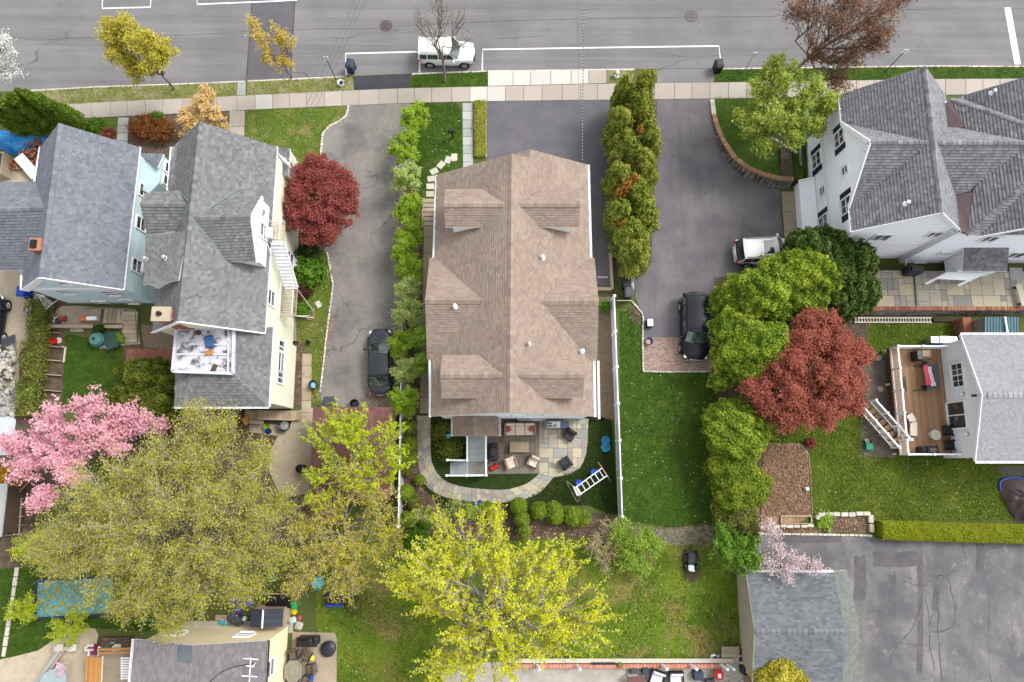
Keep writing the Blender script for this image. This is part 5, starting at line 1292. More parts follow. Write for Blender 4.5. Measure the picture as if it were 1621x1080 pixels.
fl=MB();fl.beam(W(446,1000,e_-.5),W(446,1130,e_-.5),.03,.03);
gutter(Hs,NE+Vector((.03,0,0)),Vector((NE.x+.03,NE.y-7,e_)),m_dk);gutter(Hs,NW-Vector((.03,0,0)),Vector((NW.x-.03,NW.y-7,e_)),m_white)
an=root('tv_antenna',W(407,1050,5.2),'white double aerial near the east edge of the streaked grey roof','antenna')
mb=MB();c0=onp(405,1050,pE);mb.cyl(c0,c0+Vector((0,0,.9)),.03,.02,6);T_=c0+Vector((0,0,.9));
for dy_,l_ in((.5,.45),(.1,.25),(-.45,.45)):mb.tube([T_+Vector((-l_,dy_,0)),T_+Vector((l_,dy_-.05,0))],.03,4)
mb.tube([T_+Vector((0,.55,0)),T_+Vector((0,-.9,0))],.03,4);mk('boom',mb,m_wmetal,an)
mb=MB();mb.tube(smoothpoly([c0+Vector((0,0,.05)),onp(370,1056,pE)+Vector((0,0,.06)),onp(345,1068,pE)+Vector((0,0,.06)),onp(325,1090,pE)+Vector((0,0,.06))],4,closed=False),.018,4);mk('cable',mb,m_blk,an)
# ================================================================= garage at the bottom right
Hg=root('garage',(19,-12,0),'detached garage with greenish slate shingles beside the patched parking lot','garage')
e_,r_=2.6,3.65;gx0,gx1=14.92,20.45;gN=W(1250,905.5,e_).y;gR=W(1265,1000,r_).y;gS=2*gR-gN
for Y in(gN,gS):roof_plane(Hg,[Vector((gx0,gR,r_)),Vector((gx1,gR,r_)),Vector((gx1,Y,e_)),Vector((gx0,Y,e_))],sh_garage,m_white,.28,.15)
ridge_cap(Hg,(gx0,gR,r_),(gx1,gR,r_),sh_garage,.32,.4,.08)
lx=W(1347,904,2.45).x
for Y in(gN,gS):roof_plane(Hg,[Vector((gx1-.02,gR,r_-.02)),Vector((lx,gR,2.85)),Vector((lx,Y,2.3)),Vector((gx1-.02,Y,e_-.02))]if False else[Vector((gx1,gR,r_-.03)),Vector((lx,gR,r_-.75)),Vector((lx,Y,e_-.75)),Vector((gx1,Y,e_-.03))],sh_lean,m_white,.22,.17)
m_gw=mat('tan_stucco',[(0.2,S(170,160,140)),(0.8,S(190,180,160))],s1=1,s2=20,fine=.1)
for A_,B_,o_,tp in(((gx0+.2,gS+.2),(gx0+.2,gN-.2),(-1,0),1),((lx-.2,gS+.2),(lx-.2,gN-.2),(1,0),0),((gx0+.2,gN-.2),(lx-.2,gN-.2),(0,1),0),((gx0+.2,gS+.2),(lx-.2,gS+.2),(0,-1),0)):
 L_=(Vector(B_)-Vector(A_)).length;siding(Hg,Wall(A_,B_,0,[(0,2.45),(L_/2,3.45),(L_,2.45)]if tp else[(0,1.8 if o_[0]==1 else 2.4),(L_,1.8)],o_),m_gw,.3,.01)
gutter(Hg,(gx0+.4,gN+.05,e_+.02),(gx1,gN+.05,e_+.02),m_white,clips=False)
# brown roofed garage half hidden by branches
Ho=root('outbuilding',W(560,715,0),'low outbuilding with a brown-red roof at the end of the old driveway','outbuilding')
e_,r_=2.6,3.0;ox0,ox1,orx=W(496,646,e_).x,W(622,646,e_).x,W(555,644,r_).x;oy1,oy0=W(555,645,e_).y,W(555,792,e_).y
for X in(ox0,ox1):roof_plane(Ho,[Vector((orx,oy1,r_)),Vector((orx,oy0,r_)),Vector((X,oy0,e_)),Vector((X,oy1,e_))],m_metalroof,m_woodd,.9,.25)
bw=MB();bw.box(((ox0+ox1)/2,(oy0+oy1)/2,1.25),(ox1-ox0-.4,oy1-oy0-.4,2.5));mk('wall',bw,m_yellow,Ho)
ridge_cap(Ho,(orx,oy1,r_),(orx,oy0,r_),m_metalroof,.9,.3,.04)
# green garden shed behind the red brick pier
Hh=root('garden_shed',W(1565,515),'small garden shed with a teal metal roof behind the retaining wall','shed')
sp_=WP([(1558,502),(1590,501),(1610,502),(1612,528),(1560,528)],2.2);s0,s1_=W(1559,502,2.3),W(1612,528,2.1)
mb=MB();mb.prism([Vector((s0.x,s0.y,2.3)),Vector((s1_.x,s0.y,2.3)),Vector((s1_.x,s1_.y,2.1)),Vector((s0.x,s1_.y,2.1))],.06,t=.5)
k=int((s1_.x-s0.x)/.2)
for i in range(k+1):mb.beam((s0.x+i*.2,s0.y,2.32),(s0.x+i*.2,s1_.y,2.12),.04,.04)
mk('roof',mb,mat('teal_roof',[(0.0,S(74,112,122)),(1.0,S(96,134,142))],s1=2,s2=20,fine=.05,tint=.5,rough=.5),Hh)
mb=MB();
for i in range(14):mb.box((s0.x+.05,s1_.y+.06+i*(s0.y-s1_.y-.1)/13,1.05),(.05,.07,2.1))
mb.box(((s0.x+s1_.x)/2,(s0.y+s1_.y)/2,1.0),(s1_.x-s0.x-.12,s0.y-s1_.y-.12,2.0));mk('wall',mb,mat('taupe_panel',[(0.0,S(130,124,118)),(1.0,S(150,144,136))],s1=2,s2=20,fine=.05,tint=.5),Hh)
mb=MB();mb.beam(W(1591,501.5,2.42),W(1595,528,2.25),.12,.05);mk('ridge_strip',mb,m_white,Hh)
br=root('brick_pier',W(1530,516),'red brick pier beside the teal garden shed','pier');c=W(1529,515,.9);brick_stack(br,(c.x,c.y),.5,.95,0,1.0)
mb=MB();mb.box((c.x,c.y,1.04),(.6,1.05,.08),t=.3);mk('cap',mb,m_brick,br)
# ---------------------------------------------------------------- plants
def leafm(name,cols,trans=0.3,rough=0.7):
 return mat(name,[(p,S(*c,0.9))for p,c in cols],s1=0.7,s2=6,fine=0.12,rough=rough,tint=0.8,bump=0,trans=trans,spec=0.2)
bark=mat('grey_bark',[(0.2,S(112,100,90)),(0.8,S(150,138,126))],s1=4,s2=20,fine=0.2,tint=0.5)
bark_pale=mat('pale_bark',[(0.2,S(150,140,128)),(0.8,S(186,176,162))],s1=4,s2=20,fine=0.15,tint=0.5)
bark_dark=mat('dark_bark',[(0.2,S(78,66,60)),(0.8,S(112,96,88))],s1=4,s2=20,fine=0.2,tint=0.5)
L_ygreen=leafm('yellow_green_leaf',[(0,(152,144,44)),(.5,(184,174,60)),(1,(210,200,90))])
L_gold=leafm('gold_leaf',[(0,(168,144,56)),(.5,(196,172,74)),(1,(220,200,108))])
L_bright=leafm('bright_yellow_leaf',[(0,(182,184,18)),(.5,(210,212,38)),(1,(232,232,76))],.4)
L_lime=leafm('lime_leaf',[(0,(148,166,22)),(.5,(178,194,34)),(1,(204,214,64))],.4)
L_fresh=leafm('fresh_green_leaf',[(0,(104,138,40)),(.5,(140,172,58)),(1,(186,208,106))],.4)
L_pale=leafm('pale_blossom_leaf',[(0,(132,158,70)),(.5,(172,188,104)),(1,(222,226,168))],.4)
L_soft=leafm('soft_green_leaf',[(0,(124,146,50)),(.5,(162,180,72)),(1,(204,214,120))],.4)
L_olive=leafm('olive_catkin_leaf',[(0,(140,138,44)),(.4,(168,166,60)),(.75,(190,186,84)),(1,(172,160,110))],.35)
L_thuja=leafm('thuja_spray',[(0,(84,98,34)),(.4,(118,132,48)),(.75,(152,160,64)),(1,(176,156,76))],.2)
L_thujab=leafm('browned_thuja',[(0,(116,84,30)),(.5,(160,112,44)),(1,(180,140,66))],.2)
L_thuja2=leafm('upright_thuja',[(0,(58,82,20)),(.5,(92,116,28)),(1,(130,146,44))],.2)
L_cyp=leafm('golden_cypress',[(0,(84,112,32)),(.4,(118,146,42)),(.75,(154,174,56)),(1,(194,198,82))],.3)
L_dkcon=leafm('dark_cypress',[(0,(52,76,30)),(.5,(74,98,38)),(1,(106,124,56))],.2)
L_yew=leafm('yew_spray',[(0,(60,74,22)),(.5,(92,104,32)),(1,(140,142,50))],.2)
L_box=leafm('boxwood_leaf',[(0,(92,114,30)),(.5,(122,146,40)),(1,(156,172,62))],.25)
L_hedge=leafm('clipped_hedge',[(0,(96,106,14)),(.5,(130,140,18)),(1,(160,166,36))],.2)
L_green=leafm('mid_green_leaf',[(0,(66,104,26)),(.5,(96,136,38)),(1,(134,168,62))],.35)
L_deep=leafm('deep_green_leaf',[(0,(38,60,24)),(.5,(58,84,32)),(1,(82,108,46))],.3)
L_jap=leafm('crimson_leaf',[(0,(112,54,48)),(.5,(142,72,64)),(.8,(170,94,86)),(1,(128,88,62))],.35)
L_red=leafm('rust_red_leaf',[(0,(126,66,52)),(.5,(156,86,70)),(.85,(178,110,90)),(1,(130,98,62))],.35)
L_brown=leafm('bronze_leaf',[(0,(100,68,56)),(.5,(130,90,68)),(.85,(166,124,76)),(1,(196,160,82))],.35)
L_pink=leafm('pink_blossom',[(0,(226,156,170)),(.5,(238,182,194)),(1,(248,216,222))],.4)
L_cherry=leafm('white_pink_blossom',[(0,(214,188,194)),(1,(240,222,226))],.4)
L_white=leafm('white_blossom',[(0,(216,218,212)),(1,(248,248,246))],.4)
L_straw=leafm('straw_leaf',[(0,(196,158,96)),(.5,(222,190,128)),(1,(240,218,168))],.35)
L_rust=leafm('rusty_shrub_leaf',[(0,(110,52,34)),(.5,(140,84,46)),(1,(120,116,52))],.3)
L_orange=leafm('orange_shrub_leaf',[(0,(150,120,20)),(.5,(196,160,36)),(1,(160,90,30))],.3)
L_ivy=leafm('ivy_leaf',[(0,(74,78,36)),(.5,(106,112,50)),(1,(150,156,64))],.3)
# street trees
tree('street_tree',(-4,150),2.2,[(8,78,22,6,1.6),(-6,105,22,5,1.6),(12,112,16,4.5),(-14,75,20,6)],'white blossoming street tree cut off by the left edge','tree',L_white,bark_dark,1,'street trees',9,7,.6,.13,16,.12,.12)
tree('street_tree',(276,140),2.0,[(182,58,24,6.5,1.5),(205,45,22,7.0,1.5),(228,72,30,6.5,1.6),(190,92,22,5.5,1.4),(245,100,26,5.0,1.5),(212,112,18,4.5,1.2),(262,82,18,5,1.2)],
 'dense yellow-green street tree leaning over the road','tree',L_ygreen,bark,2,'street trees',14,8,.55,.14,20,.12,.12)
tree('street_tree',(461,124),1.8,[(408,48,12,6,1.2),(420,68,16,5.5,1.2),(436,95,18,4.5,1.2),(458,70,20,5,1.4),(452,105,14,4,1),(445,60,12,5.5,1)],
 'thin golden street tree by the dark road patch','tree',L_gold,bark,3,'street trees',8,6,.55,.12,13,.10,.08)
tree('street_tree',(704,130),2.4,[(695,30,30,6.5,1.8),(675,55,20,5.5,1.4),(725,40,22,6,1.4),(700,8,18,7,1.2),(735,70,16,5,1.2),(665,35,14,6,1)],
 'nearly bare street tree with a few tan buds beside the white parked suv','tree',leafm('tan_bud',[(0,(160,128,84)),(1,(200,168,116))]),bark,4,'street trees',8,5,.7,.075,2,.06,.11,tw_r=.012)
tree('street_tree',(1257,112),2.6,[(1290,30,44,9,1.8),(1330,15,42,10,1.8),(1380,20,40,9.5,1.8),(1345,55,38,8,1.8),(1400,55,28,7.5,1.5),(1262,25,26,8.5,1.5),(1300,95,26,5.5,1.4),(1330,128,20,5,1),(1380,75,24,6.5,1.4),(1350,-10,30,10,1.6),(1345,95,22,6,1.2),(1420,-5,24,9,1.4)],
 'large bronze-leaved street tree with bare limbs over the road','tree',L_brown,bark,5,'street trees',16,7,.9,.15,6,.15,.17,tw_r=.014)
tree('tree',(1270,262),1.8,[(1195,150,24,5,1.4),(1235,125,30,6,1.6),(1275,140,30,6,1.6),(1190,205,22,4,1.3),(1225,180,32,5.5,1.5),(1265,180,28,5.5,1.5),(1305,165,16,5.5,1.2),(1205,230,12,3.5,1),(1170,190,14,4,1),(1255,215,20,4.5,1.2),(1290,200,14,5,1),(1225,110,18,6,1.2)],
 'soft pale green tree on the raised lawn by the white house','tree',L_soft,bark_pale,6,None,14,8,.5,.17,17,.12,.12,z0=.8)
# blossoms and big yard trees
tree('cherry_tree',(128,770),1.6,[(60,700,32,4.5,1.5),(100,665,34,5,1.6),(150,640,28,5,1.4),(150,690,36,5.2,1.6),(45,740,26,4,1.4),(95,725,34,5,1.6),(200,660,24,4.5,1.2),(240,665,22,4,1.1),(75,785,18,4,1.2),(120,745,24,5,1.3),(30,700,16,4,1),(190,700,20,4.5,1)],
 'pink blossoming tree at the left by the rear lawn of the blue house','tree',L_pink,bark,7,None,14,8,.55,.17,18,.12,.14)
tree('tree',(255,880),3.2,[(150,770,44,9,2),(210,740,44,9,2),(270,720,42,9,2),(330,730,42,8.5,2),(390,760,40,8,2),(410,820,40,8,2),(340,800,52,10,2),(260,800,54,10.5,2),(180,830,50,9.5,2),(120,840,42,8,2),(100,890,38,7,1.8),(160,900,46,8.5,1.8),(230,880,50,9.5,2),(310,880,50,9.5,2),(380,890,42,8.5,2),(250,940,42,8,1.8),(330,940,40,8,1.8),(75,860,22,6,1.2),(350,680,26,7.5,1.4),(420,720,30,7,1.4),(440,880,26,7,1.4),(200,955,22,7,1.2),(310,660,22,7,1.2),(400,930,26,7,1.4),(450,790,22,6.5,1.4),(280,975,26,7,1.2)],
 'huge olive-green tree spreading over the rear gardens on the left','tree',L_olive,bark_pale,8,None,20,9,1.0,.1,21,.14,.3,tw_r=.014,sides=3,surf=.3,along=.4,bare=.1)
tree('tree',(560,850),1.8,[(560,760,36,5,1.4),(520,800,34,4.5,1.4),(600,790,30,4.5,1.3),(540,850,44,4.5,1.4),(500,890,36,4,1.2),(580,870,36,4,1.3),(620,840,26,4,1.2),(550,920,30,3.5,1.1),(480,840,22,4,1),(475,920,18,3.4,1)],
 'twiggy half-leafed tree with tan branches behind the brown-red outbuilding','tree',leafm('thin_yellow_leaf',[(0,(170,160,30)),(1,(206,196,60))]),bark_pale,9,None,18,7,.85,.11,11,.08,.14,tw_r=.015)
tree('tree',(590,800),1.8,[(560,690,30,5.5,1.2),(530,740,30,5,1.2),(590,720,26,5,1.2),(540,672,18,5.5,1),(620,745,20,4.5,1),(575,665,20,5.5,1),(510,690,18,5,1),(500,780,24,4.6,1),(580,760,26,5,1.2),(610,700,18,5,1)],
 'lime-leafed tree reaching over the brown-red outbuilding roof','tree',L_lime,bark_pale,10,None,7,5,1.2,.16,20,.07,.13,tw_r=.014,wand=1.2)
tree('tree',(765,1000),2.6,[(690,890,34,7,1.7),(745,865,34,7.5,1.8),(800,870,34,7.5,1.8),(850,885,30,7.5,1.8),(655,900,22,6,1),(670,950,20,6,1),(720,920,38,8,1.8),(790,930,46,8.5,2),(860,940,42,8,1.8),(910,950,32,7,1.4),(935,985,22,6,1.1),(850,995,40,7.5,1.8),(780,990,42,8,1.8),(725,985,30,7,1.4),(900,1010,24,6.2,1.1),(770,1045,34,7,1.4),(730,1060,24,6.2,1.2),(820,1045,24,6.5,1.2),(885,895,24,6.5,1.2),(700,850,22,6.5,1.1),(775,830,20,7,1),(640,925,14,5.8,.8),(700,1050,14,5.6,.8)],
 'vivid yellow spring tree in the middle of the rear lawn','tree',L_bright,bark_pale,11,None,9,7,1.4,.135,20,.065,.2,tw_r=.014,along=.25,surf=.65,wand=1.4,up=.1)
tree('cherry_tree',(1228,905),1.4,[(1225,850,20,3.4,.9),(1240,880,20,3.4,.9),(1215,890,16,3,.8),(1265,885,14,3.4,.7),(1290,895,10,3.4,.6),(1245,905,14,3.4,.6),(1215,830,12,3,.6)],
 'pale pink blossoming small tree over the corner of the slate garage','tree',L_cherry,bark,12,None,9,6,.55,.11,7,.1,.06)
tree('tree',(1150,880),1.2,[(1150,870,24,2.8,.9),(1180,860,20,2.6,.8),(1170,885,22,2.8,.8),(1190,885,16,2.6,.8),(1140,850,16,2.4,.8)],
 'bright green young tree at the end of the conifer row by the garage','tree',L_green,bark,13,None,10,7,.4,.17,14,.1,.06)
tree('shrub',(990,855),.5,[(1010,850,26,1.8,.8),(980,835,18,1.6,.7),(1000,880,24,1.5,.7),(1030,860,18,1.7,.7),(985,870,16,1.4,.6),(1010,900,16,1.2,.4)],
 'fresh green shrub at the south end of the white vinyl fence','shrub',L_fresh,bark,14,None,13,7,.45,.13,16,.1,.06)
tree('shrub',(960,850),.4,[(950,850,26,1.7,.6),(965,870,22,1.5,.6),(975,830,20,1.6,.6),(940,865,14,1.4,.5),(960,890,16,1.2,.4)],
 'tan leafless tangle of a shrub beside the fresh green shrub','shrub',L_gold,bark_pale,15,None,12,7,.5,.09,2,.07,.05,tw_r=.013)
tree('tree',(730,850),1.2,[(685,800,20,2.6,.7),(725,790,20,2.6,.7),(700,825,20,2.6,.7),(665,815,14,2.4,.6),(750,800,14,2.6,.6),(735,815,16,2.4,.6)],
 'thin sapling with sparse lime leaves over the curved stone path','tree',L_lime,bark_pale,16,None,7,5,.6,.1,6,.06,.06,tw_r=.009)
# maples
tree('maple_tree',(505,350),1.4,[(505,290,30,3.8,1.3),(480,320,26,3.5,1.2),(530,310,26,3.6,1.2),(510,345,28,3.4,1.2),(535,350,20,3.0,1),(475,350,18,3.0,1),(545,285,14,3.2,.8),(470,300,16,3.4,.9),(500,264,20,3.6,.9),(500,372,18,2.8,.8),(550,330,16,3,.8),(550,305,18,3.2,.8),(530,275,18,3.5,.8),(525,372,16,2.9,.8),(480,275,16,3.5,.8),(465,330,14,3.2,.8)],
 'crimson maple between the cream house and the old driveway','tree',L_jap,bark_dark,17,None,18,9,.4,.15,24,.13,.12,upn=1.6,surf=.35,up=.6)
tree('maple_tree',(1285,620),1.8,[(1290,540,38,5,1.5),(1250,570,36,4.8,1.5),(1330,550,32,4.8,1.4),(1345,600,26,4.5,1.3),(1300,600,44,5.2,1.5),(1250,620,36,4.6,1.4),(1195,610,24,4,1.1),(1240,665,22,3.8,1),(1300,650,34,4.2,1.2),(1350,565,20,4.4,1.1),(1275,510,22,4.6,1.1),(1215,640,20,4,1),(1310,512,18,4.6,1),(1358,560,18,4,1),(1340,638,22,3.8,1),(1230,590,26,4.6,1.1),(1270,650,24,4,1),(1325,620,26,4.6,1.1),(1320,580,30,5,1.2),(1265,545,24,4.8,1.1)],
 'broad rust-red maple beside the deck of the pale grey roofed house','tree',L_red,bark_dark,18,None,22,10,.42,.15,22,.14,.14,upn=1.6,surf=.3,up=.6)
# arborvitae row on the driveway edge
row=[(985,205,1020,128,26),(1002,175,1028,122,14),(975,190,988,128,13),(1005,225,1012,158,24),(982,240,978,178,22),(1018,260,1024,200,20),(990,275,990,215,25),(1010,300,1015,245,24),(978,320,976,265,20),(1000,340,1000,285,25),(1012,370,1016,318,22),(980,370,976,320,20),(998,400,996,352,24),(1002,425,1003,388,20)]
words=['northernmost tall point','slim point beside the northernmost one','small leader by the hydrant','full column just below the tip of the row','western column level with the garden step','eastern column over the smooth driveway','broad column a third of the way down','thick column touching the driveway','western column beside the brown roof corner','middle column with rounded top','eastern column above the bins','western column with brown flecks','second column from the bins','southernmost bushy column by the bins']
for i,(bx_,by_,tx,ty,r)in enumerate(row):
 r*=1.12;lob=[(bx_*.6+tx*.4,by_*.6+ty*.4+6,r*1.12,1.5,1.7),(bx_*.45+tx*.55,by_*.45+ty*.55,r,2.4,1.7),((bx_+2*tx)/3+3,(by_+2*ty)/3,r*.74,3.3,1.5),(tx,ty+6,r*.5,4.2-i*.1,1.1)]
 brown=False
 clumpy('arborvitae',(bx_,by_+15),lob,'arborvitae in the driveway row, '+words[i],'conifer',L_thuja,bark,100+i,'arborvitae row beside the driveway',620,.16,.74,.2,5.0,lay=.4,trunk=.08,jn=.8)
for i,(x_,y_,r_,z_,l_)in enumerate([(990,300,11,4.1,'largest browned arborvitae tip in the middle of the driveway row'),(1003,288,8,4.2,'browned tip right above the largest one in the driveway row'),(978,312,7,3.8,'browned tip at the west side of the driveway row'),(1012,210,6,4.2,'small bronze tip in the upper half of the driveway row'),(985,358,6,3.4,'small bronze tip low in the driveway row')]):
 clumpy('arborvitae',(x_+3,y_+20),[(x_,y_,r_,z_,.9)],l_,'conifer',L_thujab,bark,150+i,'arborvitae row beside the driveway',420,.16,.5,.3,5.0,lay=.7,trunk=.05,cor=False)
 # upright thujas at the top left
for i,(bx_,by_,tx,ty,r)in enumerate([(110,190,52,156,19),(86,193,28,162,19),(60,197,8,168,19),(35,200,-12,174,18),(118,192,96,174,15),(70,184,40,152,14)]):
 lob=[(bx_,by_,r,1.2,1.4),((2*bx_+tx)/3,(2*by_+ty)/3,r*.9,2.4,1.4),((bx_+2*tx)/3,(by_+2*ty)/3,r*.7,3.6,1.3),(tx,ty,r*.42,4.9,1.0)]
 clumpy('arborvitae',(bx_+8,by_+4),lob,'upright green thuja behind the blue tarp, '+['tall one right of centre','tall middle one','third from the sidewalk end','one cut by the left edge','lowest one at the sidewalk end','narrow one nearest the verge'][i],'conifer',L_thuja2,bark,130+i,'upright thujas by the blue tarp',800,.13,.76,.14,5.0,lay=.3,trunk=.08,jn=.7)
 # row of pear-like trees along the side walk
L_row=leafm('row_leaf',[(0,(108,142,30)),(.5,(144,176,46)),(.85,(178,202,78)),(1,(226,230,170))],.4)
cols_=[(655,185,25,L_row),(640,232,27,L_row),(643,282,25,L_pale),(645,330,24,L_row),(648,368,22,L_row),(640,395,18,L_row),(648,425,23,L_row),(645,455,20,L_pale),(646,495,23,L_pale),(634,545,22,L_row),(662,535,16,L_fresh),(640,585,21,L_pale),(664,578,14,L_fresh),(640,635,24,L_row)]
names_=['first from the sidewalk','second from the sidewalk, wide and lime green','third from the sidewalk, frosted with blossom','beside the garden steps','below the garden steps','fifth clump with fine leaves','level with the brown roof jog','above the gap showing the fence','pale flowering one north of the blue sedan','lime one over the bonnet of the blue sedan','green one on the walk side by the sedan','cream flowering one beside the sedan doors','dark green one behind the sedan','southernmost one, bright, at the brown outbuilding']
for i,(x_,y_,r,lm)in enumerate(cols_):
 r*=1.16
 tree('ornamental_tree',(x_+(810-x_)*.02,y_+(731-y_)*.04),.9,[(x_,y_,r*.92,2.3,1.0),(x_-r*.3,y_+r*.35,r*.55,2.0,.8),(x_+r*.3,y_-r*.35,r*.55,2.1,.8),(x_+r*.3,y_+r*.35,r*.5,1.8,.7)],
  'small tree in the old driveway row, '+names_[i],'tree',lm,bark_dark,200+i,'small trees between the old driveway and the side walk',15,8,.26,.12,17,.08,.05,upn=1.2,surf=.35)
 # big cypresses by the smooth driveway
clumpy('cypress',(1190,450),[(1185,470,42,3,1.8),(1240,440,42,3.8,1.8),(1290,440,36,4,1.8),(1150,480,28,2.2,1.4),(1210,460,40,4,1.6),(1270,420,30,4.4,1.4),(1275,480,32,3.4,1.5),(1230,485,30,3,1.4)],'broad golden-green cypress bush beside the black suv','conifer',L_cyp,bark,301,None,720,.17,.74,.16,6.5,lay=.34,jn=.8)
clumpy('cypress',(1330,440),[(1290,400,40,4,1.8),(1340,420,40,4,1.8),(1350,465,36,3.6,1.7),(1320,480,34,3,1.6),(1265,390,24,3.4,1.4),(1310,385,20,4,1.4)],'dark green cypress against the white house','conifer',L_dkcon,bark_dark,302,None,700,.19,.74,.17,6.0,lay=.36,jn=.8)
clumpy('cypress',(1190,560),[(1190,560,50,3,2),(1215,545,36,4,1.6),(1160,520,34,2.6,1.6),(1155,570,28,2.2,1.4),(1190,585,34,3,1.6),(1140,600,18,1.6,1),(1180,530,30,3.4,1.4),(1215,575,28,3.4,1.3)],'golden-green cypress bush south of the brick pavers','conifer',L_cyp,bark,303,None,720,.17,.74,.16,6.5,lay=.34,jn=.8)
clumpy('cypress',(1150,680),[(1165,680,48,2.2,1.8),(1195,680,26,2.6,1.2),(1140,665,26,1.8,1.2),(1175,705,30,2,1.2)],'round golden cypress below the red maple','conifer',L_cyp,bark,304,None,900,.13,.76,.13,7.5,lay=.3,jn=.8)
clumpy('cypress',(1150,760),[(1165,755,40,1.8,1.4),(1190,770,28,2,1.1),(1145,745,26,1.5,1.1),(1160,790,30,1.7,1.1)],'loose green juniper west of the tilled bed','conifer',leafm('juniper_spray',[(0,(74,96,20)),(.5,(112,134,34)),(1,(158,164,58))]),bark,305,None,700,.15,.78,.18,4.0,lay=.35)
clumpy('cypress',(1150,820),[(1165,815,32,1.5,1.1),(1180,840,20,1.5,.9),(1150,840,22,1.3,.9)],'scruffy juniper next to the pale blossoming tree','conifer',L_ivy,bark,306,None,600,.15,.76,.2,4.0,lay=.4)
clumpy('yew',(250,640),[(225,600,32,1.8,1.3),(250,640,36,2,1.4),(205,625,26,1.5,1.1),(270,610,20,2,1.2),(250,585,18,1.8,1),(285,655,22,1.8,1.2)],'spreading dark yew west of the cream house addition','conifer',L_yew,bark,307,None,620,.17,.76,.2,4.0,lay=.4)
clumpy('cypress',(1230,1075),[(1225,1075,30,2.6,1.4),(1255,1085,26,2.4,1.2),(1240,1062,18,3,1)],'golden evergreen tip over the foot of the slate garage','conifer',L_ygreen,bark,308,None,800,.14,.8,.14,4.5,lay=.25)
# clipped box balls
for i,(x_,y_,r,t_)in enumerate([(821,801,13,'rounded box ball nearest the curved path'),(786,816,14,'box ball left of the path tip'),(770,806,12,'box ball behind the left pair'),(853,808,13,'tall box ball in the centre of the row'),(879,815,14,'second box ball from the right pair'),(877,806,12,'box ball tucked behind its neighbour'),(908,818,15,'large box ball right of centre'),(922,820,12,'last box ball before the bare shrub'),(745,812,11,'box ball by the red and blue toy'),(826,822,12,'low box ball under the path tip'),(830,841,10,'small box ball at the back edge of the bed')]):
 clumpy('boxwood',(x_,y_+1),[(x_,y_,r,.75,.75)],t_,'box shrub',L_box,bark,320+i,'box balls along the rear bed',1900,.075,.88,.05,8.0,lay=.16,trunk=0,jn=.7)
for i,(x_,y_,r)in enumerate([(646,675,13),(648,702,13),(648,726,13),(643,745,10),(643,780,13),(655,795,11),(646,822,13),(676,822,14),(665,760,8)]):
 clumpy('boxwood',(x_,y_),[(x_,y_,r,.7,.7)],'box shrub inside the left white fence, '+['northernmost','second from the north','third from the north','small brownish fourth one','fifth, rounder than its neighbours','loose one beside the path lawn','one in the fence corner','one east of the corner with a tan patch','tiny one by the mulch edge'][i],'box shrub',L_box if i not in(3,5)else L_ivy,bark,340+i,'box shrubs along the left white fence',2200,.06,.88,.06,6.0,lay=.12,trunk=0)
 # hedges
def hedge(name,pts,w,h,lm,label,dens=900,leaf=.08,seed=1,rough=.04,cat='hedge'):
 rs=np.random.RandomState(seed);P=[W(*p,0)for p in pts];o=root(name,P[0],label,cat)
 C=[];N_=[]
 V0,F0=[],[]
 for a,b in zip(P[:-1],P[1:]):
  dd=(b-a);L=dd.length;dd.normalize();s=Vector((-dd.y,dd.x,0));n=int(dens*L*(w+2*h))
  t=rs.rand(n)*L;q=rs.rand(n)*(w+2*h)
  yy=np.where(q<h,-w/2,np.where(q>h+w,w/2,q-h-w/2));zz=np.where(q<h,q,np.where(q>h+w,2*h+w-q,h))
  k=6;r_=np.sqrt(((yy/(w/2))**k+(zz/h)**k));sc_=1.0/np.maximum(1,(np.abs(yy/(w/2))**k+np.abs(zz/h)**k)**(1/k))
  yy=yy*sc_;zz=zz*sc_+rough*np.sin(t*3.1+seed)*np.sin(t*1.3+yy*4)+rs.normal(size=n)*rough*.5;yy=yy+rs.normal(size=n)*rough*.6
  pt=np.array(a)[None]+np.array(dd)[None]*t[:,None]+np.array(s)[None]*yy[:,None];pt[:,2]=np.maximum(zz,.03);C.append(pt)
  nn=np.array(s)[None]*yy[:,None]*1.2;nn[:,2]+=zz/h;N_.append(nn+rs.normal(size=(n,3))*.45)
 C=np.concatenate(C);N_=np.concatenate(N_);V,Q=leaves_np(C,N_,leaf*rs.uniform(.6,1.3,len(C)),rs,.6);npmesh('foliage',V,Q,rs.rand(len(C)),lm,o)
 mb=MB()
 for a,b in zip(P[:-1],P[1:]):mb.rbox((a+b)/2+Vector((0,0,h*.45)),((b-a).length+.05,w*.84,h*.9),.1,rz=math.atan2((b-a).y,(b-a).x),t=.3)
 mk('stems',mb,lm,o);return o
hedge('hedge',[(1386,838),(1480,841),(1560,843),(1660,845)],1.15,1.0,L_hedge,'long clipped olive hedge along the top of the parking lot',800,.085,1,.05)
hedge('hedge',[(760,162),(760,250)],.85,.35,leafm('low_hedge',[(0,(110,112,40)),(.5,(140,146,52)),(1,(178,180,84))]),'low narrow hedge between the stone walk and the main driveway',600,.09,2,.08)
hedge('hedge',[(72,478),(68,540),(58,600),(50,660)],1.15,.9,L_ivy,'unkempt vine-covered hedge between stone heap and planting beds',330,.15,3,.32)
hedge('hedge',[(1268,238),(1266,282)],.7,.5,L_green,'short green hedge against the white house wall',700,.09,4,.07)
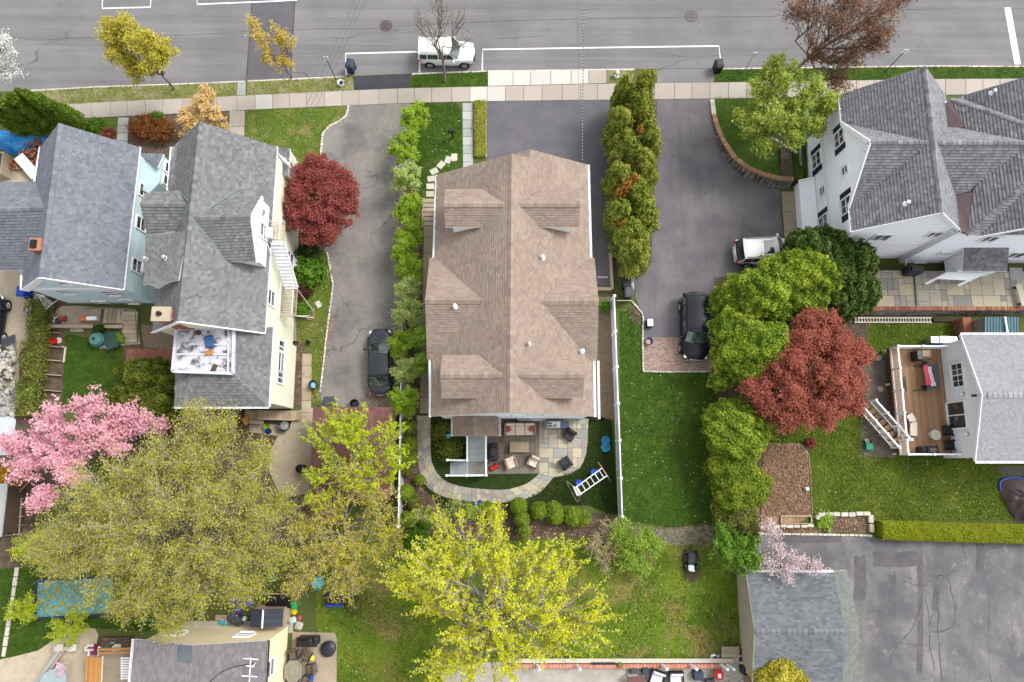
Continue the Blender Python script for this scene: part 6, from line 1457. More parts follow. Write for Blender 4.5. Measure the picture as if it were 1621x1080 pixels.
# small shrubs
def wisp(px,py,r,h,lm,label,seed,nsub=9,leaf=.13):
 return tree('shrub',(px,py),.2,[(px,py,r*.7,h,h*.4),(px-r*.6,py+r*.3,r*.55,h*.8,h*.4),(px+r*.6,py-r*.2,r*.55,h*.8,h*.4),(px+r*.1,py+r*.6,r*.5,h*.6,h*.3)],label,'shrub',lm,bark_pale,seed,None,nsub,6,.5,leaf,9,.08,.04,wand=.8)
def bush(base,r,h,lm,label,seed,dens=900,leaf=.1,nm='shrub',group=None):
 return clumpy(nm,base,[(base[0],base[1],r,h*.45,h*.55),(base[0]+r*.4,base[1]-r*.3,r*.6,h*.5,h*.45)],label,'shrub',lm,bark,seed,group,dens*.8,leaf*1.1,.68,.26,6.5,lay=.5,trunk=0,jn=.9)
bush((225,203),22,1.3,L_rust,'rust and green shrub by the garden path of the blue house',401)
bush((255,208),20,1.1,L_rust,'low reddish-brown shrub next to the straw-coloured one',402)
bush((247,190),14,.8,L_green,'small green perennial clump along the sidewalk bed',403)
tree('shrub',(320,205),.8,[(305,190,22,1.8,.8),(330,175,22,2.2,.8),(300,205,16,1.4,.6),(330,150,12,2.4,.6),(345,190,18,1.6,.7),(318,165,16,2,.7)],'straw-coloured dry-leafed shrub in front of the cream house gable','shrub',L_straw,bark,404,None,10,7,.4,.15,18,.1,.05)
bush((172,212),10,.6,L_jap,'small crimson shrub at the corner of the blue-grey roof',405)
bush((150,198),14,.5,L_green,'low green plants in the small front bed of the blue house',406)
bush((488,400),18,1.3,L_deep,'very dark shrub under the crimson maple',407)
bush((490,430),24,1.5,L_green,'bright green leafy shrub against the cream house wall',408,700,.18)
bush((482,460),14,.8,leafm('plum_leaf',[(0,(70,40,40)),(1,(110,70,60))]),'dull plum shrub south of the bright green one',409)
bush((478,490),14,.7,L_green,'low weeds around the hose at the foot of the fire escape',410,500)
bush((955,486),10,.9,L_green,'little green shrub at the head of the gravel strip',411)
bush((1282,702),8,.5,L_jap,'tiny crimson plant at the corner of the tilled bed',412,700)
bush((712,712),20,.8,L_yew,'shady planting between the curved path and the rear stairs',413,500,.13)
bush((700,682),16,.6,L_ivy,'low ground plants under the small porch roof',414,500,.11)
bush((20,755),22,1.6,L_orange,'orange and gold shrub at the left edge below the tarp roof',415)
bush((1305,825),14,.35,L_fresh,'leafy seedlings in the stone-edged bed',416,500,.14)
bush((45,625),14,1.0,L_fresh,'yellow-green weeds beside the stone heap',417,500)
bush((270,515),10,.6,L_straw,'dry ornamental clump by the gravel corner of the cream house',418,400)
wisp(100,870,40,2.2,L_lime,'lime undergrowth below the pink tree',419,16)
wisp(55,860,28,2.2,L_lime,'lime undergrowth at the left edge near the raised beds',420,16)
wisp(40,960,24,1.2,L_lime,'lime shoots west of the blue pool cover',421,9)
wisp(110,985,30,1.2,L_lime,'lime shoots along the south side of the blue pool',422,9)
bush((660,850),20,1.0,L_green,'green growth behind the left corner of the rear bed',423,500)
bush((1590,512),6,.5,L_fresh,'weed at the corner of the teal shed',424,700)
bush((560,960),16,.5,L_ivy,'dry weeds near the turquoise basin',425,300)
def wp2_(pts):return[(p.x,p.y)for p in WP(pts,0)]
# loose growth: blades over the lawns, leaf litter, twigs
def gl(name,cols):return mat(name,[(p,S(*c,.75))for p,c in cols],s1=0.8,s2=9,fine=.2,tint=.6,rough=.8,bump=0,trans=.3)
G1=gl('grass_blade',[(0,(48,80,14)),(.5,(74,106,26)),(1,(110,136,48))]);G2=gl('dry_grass_blade',[(0,(96,118,22)),(.5,(134,146,38)),(1,(172,164,84))]);G3=gl('dark_blade',[(0,(40,64,16)),(.5,(60,84,26)),(1,(88,104,42))])  # last set: darker green blades for the rear yard
HOL=[wp2_(q)for q in([(655,655),(935,655),(930,719),(918,741),(876,757),(869,765),(833,790),(773,798),(695,785),(664,745),(658,700)],[(-30,1050),(20,1040),(60,1030),(100,1003),(118,993),(152,993),(158,1005),(225,1005),(225,1160),(-30,1160)],[(455,998),(532,1000),(536,1160),(455,1160)],[(54,910),(188,908),(188,976),(54,982)],[(700,1042),(1180,1042),(1180,1160),(700,1160)],[(695,245),(735,240),(735,262),(700,275),(690,330),(672,330),(672,290)])]
scatter('grass',[A['side'],A['strip'],A['verge3'],A['verge5'],A['blueyard'],A['pool_lawn']],26000,.13,G1,1,'short green grass blades',None,.02,ups=1,aspect=.3,holes=HOL)
scatter('grass',[A['back'],A['right1'],A['right2']],36000,.14,G2,2,'mixed green and dry grass blades',None,.02,ups=1,aspect=.3,holes=HOL)
scatter('grass',[A['right2'],A['back']],16000,.14,G1,3,'green grass blades',None,.02,ups=1,aspect=.3,cl=.6,holes=HOL)
scatter('grass',[A['yard']],9000,.12,G3,4,'dark green grass blades',None,.02,ups=1,aspect=.3,holes=HOL)
scatter('grass',[A['verge1'],A['verge2'],A['verge4'],A['front'],A['frontleft']],12000,.12,G2,5,'worn verge grass blades',None,.02,ups=1,aspect=.3,holes=HOL)
LIT=leafm('leaf_litter',[(0,(108,78,60)),(.5,(142,112,88)),(1,(184,158,126))],0);LITP=leafm('pale_petals',[(0,(220,214,180)),(1,(240,236,222))],0)
def wp2(pts):return[(p.x,p.y)for p in WP(pts,0)]
scatter('leaf_litter',[wp2([(508,510),(530,500),(520,560),(508,620)]),wp2([(580,620),(640,620),(640,650),(570,645)])],900,.1,LIT,6,'brown leaf litter on the old driveway',None,.03)
scatter('leaf_litter',[wp2([(625,300),(672,300),(672,830),(632,830)]),wp2([(640,835),(985,830),(985,855),(640,850)]),wp2([(1060,835),(1150,825),(1140,860),(1060,858)])],5000,.11,LIT,7,'brown leaf litter under the shrub rows',None,.02)
scatter('leaf_litter',[A['gravel'],A['beds'],wp2([(463,480),(500,480),(500,640),(466,640)])],3500,.08,LIT,8,'tan leaf litter in beds and gravel',None,.03)
scatter('fallen_petals',[A['front'],A['side'],A['right2'],A['back'],A['right1'],A['strip']],1500,.07,LITP,9,'small pale petals and flowers in the grass',None,.06)
scatter('fallen_twigs',[wp2([(1060,838),(1140,830),(1125,862),(1050,862)]),wp2([(395,790),(480,790),(480,860),(400,860)]),wp2([(970,832),(1060,838),(1050,862),(980,850)])],3200,.5,bark_pale,10,'heap of cut tan twigs',None,.08,tilt=.8,aspect=.05)
# ================================================================= cars
m_glassd=mat('car_glass',[(0.3,(0.015,0.02,0.024)),(0.7,(0.04,0.05,0.055))],s1=1.5,s2=4,fine=.1,rough=0.05,bump=0,spec=0.9)
m_glassg=mat('green_car_glass',[(0.42,(0.012,0.022,0.02)),(0.62,(0.07,0.10,0.095))],s1=2.2,s2=4,fine=.1,rough=0.05,bump=0,spec=0.9)
m_tyre=flat('tyre_rubber',S(36,36,38),rough=.9);m_rim=flat('alloy_rim',(0.45,0.46,0.48),rough=.3,metal=.7)
m_lampw=flat('headlight_lens',(0.7,0.72,0.75),rough=.15);m_lampr=flat('tail_light_lens',(0.45,0.03,0.03),rough=.2)
m_chrome=flat('chrome',(0.7,0.7,0.72),rough=.15,metal=1.0)
def make_car(loc,rz,L,Wd,Ht,paint,label,glass=m_glassd,suv=True,sunroof=False,rails=True,belt=0.95,hood=0.9,scr0=.27,scr1=.13,rear0=-.40,rear1=-.47,tail=None,box=False,paleglass=None,clad=None):
 """local frame: +x is the front; scr0/scr1 etc. are fractions of the length"""
 o=lroot('parked_car',loc,rz,label,'car','parked cars')
 hw=Wd/2;n=26;ring=[]
 def halfw(t):
  k=abs(t);e=6 if box else 4;return hw*(1-.26*k**e-(.05 if t>0 else .02)*k)
 def topz(t):
  x=t*L/2
  if x>L*scr0:return belt-(belt-hood)*min(1,(x-L*scr0)/(L*.12))-(.16 if t>.9 else 0)*(t-.9)/.1-.05*max(0,t-.6)
  if tail and x<L*rear1:return tail-.1*max(0,(-t-.92)/.08)
  return belt-(.10*max(0,(-t-.95)/.05))
 for i in range(n+1):
  t=math.sin((i/n-.5)*math.pi);t=t*.5+(i/n*2-1)*.5
  x=t*L/2;w_=halfw(t);z=topz(t);zb=.22+(.06*abs(t)**4)
  bow=0
  pr=[(-.86,zb),(-.985,zb+.12),(-1.0,.55),(-.985,z-.16),(-.93,z-.05),(-.80,z),(-.4,z+.025),(0,z+.03)]
  pr=pr+[(-a,b)for a,b in reversed(pr[:-1])]
  cx=x
  ring.append([(cx-(abs(a)**3)*.16*abs(t)**3*(1 if t>0 else-1)if abs(t)>.6 else cx,a*w_,b)for a,b in pr])
 m_=len(ring[0]);V=[p for r in ring for p in r]
 F=[(i*m_+j,i*m_+j+1,(i+1)*m_+j+1,(i+1)*m_+j)for i in range(n)for j in range(m_-1)]
 F+=[tuple(range(m_)),tuple(range((n+1)*m_-1,n*m_-1,-1))]+[(i*m_+m_-1,i*m_,(i+1)*m_,(i+1)*m_+m_-1)for i in range(n)]
 F=[f[::-1]for f in F]
 mk('body',MB().add(V,F,.5),paint,o,smooth=True)
 # greenhouse
 xb0,xt0,xt1,xb1=L*scr0,L*scr1,L*rear0,L*rear1
 wb=hw*.93;wt=hw*(.80 if suv else .70);zt=Ht;zb=belt+.01
 def arc(x,wv,z,bulge,nn=9,crown=.0):return[(x+bulge*(1-(2*i/(nn-1)-1)**2),-wv+2*wv*i/(nn-1),z+crown*(1-(2*i/(nn-1)-1)**2))for i in range(nn)]
 A0=arc(xb0,wb*.92,zb,.18);A1=arc(xt0,wt,zt-.05,.09,crown=.05);B1=arc(xt1,wt,zt-.07,-.04,crown=.05);B0=arc(xb1,wb*.9,(tail or zb),-.07)
 mid=[arc(xt0+(xt1-xt0)*f,wt*(1.02 if .1<f<.9 else 1),zt-.03,.09*(1-f)-.04*f,crown=.06)for f in(0,.12,.35,.65,.9,1)]
 mid[0]=A1;mid[-1]=B1
 rf=MB();V=[p for r in mid for p in r];k=9
 rf.add(V,[(i*k+j,(i+1)*k+j,(i+1)*k+j+1,i*k+j+1)for i in range(5)for j in range(k-1)],.5)
 # pillars and sills: side skin
 def side(s):
  idx=0 if s<0 else k-1
  top=[r[idx]for r in mid];fr=A0[idx];re=B0[idx];base=[(xb0,s*wb,zb),(xt0,s*wb,zb)]+[(p[0],s*wb,zb)for p in top[1:-1]]+[(xb1,s*wb*.97,zb)]
  return top,fr,re
 for s in(-1,1):
  top,fr,re=side(s);P=[Vector(p)for p in([fr]+top+[re])]
  q=[Vector((p.x,s*wb,zb-.03))for p in P]
  off=len(rf.v);Vv=P+q;nn=len(P);rf.add(Vv,[(i,i+1,nn+i+1,nn+i)if s<0 else(i+1,i,nn+i,nn+i+1)for i in range(nn-1)],.5)
 mk('roof',rf,paint,o,smooth=False)
 def strip(a,b,name,m,inset=.05,lift=.012):
  a=[Vector(p)for p in a];b=[Vector(p)for p in b];mb=MB();V=[]
  nrm=(b[4]-a[4]).cross(a[5]-a[3]).normalized()
  if nrm.z<0:nrm=-nrm
  for j in range(9):f=.03+.94*j/8;jj=f*8;i0=min(7,int(jj));fr=jj-i0;pa=a[i0].lerp(a[i0+1],fr);pb=b[i0].lerp(b[i0+1],fr);V+=[pa.lerp(pb,inset)+nrm*lift,pa.lerp(pb,1-inset)+nrm*lift]
  mb.add(V,[(2*j,2*j+2,2*j+3,2*j+1)for j in range(8)],.5);return mk(name,mb,m,o)
 fw=MB();V=A0+A1;fw.add(V,[(j,j+1,10+j,9+j)for j in range(8)]);V=B0+B1;fw.add(V,[(j+1,j,9+j,10+j)for j in range(8)]);mk('window_surround',fw,m_blk,o)
 strip(A0,A1,'windscreen',glass,.03,.014);strip(B0,B1,'rear_window',glass,.08,.014)
 # side windows
 for s in(-1,1):
  top,fr,re=side(s);idx=0 if s<0 else 8
  cuts=[(xt0-.02,xt0+(xt1-xt0)*.36),(xt0+(xt1-xt0)*.40,xt0+(xt1-xt0)*.72),(xt0+(xt1-xt0)*.76,xt1+.12)]if suv else[(xt0-.05,xt0+(xt1-xt0)*.5),(xt0+(xt1-xt0)*.54,xt1+.05)]
  for ci,(xa,xc)in enumerate(cuts):
   zz0,zz1=zb+.05,zt-.13;f0=(zz0-zb)/(zt-zb);f1=(zz1-zb)/(zt-zb)
   y0_,y1_=wb+(wt-wb)*f0,wb+(wt-wb)*f1
   xa0=xa+((xb0-xt0)*.62 if ci==0 else 0);xc1=xc-((xt1-xb1)*.35 if ci==len(cuts)-1 else 0)
   mb=MB();mb.add([(xa0,s*(y0_+.015),zz0),(xa,s*(y1_+.02),zz1),(xc,s*(y1_+.02),zz1),(xc1,s*(y0_+.015),zz0)],[(0,1,2,3)if s>0 else(3,2,1,0)],.5);mk('side_window',mb,glass,o)
  mb=MB();mb.rbox((xb0-.25,s*(hw+.1),belt+.06),(.16,.24,.16),.03);mk('mirror',mb,paint,o)
  if rails:mb=MB();mb.tube([Vector((xt0-.25,s*wt*.93,zt-.01)),Vector((xt0-.45,s*wt*.93,zt+.04)),Vector((xt1+.35,s*wt*.93,zt+.04)),Vector((xt1+.15,s*wt*.93,zt))],.022,5);mk('roof_rail',mb,m_dk,o)
  for xw in(L*.315,-L*.29):
   R=.34 if suv else .31;c=Vector((xw,s*(hw-.1),R));ar=MB();ar.cyl((xw,s*(hw-.25),R+.01),(xw,s*(hw+.006),R+.01),R+.07,R+.07,18);mk('wheel_arch',ar,m_blk,o)
   wm=MB();wm.lathe((0,0,0),[(R*.72,-.11),(R*.95,-.11),(R,-.07),(R,.07),(R*.95,.11),(R*.72,.11)],20)
   wm.v=[(v[0]+c.x,v[2]+c.y,v[1]+c.z)for v in wm.v];wh=mk('wheel',wm,m_tyre,o)
   rm=MB();rm.cyl((c.x,c.y+s*.09,c.z),(c.x,c.y+s*.115,c.z),R*.68,R*.66,16)
   for q in range(5):th=q*1.2566;rm.beam((c.x,c.y+s*.125,c.z),(c.x+R*.62*math.cos(th),c.y+s*.125,c.z+R*.62*math.sin(th)),.05,.02,up=(0,1,0))
   mk('rim',rm,m_rim,wh)
  xf=L/2-.22;mb=MB();mb.rbox((xf-.06,s*hw*.66,hood-.19),(.24,.34,.13),.04,rz=-s*.35);mk('headlight',mb,m_lampw,o)
  mb=MB();mb.rbox((-L/2+.17,s*hw*.70,belt-.2),(.16,.34,.14),.03,rz=s*.3);mk('tail_light',mb,m_lampr,o)
  mb=MB();mb.box((.1,s*(hw*.995),belt-.2),(.16,.03,.035));mb.box((-.9,s*(hw*.995),belt-.2),(.16,.03,.035));mk('door_handle',mb,m_dk if clad else paint,o,kind='stuff')
 if sunroof:mb=MB();mb.rbox(((xt0+xt1)/2+.55,0,zt+.012),(.75 if not tail else .8,wt*1.35,.05),.04);mk('sunroof',mb,m_glassd,o)
 mb=MB();mb.rbox((L/2-.06,0,.5),(.12,hw*1.1,.2),.03)
 for i in range(7):mb.rbox((L/2-.03,-hw*.42+i*hw*.14,hood-.2),(.07,.05,.14),.01)
 mk('grille',mb,m_chrome if paint.name.startswith('black')else m_dk,o)
 mb=MB();mb.box((-L/2-.0,0,.62),(.03,.5,.13));mk('number_plate',mb,m_white,o)
 ln=MB();ln.beam((xb0-.02,-hw*.45,hood+.07),(L/2-.35,-hw*.38,hood-.02),.02,.02);ln.beam((xb0-.02,hw*.45,hood+.07),(L/2-.35,hw*.38,hood-.02),.02,.02);mk('bonnet_crease',ln,paint,o,kind='stuff')
 return o
p_white=mat('white_car_paint',[(0.3,(0.66,0.665,0.68)),(0.7,(0.7,0.705,0.71))],s1=1,s2=5,fine=0,rough=.25,bump=0,coat=.6)
p_black=mat('black_car_paint',[(0.3,(0.008,0.009,0.014)),(0.7,(0.012,0.013,0.02))],s1=1,s2=5,fine=0,rough=.22,bump=0,coat=.0,spec=.22)
p_navy=mat('dark_blue_car_paint',[(0.3,(0.018,0.02,0.03)),(0.7,(0.028,0.031,0.045))],s1=1.5,s2=5,fine=.1,rough=.25,bump=0,coat=.0,spec=.45)
c_=W(708,92,RZ);make_car((c_.x,c_.y,RZ),rad(-1),4.35,1.78,1.66,p_white,'boxy white suv parked at the kerb on the street',m_glassg,scr0=.20,scr1=.09,rear0=-.46,rear1=-.49,box=True,hood=1.02,belt=1.05)
c_=W(1203,402,0);make_car((c_.x+.15,c_.y,0.02),rad(3),4.6,1.86,1.62,p_white,'white crossover with a dark sunroof half under the cypress',sunroof=True,scr0=.24,scr1=.12)
c_=W(1095.5,520,0);make_car((c_.x,c_.y,0.02),rad(-92),4.9,1.98,1.78,p_black,'glossy black suv standing half on the brick pavers',m_glassg,scr0=.23,scr1=.11,hood=1.04,belt=1.08,rails=True)
c_=W(605,575,0);make_car((c_.x,c_.y,0.02),rad(92.5),4.7,1.8,1.42,p_navy,'dark blue sedan with green tinted glass on the old driveway',m_glassg,suv=False,rails=False,scr0=.24,scr1=.08,rear0=-.22,rear1=-.37,belt=.9,hood=.86,tail=.92)
c_=W(-4,512,0);make_car((c_.x,c_.y,0.02),rad(90),3.9,1.75,1.5,p_black,'black car cut off by the left edge beside the stone heap',rails=False)
# ================================================================= bins, street furniture
def bin_(px,py,rz,m,label,z=0.0,w_=.58,d_=.72,h=1.05,lid=None):
 c=W(px,py,z);o=lroot('wheelie_bin',(c.x,c.y,z),rz,label,'bin','wheelie bins')
 b=MB();b.box((0,0,h/2-.02),(w_*.8,d_*.8,h-.12),taper=1.2);mk('body',b,m,o)
 b=MB();b.rbox((0,0,h-.03),(w_,d_,.1),.05);b.rbox((0,.02,h+.03),(w_*.7,d_*.62,.05),.03);mk('lid',b,lid or m,o)
 b=MB();b.cyl((-w_*.42,-d_*.52,h-.06),(w_*.42,-d_*.52,h-.06),.03,.03,6);mk('handle',b,m,o)
 for s in(-1,1):b=MB();b.cyl((s*w_*.3,-d_*.36,.12),(s*w_*.45,-d_*.36,.12),.12,.12,10);mk('wheel',b,m_blk,o)
 return o
m_binb=flat('navy_plastic',S(48,58,78),rough=.5);m_bing=flat('grey_plastic',S(70,74,82),rough=.5)
bin_(558,112,rad(170),m_binb,'navy wheelie bin standing in the first parking bay',RZ)
bin_(1133,112,rad(10),m_blk,'black wheelie bin at the end of the long parking bay',RZ)
bin_(989,452,rad(4),m_dk,'round-topped dark bin in the bin corner by the white fence',0)
bin_(992,467,rad(0),m_bing,'square dark grey bin in front of the slatted gate',0)
bin_(525,638,rad(0),m_bing,'low grey bin against the brown outbuilding roof',0,.75,.75,.8)
hy=root('fire_hydrant',W(976,121),'small white and rust fire hydrant in the verge by the tall conifers','hydrant')
c=W(976,121);b=MB();b.lathe(c,[(.18,0),(.18,.06),(.12,.08),(.12,.5),(.15,.52),(.13,.62),(.05,.7)],12);mk('barrel',b,m_white,hy)
for s in(-1,1):b=MB();b.cyl(c+Vector((s*.1,0,.42)),c+Vector((s*.22,0,.42)),.07,.07,8);mk('outlet',b,flat('rust_red_iron',S(170,110,84),rough=.7),hy)
mbx=root('mailbox',W(717,216),'black mailbox on a post in the small front lawn','mailbox')
c=W(717,219);b=MB();b.beam(c,c+Vector((0,0,1.05)),.1,.1);mk('post',b,m_blk,mbx)
b=MB();q=c+Vector((-.02,.0,1.15));b.rbox(q,(.5,.22,.24),.06);mk('box',b,m_blk,mbx);b=MB();b.box(q+Vector((.1,.12,.1)),(.04,.02,.14));mk('flag',b,m_lampr,mbx)
def pole(bx_,by_,tx,ty,m,label,h,sign=None):
 c=W(bx_,by_,0);o=root('sign_post',c,label,'sign post','street sign posts');b=MB();b.cyl(c,c+Vector((0,0,h)),.035,.03,6);mk('post',b,m,o)
 b=MB();b.box(c+Vector((0,0,h-.25)),(.3,.025,.45));mk('sign_plate',b,m_wmetal,o)
pole(532,126,516,94,m_woodd,'thin sign post left of the black asphalt apron',3.0)
pole(1177,115,1195,83,m_metal,'thin sign post on the green verge left of the pale green tree',2.6)
pole(1400,115,1433,78,m_dk,'dark sign post on the verge right of the bronze tree',3.0)
for px,py,r,l_,m__ in((611,41,.42,'round brown manhole cover in the road left of the bare tree',flat('rusty_iron',S(96,84,80),rough=.8)),(1094,26,.42,'grey manhole cover with a cracked ring in the right road half',flat('worn_iron',S(112,106,108),rough=.8))):
 c=W(px,py,RZ);o=root('manhole_cover',c,l_,'manhole cover','manhole covers in the road');b=MB();b.cyl(c,c+Vector((0,0,.014)),r,r,24);mk('lid',b,m__,o)
 b=MB()
 for i in range(24):a0=i/24*6.283;a1=(i+.8)/24*6.283;b.add([c+Vector((rr*math.cos(a),rr*math.sin(a),.02))for rr,a in((r*1.03,a0),(r*1.16,a0),(r*1.16,a1),(r*1.03,a1))],[(0,1,2,3)])
 for i in range(5):b.box(c+Vector((0,-.24+i*.12,.02)),(math.sqrt(max(.01,.36**2-(-.24+i*.12)**2))*1.7,.03,.012))
 mk('frame',b,m_tar,o,kind='stuff')
def pail(px,py,r,h,m,label,name='bucket',cat='bucket',z=0,inner=None):
 c=W(px,py,z);o=root(name,c,label,cat);b=MB();n=14
 b.lathe(c,[(r*.8,0),(r,h),(r*1.06,h+.01),(r*1.06,h-.03),(r*.92,h-.02),(r*.74,.06),(.01,.05)],n);mk('shell',b,m,o)
 b=MB();b.lathe(c,[(r*.7,h*.3),(r*.75,h*.45),(.01,h*.5)],10);mk('contents',b,inner or m_dk,o);return o
pail(541,134,.24,.35,m_white,'white bucket on the verge beside the bin bay');pail(563,640,.3,.5,m_blk,'open black barrel at the top edge of the brown outbuilding',inner=m_dk)
pail(1026,541.5,.27,.35,flat('blue_plastic',S(34,52,150),rough=.4),'blue round tub with brown contents on the brick pavers',inner=flat('tan_stuff',S(190,160,120)))
pail(498,610,.3,.45,m_blk,'black tub with a pale blue lining beside the slab path',inner=flat('pale_blue',S(150,200,226)))
pail(452,674,.42,.5,m_blk,'big black tub with bright metal things below the wooden ramp',inner=m_metal);pail(489,543,.15,.3,m_dk,'small dark pot at the head of the slab path')
pail(424,676,.2,.3,flat('lime_plastic',S(150,204,30),rough=.4),'lime green bucket beside the wooden ramp',inner=flat('lime_dark',S(120,170,30)))
pail(427,683,.2,.4,flat('deep_blue_plastic',S(10,50,160),rough=.4),'deep blue bucket below the lime one',inner=m_dk)
pail(46,490,.22,.1,m_white,'white round lid at the top of the vine hedge');pail(1171,1042,.24,.4,m_white,'white ringed pot on the concrete step',inner=m_soil)
cb_=root('storage_box',W(1026,512),'white-topped storage tub on the driveway beside the kerb','box');c=W(1027,513);b=MB();b.rbox(c+Vector((0,0,.25)),(.44,.6,.5),.04);mk('tub',b,m_dk,cb_);b=MB();b.rbox(c+Vector((0,-.0,.53)),(.4,.52,.06),.02);mk('lid',b,m_white,cb_)
# kerb stones, walls
edging('edging_stones',[(552,168),(549,184),(536,194),(521,201),(511,213),(508,247)],.0,m_kerb,'curved row of pale cobbles between patchy front lawn and driveway','edging',.24,.16,.12,'rows of pale edging stones')
edging('edging_stones',[(518,400),(527.5,452),(521,500),(514,560),(507,622)],.0,m_kerb,'long row of pale edging stones beside the old driveway and the grass strip','edging',.3,.12,.1,'rows of pale edging stones')
edging('edging_stones',[(1000,478),(1007,485),(1017,497),(1018,506),(1017,540),(1018,588),(1060,589),(1127,588)],.0,m_kerb,'cobble edge round the brick pavers and the little mulch corner','edging',.22,.12,.12,'rows of pale edging stones')
edging('edging_stones',[(769,161),(769,250)],.0,m_kerb,'pale edge between low hedge and the main driveway','edging',.25,.1,.1,'rows of pale edging stones')
edging('edging_stones',[(1195,845),(1290,846),(1380,848)],.0,m_kerb,'pale kerb at the top of the patched parking lot','edging',.3,.14,.12,'rows of pale edging stones')
edging('edging_timber',[(1208,703),(1278,703),(1283,760),(1285,816)],.0,m_woodg,'thin timber edge round the tilled bed','edging',1.2,.06,.1,None,'board')
bed=mk('vegetable_bed',MB().sheet(WP([(1209,704),(1278,704),(1284,816),(1262,830),(1205,832),(1205,800)],.04)),m_bed,kind='structure')
rs=np.random.RandomState(5);cl_=[wp2([(1209,705),(1277,705),(1283,815),(1235,818),(1205,820)])]
scatter('soil_clods',cl_,6000,.12,mat('clod',[(0,S(100,76,58,1)),(.5,S(136,108,86,1)),(1,S(170,142,116,1))],s1=2,s2=10,fine=.2,tint=.8),21,'clods of turned soil',None,.05,tilt=.9,aspect=.8)
pb_=root('planter_box',W(1260,822),'low timber planter frame at the foot of the tilled bed','planter')
for a,b_ in(((1236,817),(1284,817)),((1284,817),(1284,829)),((1284,829),(1236,829)),((1236,829),(1236,817))):b=MB();b.beam(W(*a,.1),W(*b_,.1),.07,.2);mk('board',b,m_woodg,pb_)
def rubble_wall(name,pts,z,wid,label,m=None,dens=2.2,hh=.3,ww=.3):
 P=[W(x,y,0)for x,y in pts];o=root(name,P[0],label,'stone wall')
 for a,b_ in zip(P[:-1],P[1:]):
  L=(b_-a).length;n=max(1,int(L*dens))
  for i in range(n):
   p=a.lerp(b_,(i+.5)/n);mb=MB();mb.rbox(p+Vector((random.uniform(-.03,.03),random.uniform(-.03,.03),hh/2)),(L/n*.94,wid*random.uniform(.85,1.1),hh*random.uniform(.9,1.1)),.04,rz=math.atan2(b_.y-a.y,b_.x-a.x));mk('stone',mb,m or m_kerb,o)
rubble_wall('stone_wall',[(1291,822),(1293,815),(1375,813)],0,.3,'low pale stone wall round the seedling bed',m_step);rubble_wall('stone_wall',[(1376,815),(1377,842)],0,.34,'short stacked end wall beside the clipped hedge',m_step)
rubble_wall('stone_wall',[(1200,834),(1286,832)],0,.2,'low stone edging below the planter frame',m_step)
A['seed']=area('seedling_bed',[(1296,819),(1372,817),(1374,842),(1200,844),(1200,836),(1290,834)],m_soil,.03)
# raised patio of the white house with brick-capped wall
TZ=.8
tp=[(1376,430),(1405,428),(1540,430),(1640,430),(1700,430),(1700,486),(1560,486),(1385,486),(1370,486)]
ter=MB();ter.prism(WP(tp,TZ-.05),TZ);terr=mk('terrace',ter,m_joint,kind='structure')
stones(terr,ashlar([W(x,y,TZ)for x,y in tp],.42,TZ,random.Random(9)),m_flag)
rw=root('retaining_wall',W(1500,490),'long stone retaining wall with a brick coping below the bluestone terrace','retaining wall')
Y0=W(1500,486,TZ).y;xa,xb=W(1372,486,TZ).x,40;x=xa;k=0
while x<xb:
 mb=MB();mb.rbox((x+.11,Y0-.12,TZ+.02),(.205,.28,.09),.01);mk('coping_brick',mb,m_brick if(k<48)else m_brick,rw);x+=.22;k+=1
m_fieldst=mat('field_stone',[(0,S(84,80,76)),(.4,S(120,114,106)),(.8,S(150,142,132)),(1,S(104,92,84))],s1=3,s2=14,fine=.2,tint=.85)
for j in range(4):
 x=xa+random.uniform(-.2,0)
 while x<xb:
  w_=random.uniform(.3,.6);mb=MB();mb.rbox((x+w_/2,Y0-.16-(3-j)*.05,.1+j*.19),(w_-.02,.3,.18),.03);mk('stone',mb,m_fieldst,rw)if x<38 else None;x+=w_
cw=root('crib_edge',W(1440,508),'ladder-like pale concrete crib edging under the retaining wall','edging')
for yy in(503.5,510.5):
 b=MB();b.beam(W(1352,yy,.12),W(1474,yy,.12),.1,.14);mk('rail',b,m_step,cw)
for i in range(26):b=MB();b.beam(W(1354+i*4.7,503.5,.16),W(1355+i*4.7,510.5,.16),.07,.07);mk('rung',b,m_step,cw)
b=MB();tm=root('timber_sleeper',W(1510,507),'long timber sleeper at the foot of the retaining wall','sleeper');b.beam(W(1477,506,.1),W(1522,507,.1),.3,.2);mk('beam',b,m_woodd,tm)
gr_=root('gas_grill',W(1437,434,TZ),'dark covered grill against the white wall on the terrace','grill');c=W(1438,432,TZ);b=MB();b.rbox(c+Vector((0,0,.55)),(1.1,.6,.9),.12);mk('cover',b,m_dk,gr_);b=MB();b.cyl(c+Vector((-.4,0,1.0)),c+Vector((.4,0,1.0)),.2,.2,10);mk('hood',b,m_dk,gr_)
jn=root('handrail',W(1449,455,TZ),'thin dark rail crossing the bluestone terrace','rail');b=MB();b.beam(W(1447,436,TZ+.06),W(1451,484,TZ+.06),.06,.06);mk('rail',b,m_dk,jn)
bn_=root('bench',W(1616,460,TZ),'long pale bench at the right end of the terrace','bench');b=MB();a_,d_=W(1612,450,TZ+.4),W(1622,484,TZ+.4);b.beam(a_,d_,.42,.06);mk('seat',b,m_step,bn_)
for f in(.12,.88):b=MB();p=a_.lerp(d_,f);b.box(p-Vector((0,0,.22)),(.36,.1,.38));mk('leg',b,m_dk,bn_)
um=root('stone_slab',W(1610,432,TZ),'large single grey slab in the upper right corner of the terrace','slab');b=MB();b.prism(WP([(1598,424),(1618,424),(1620,443),(1600,444)],TZ+.07),.06);mk('slab',b,m_greypath,um)
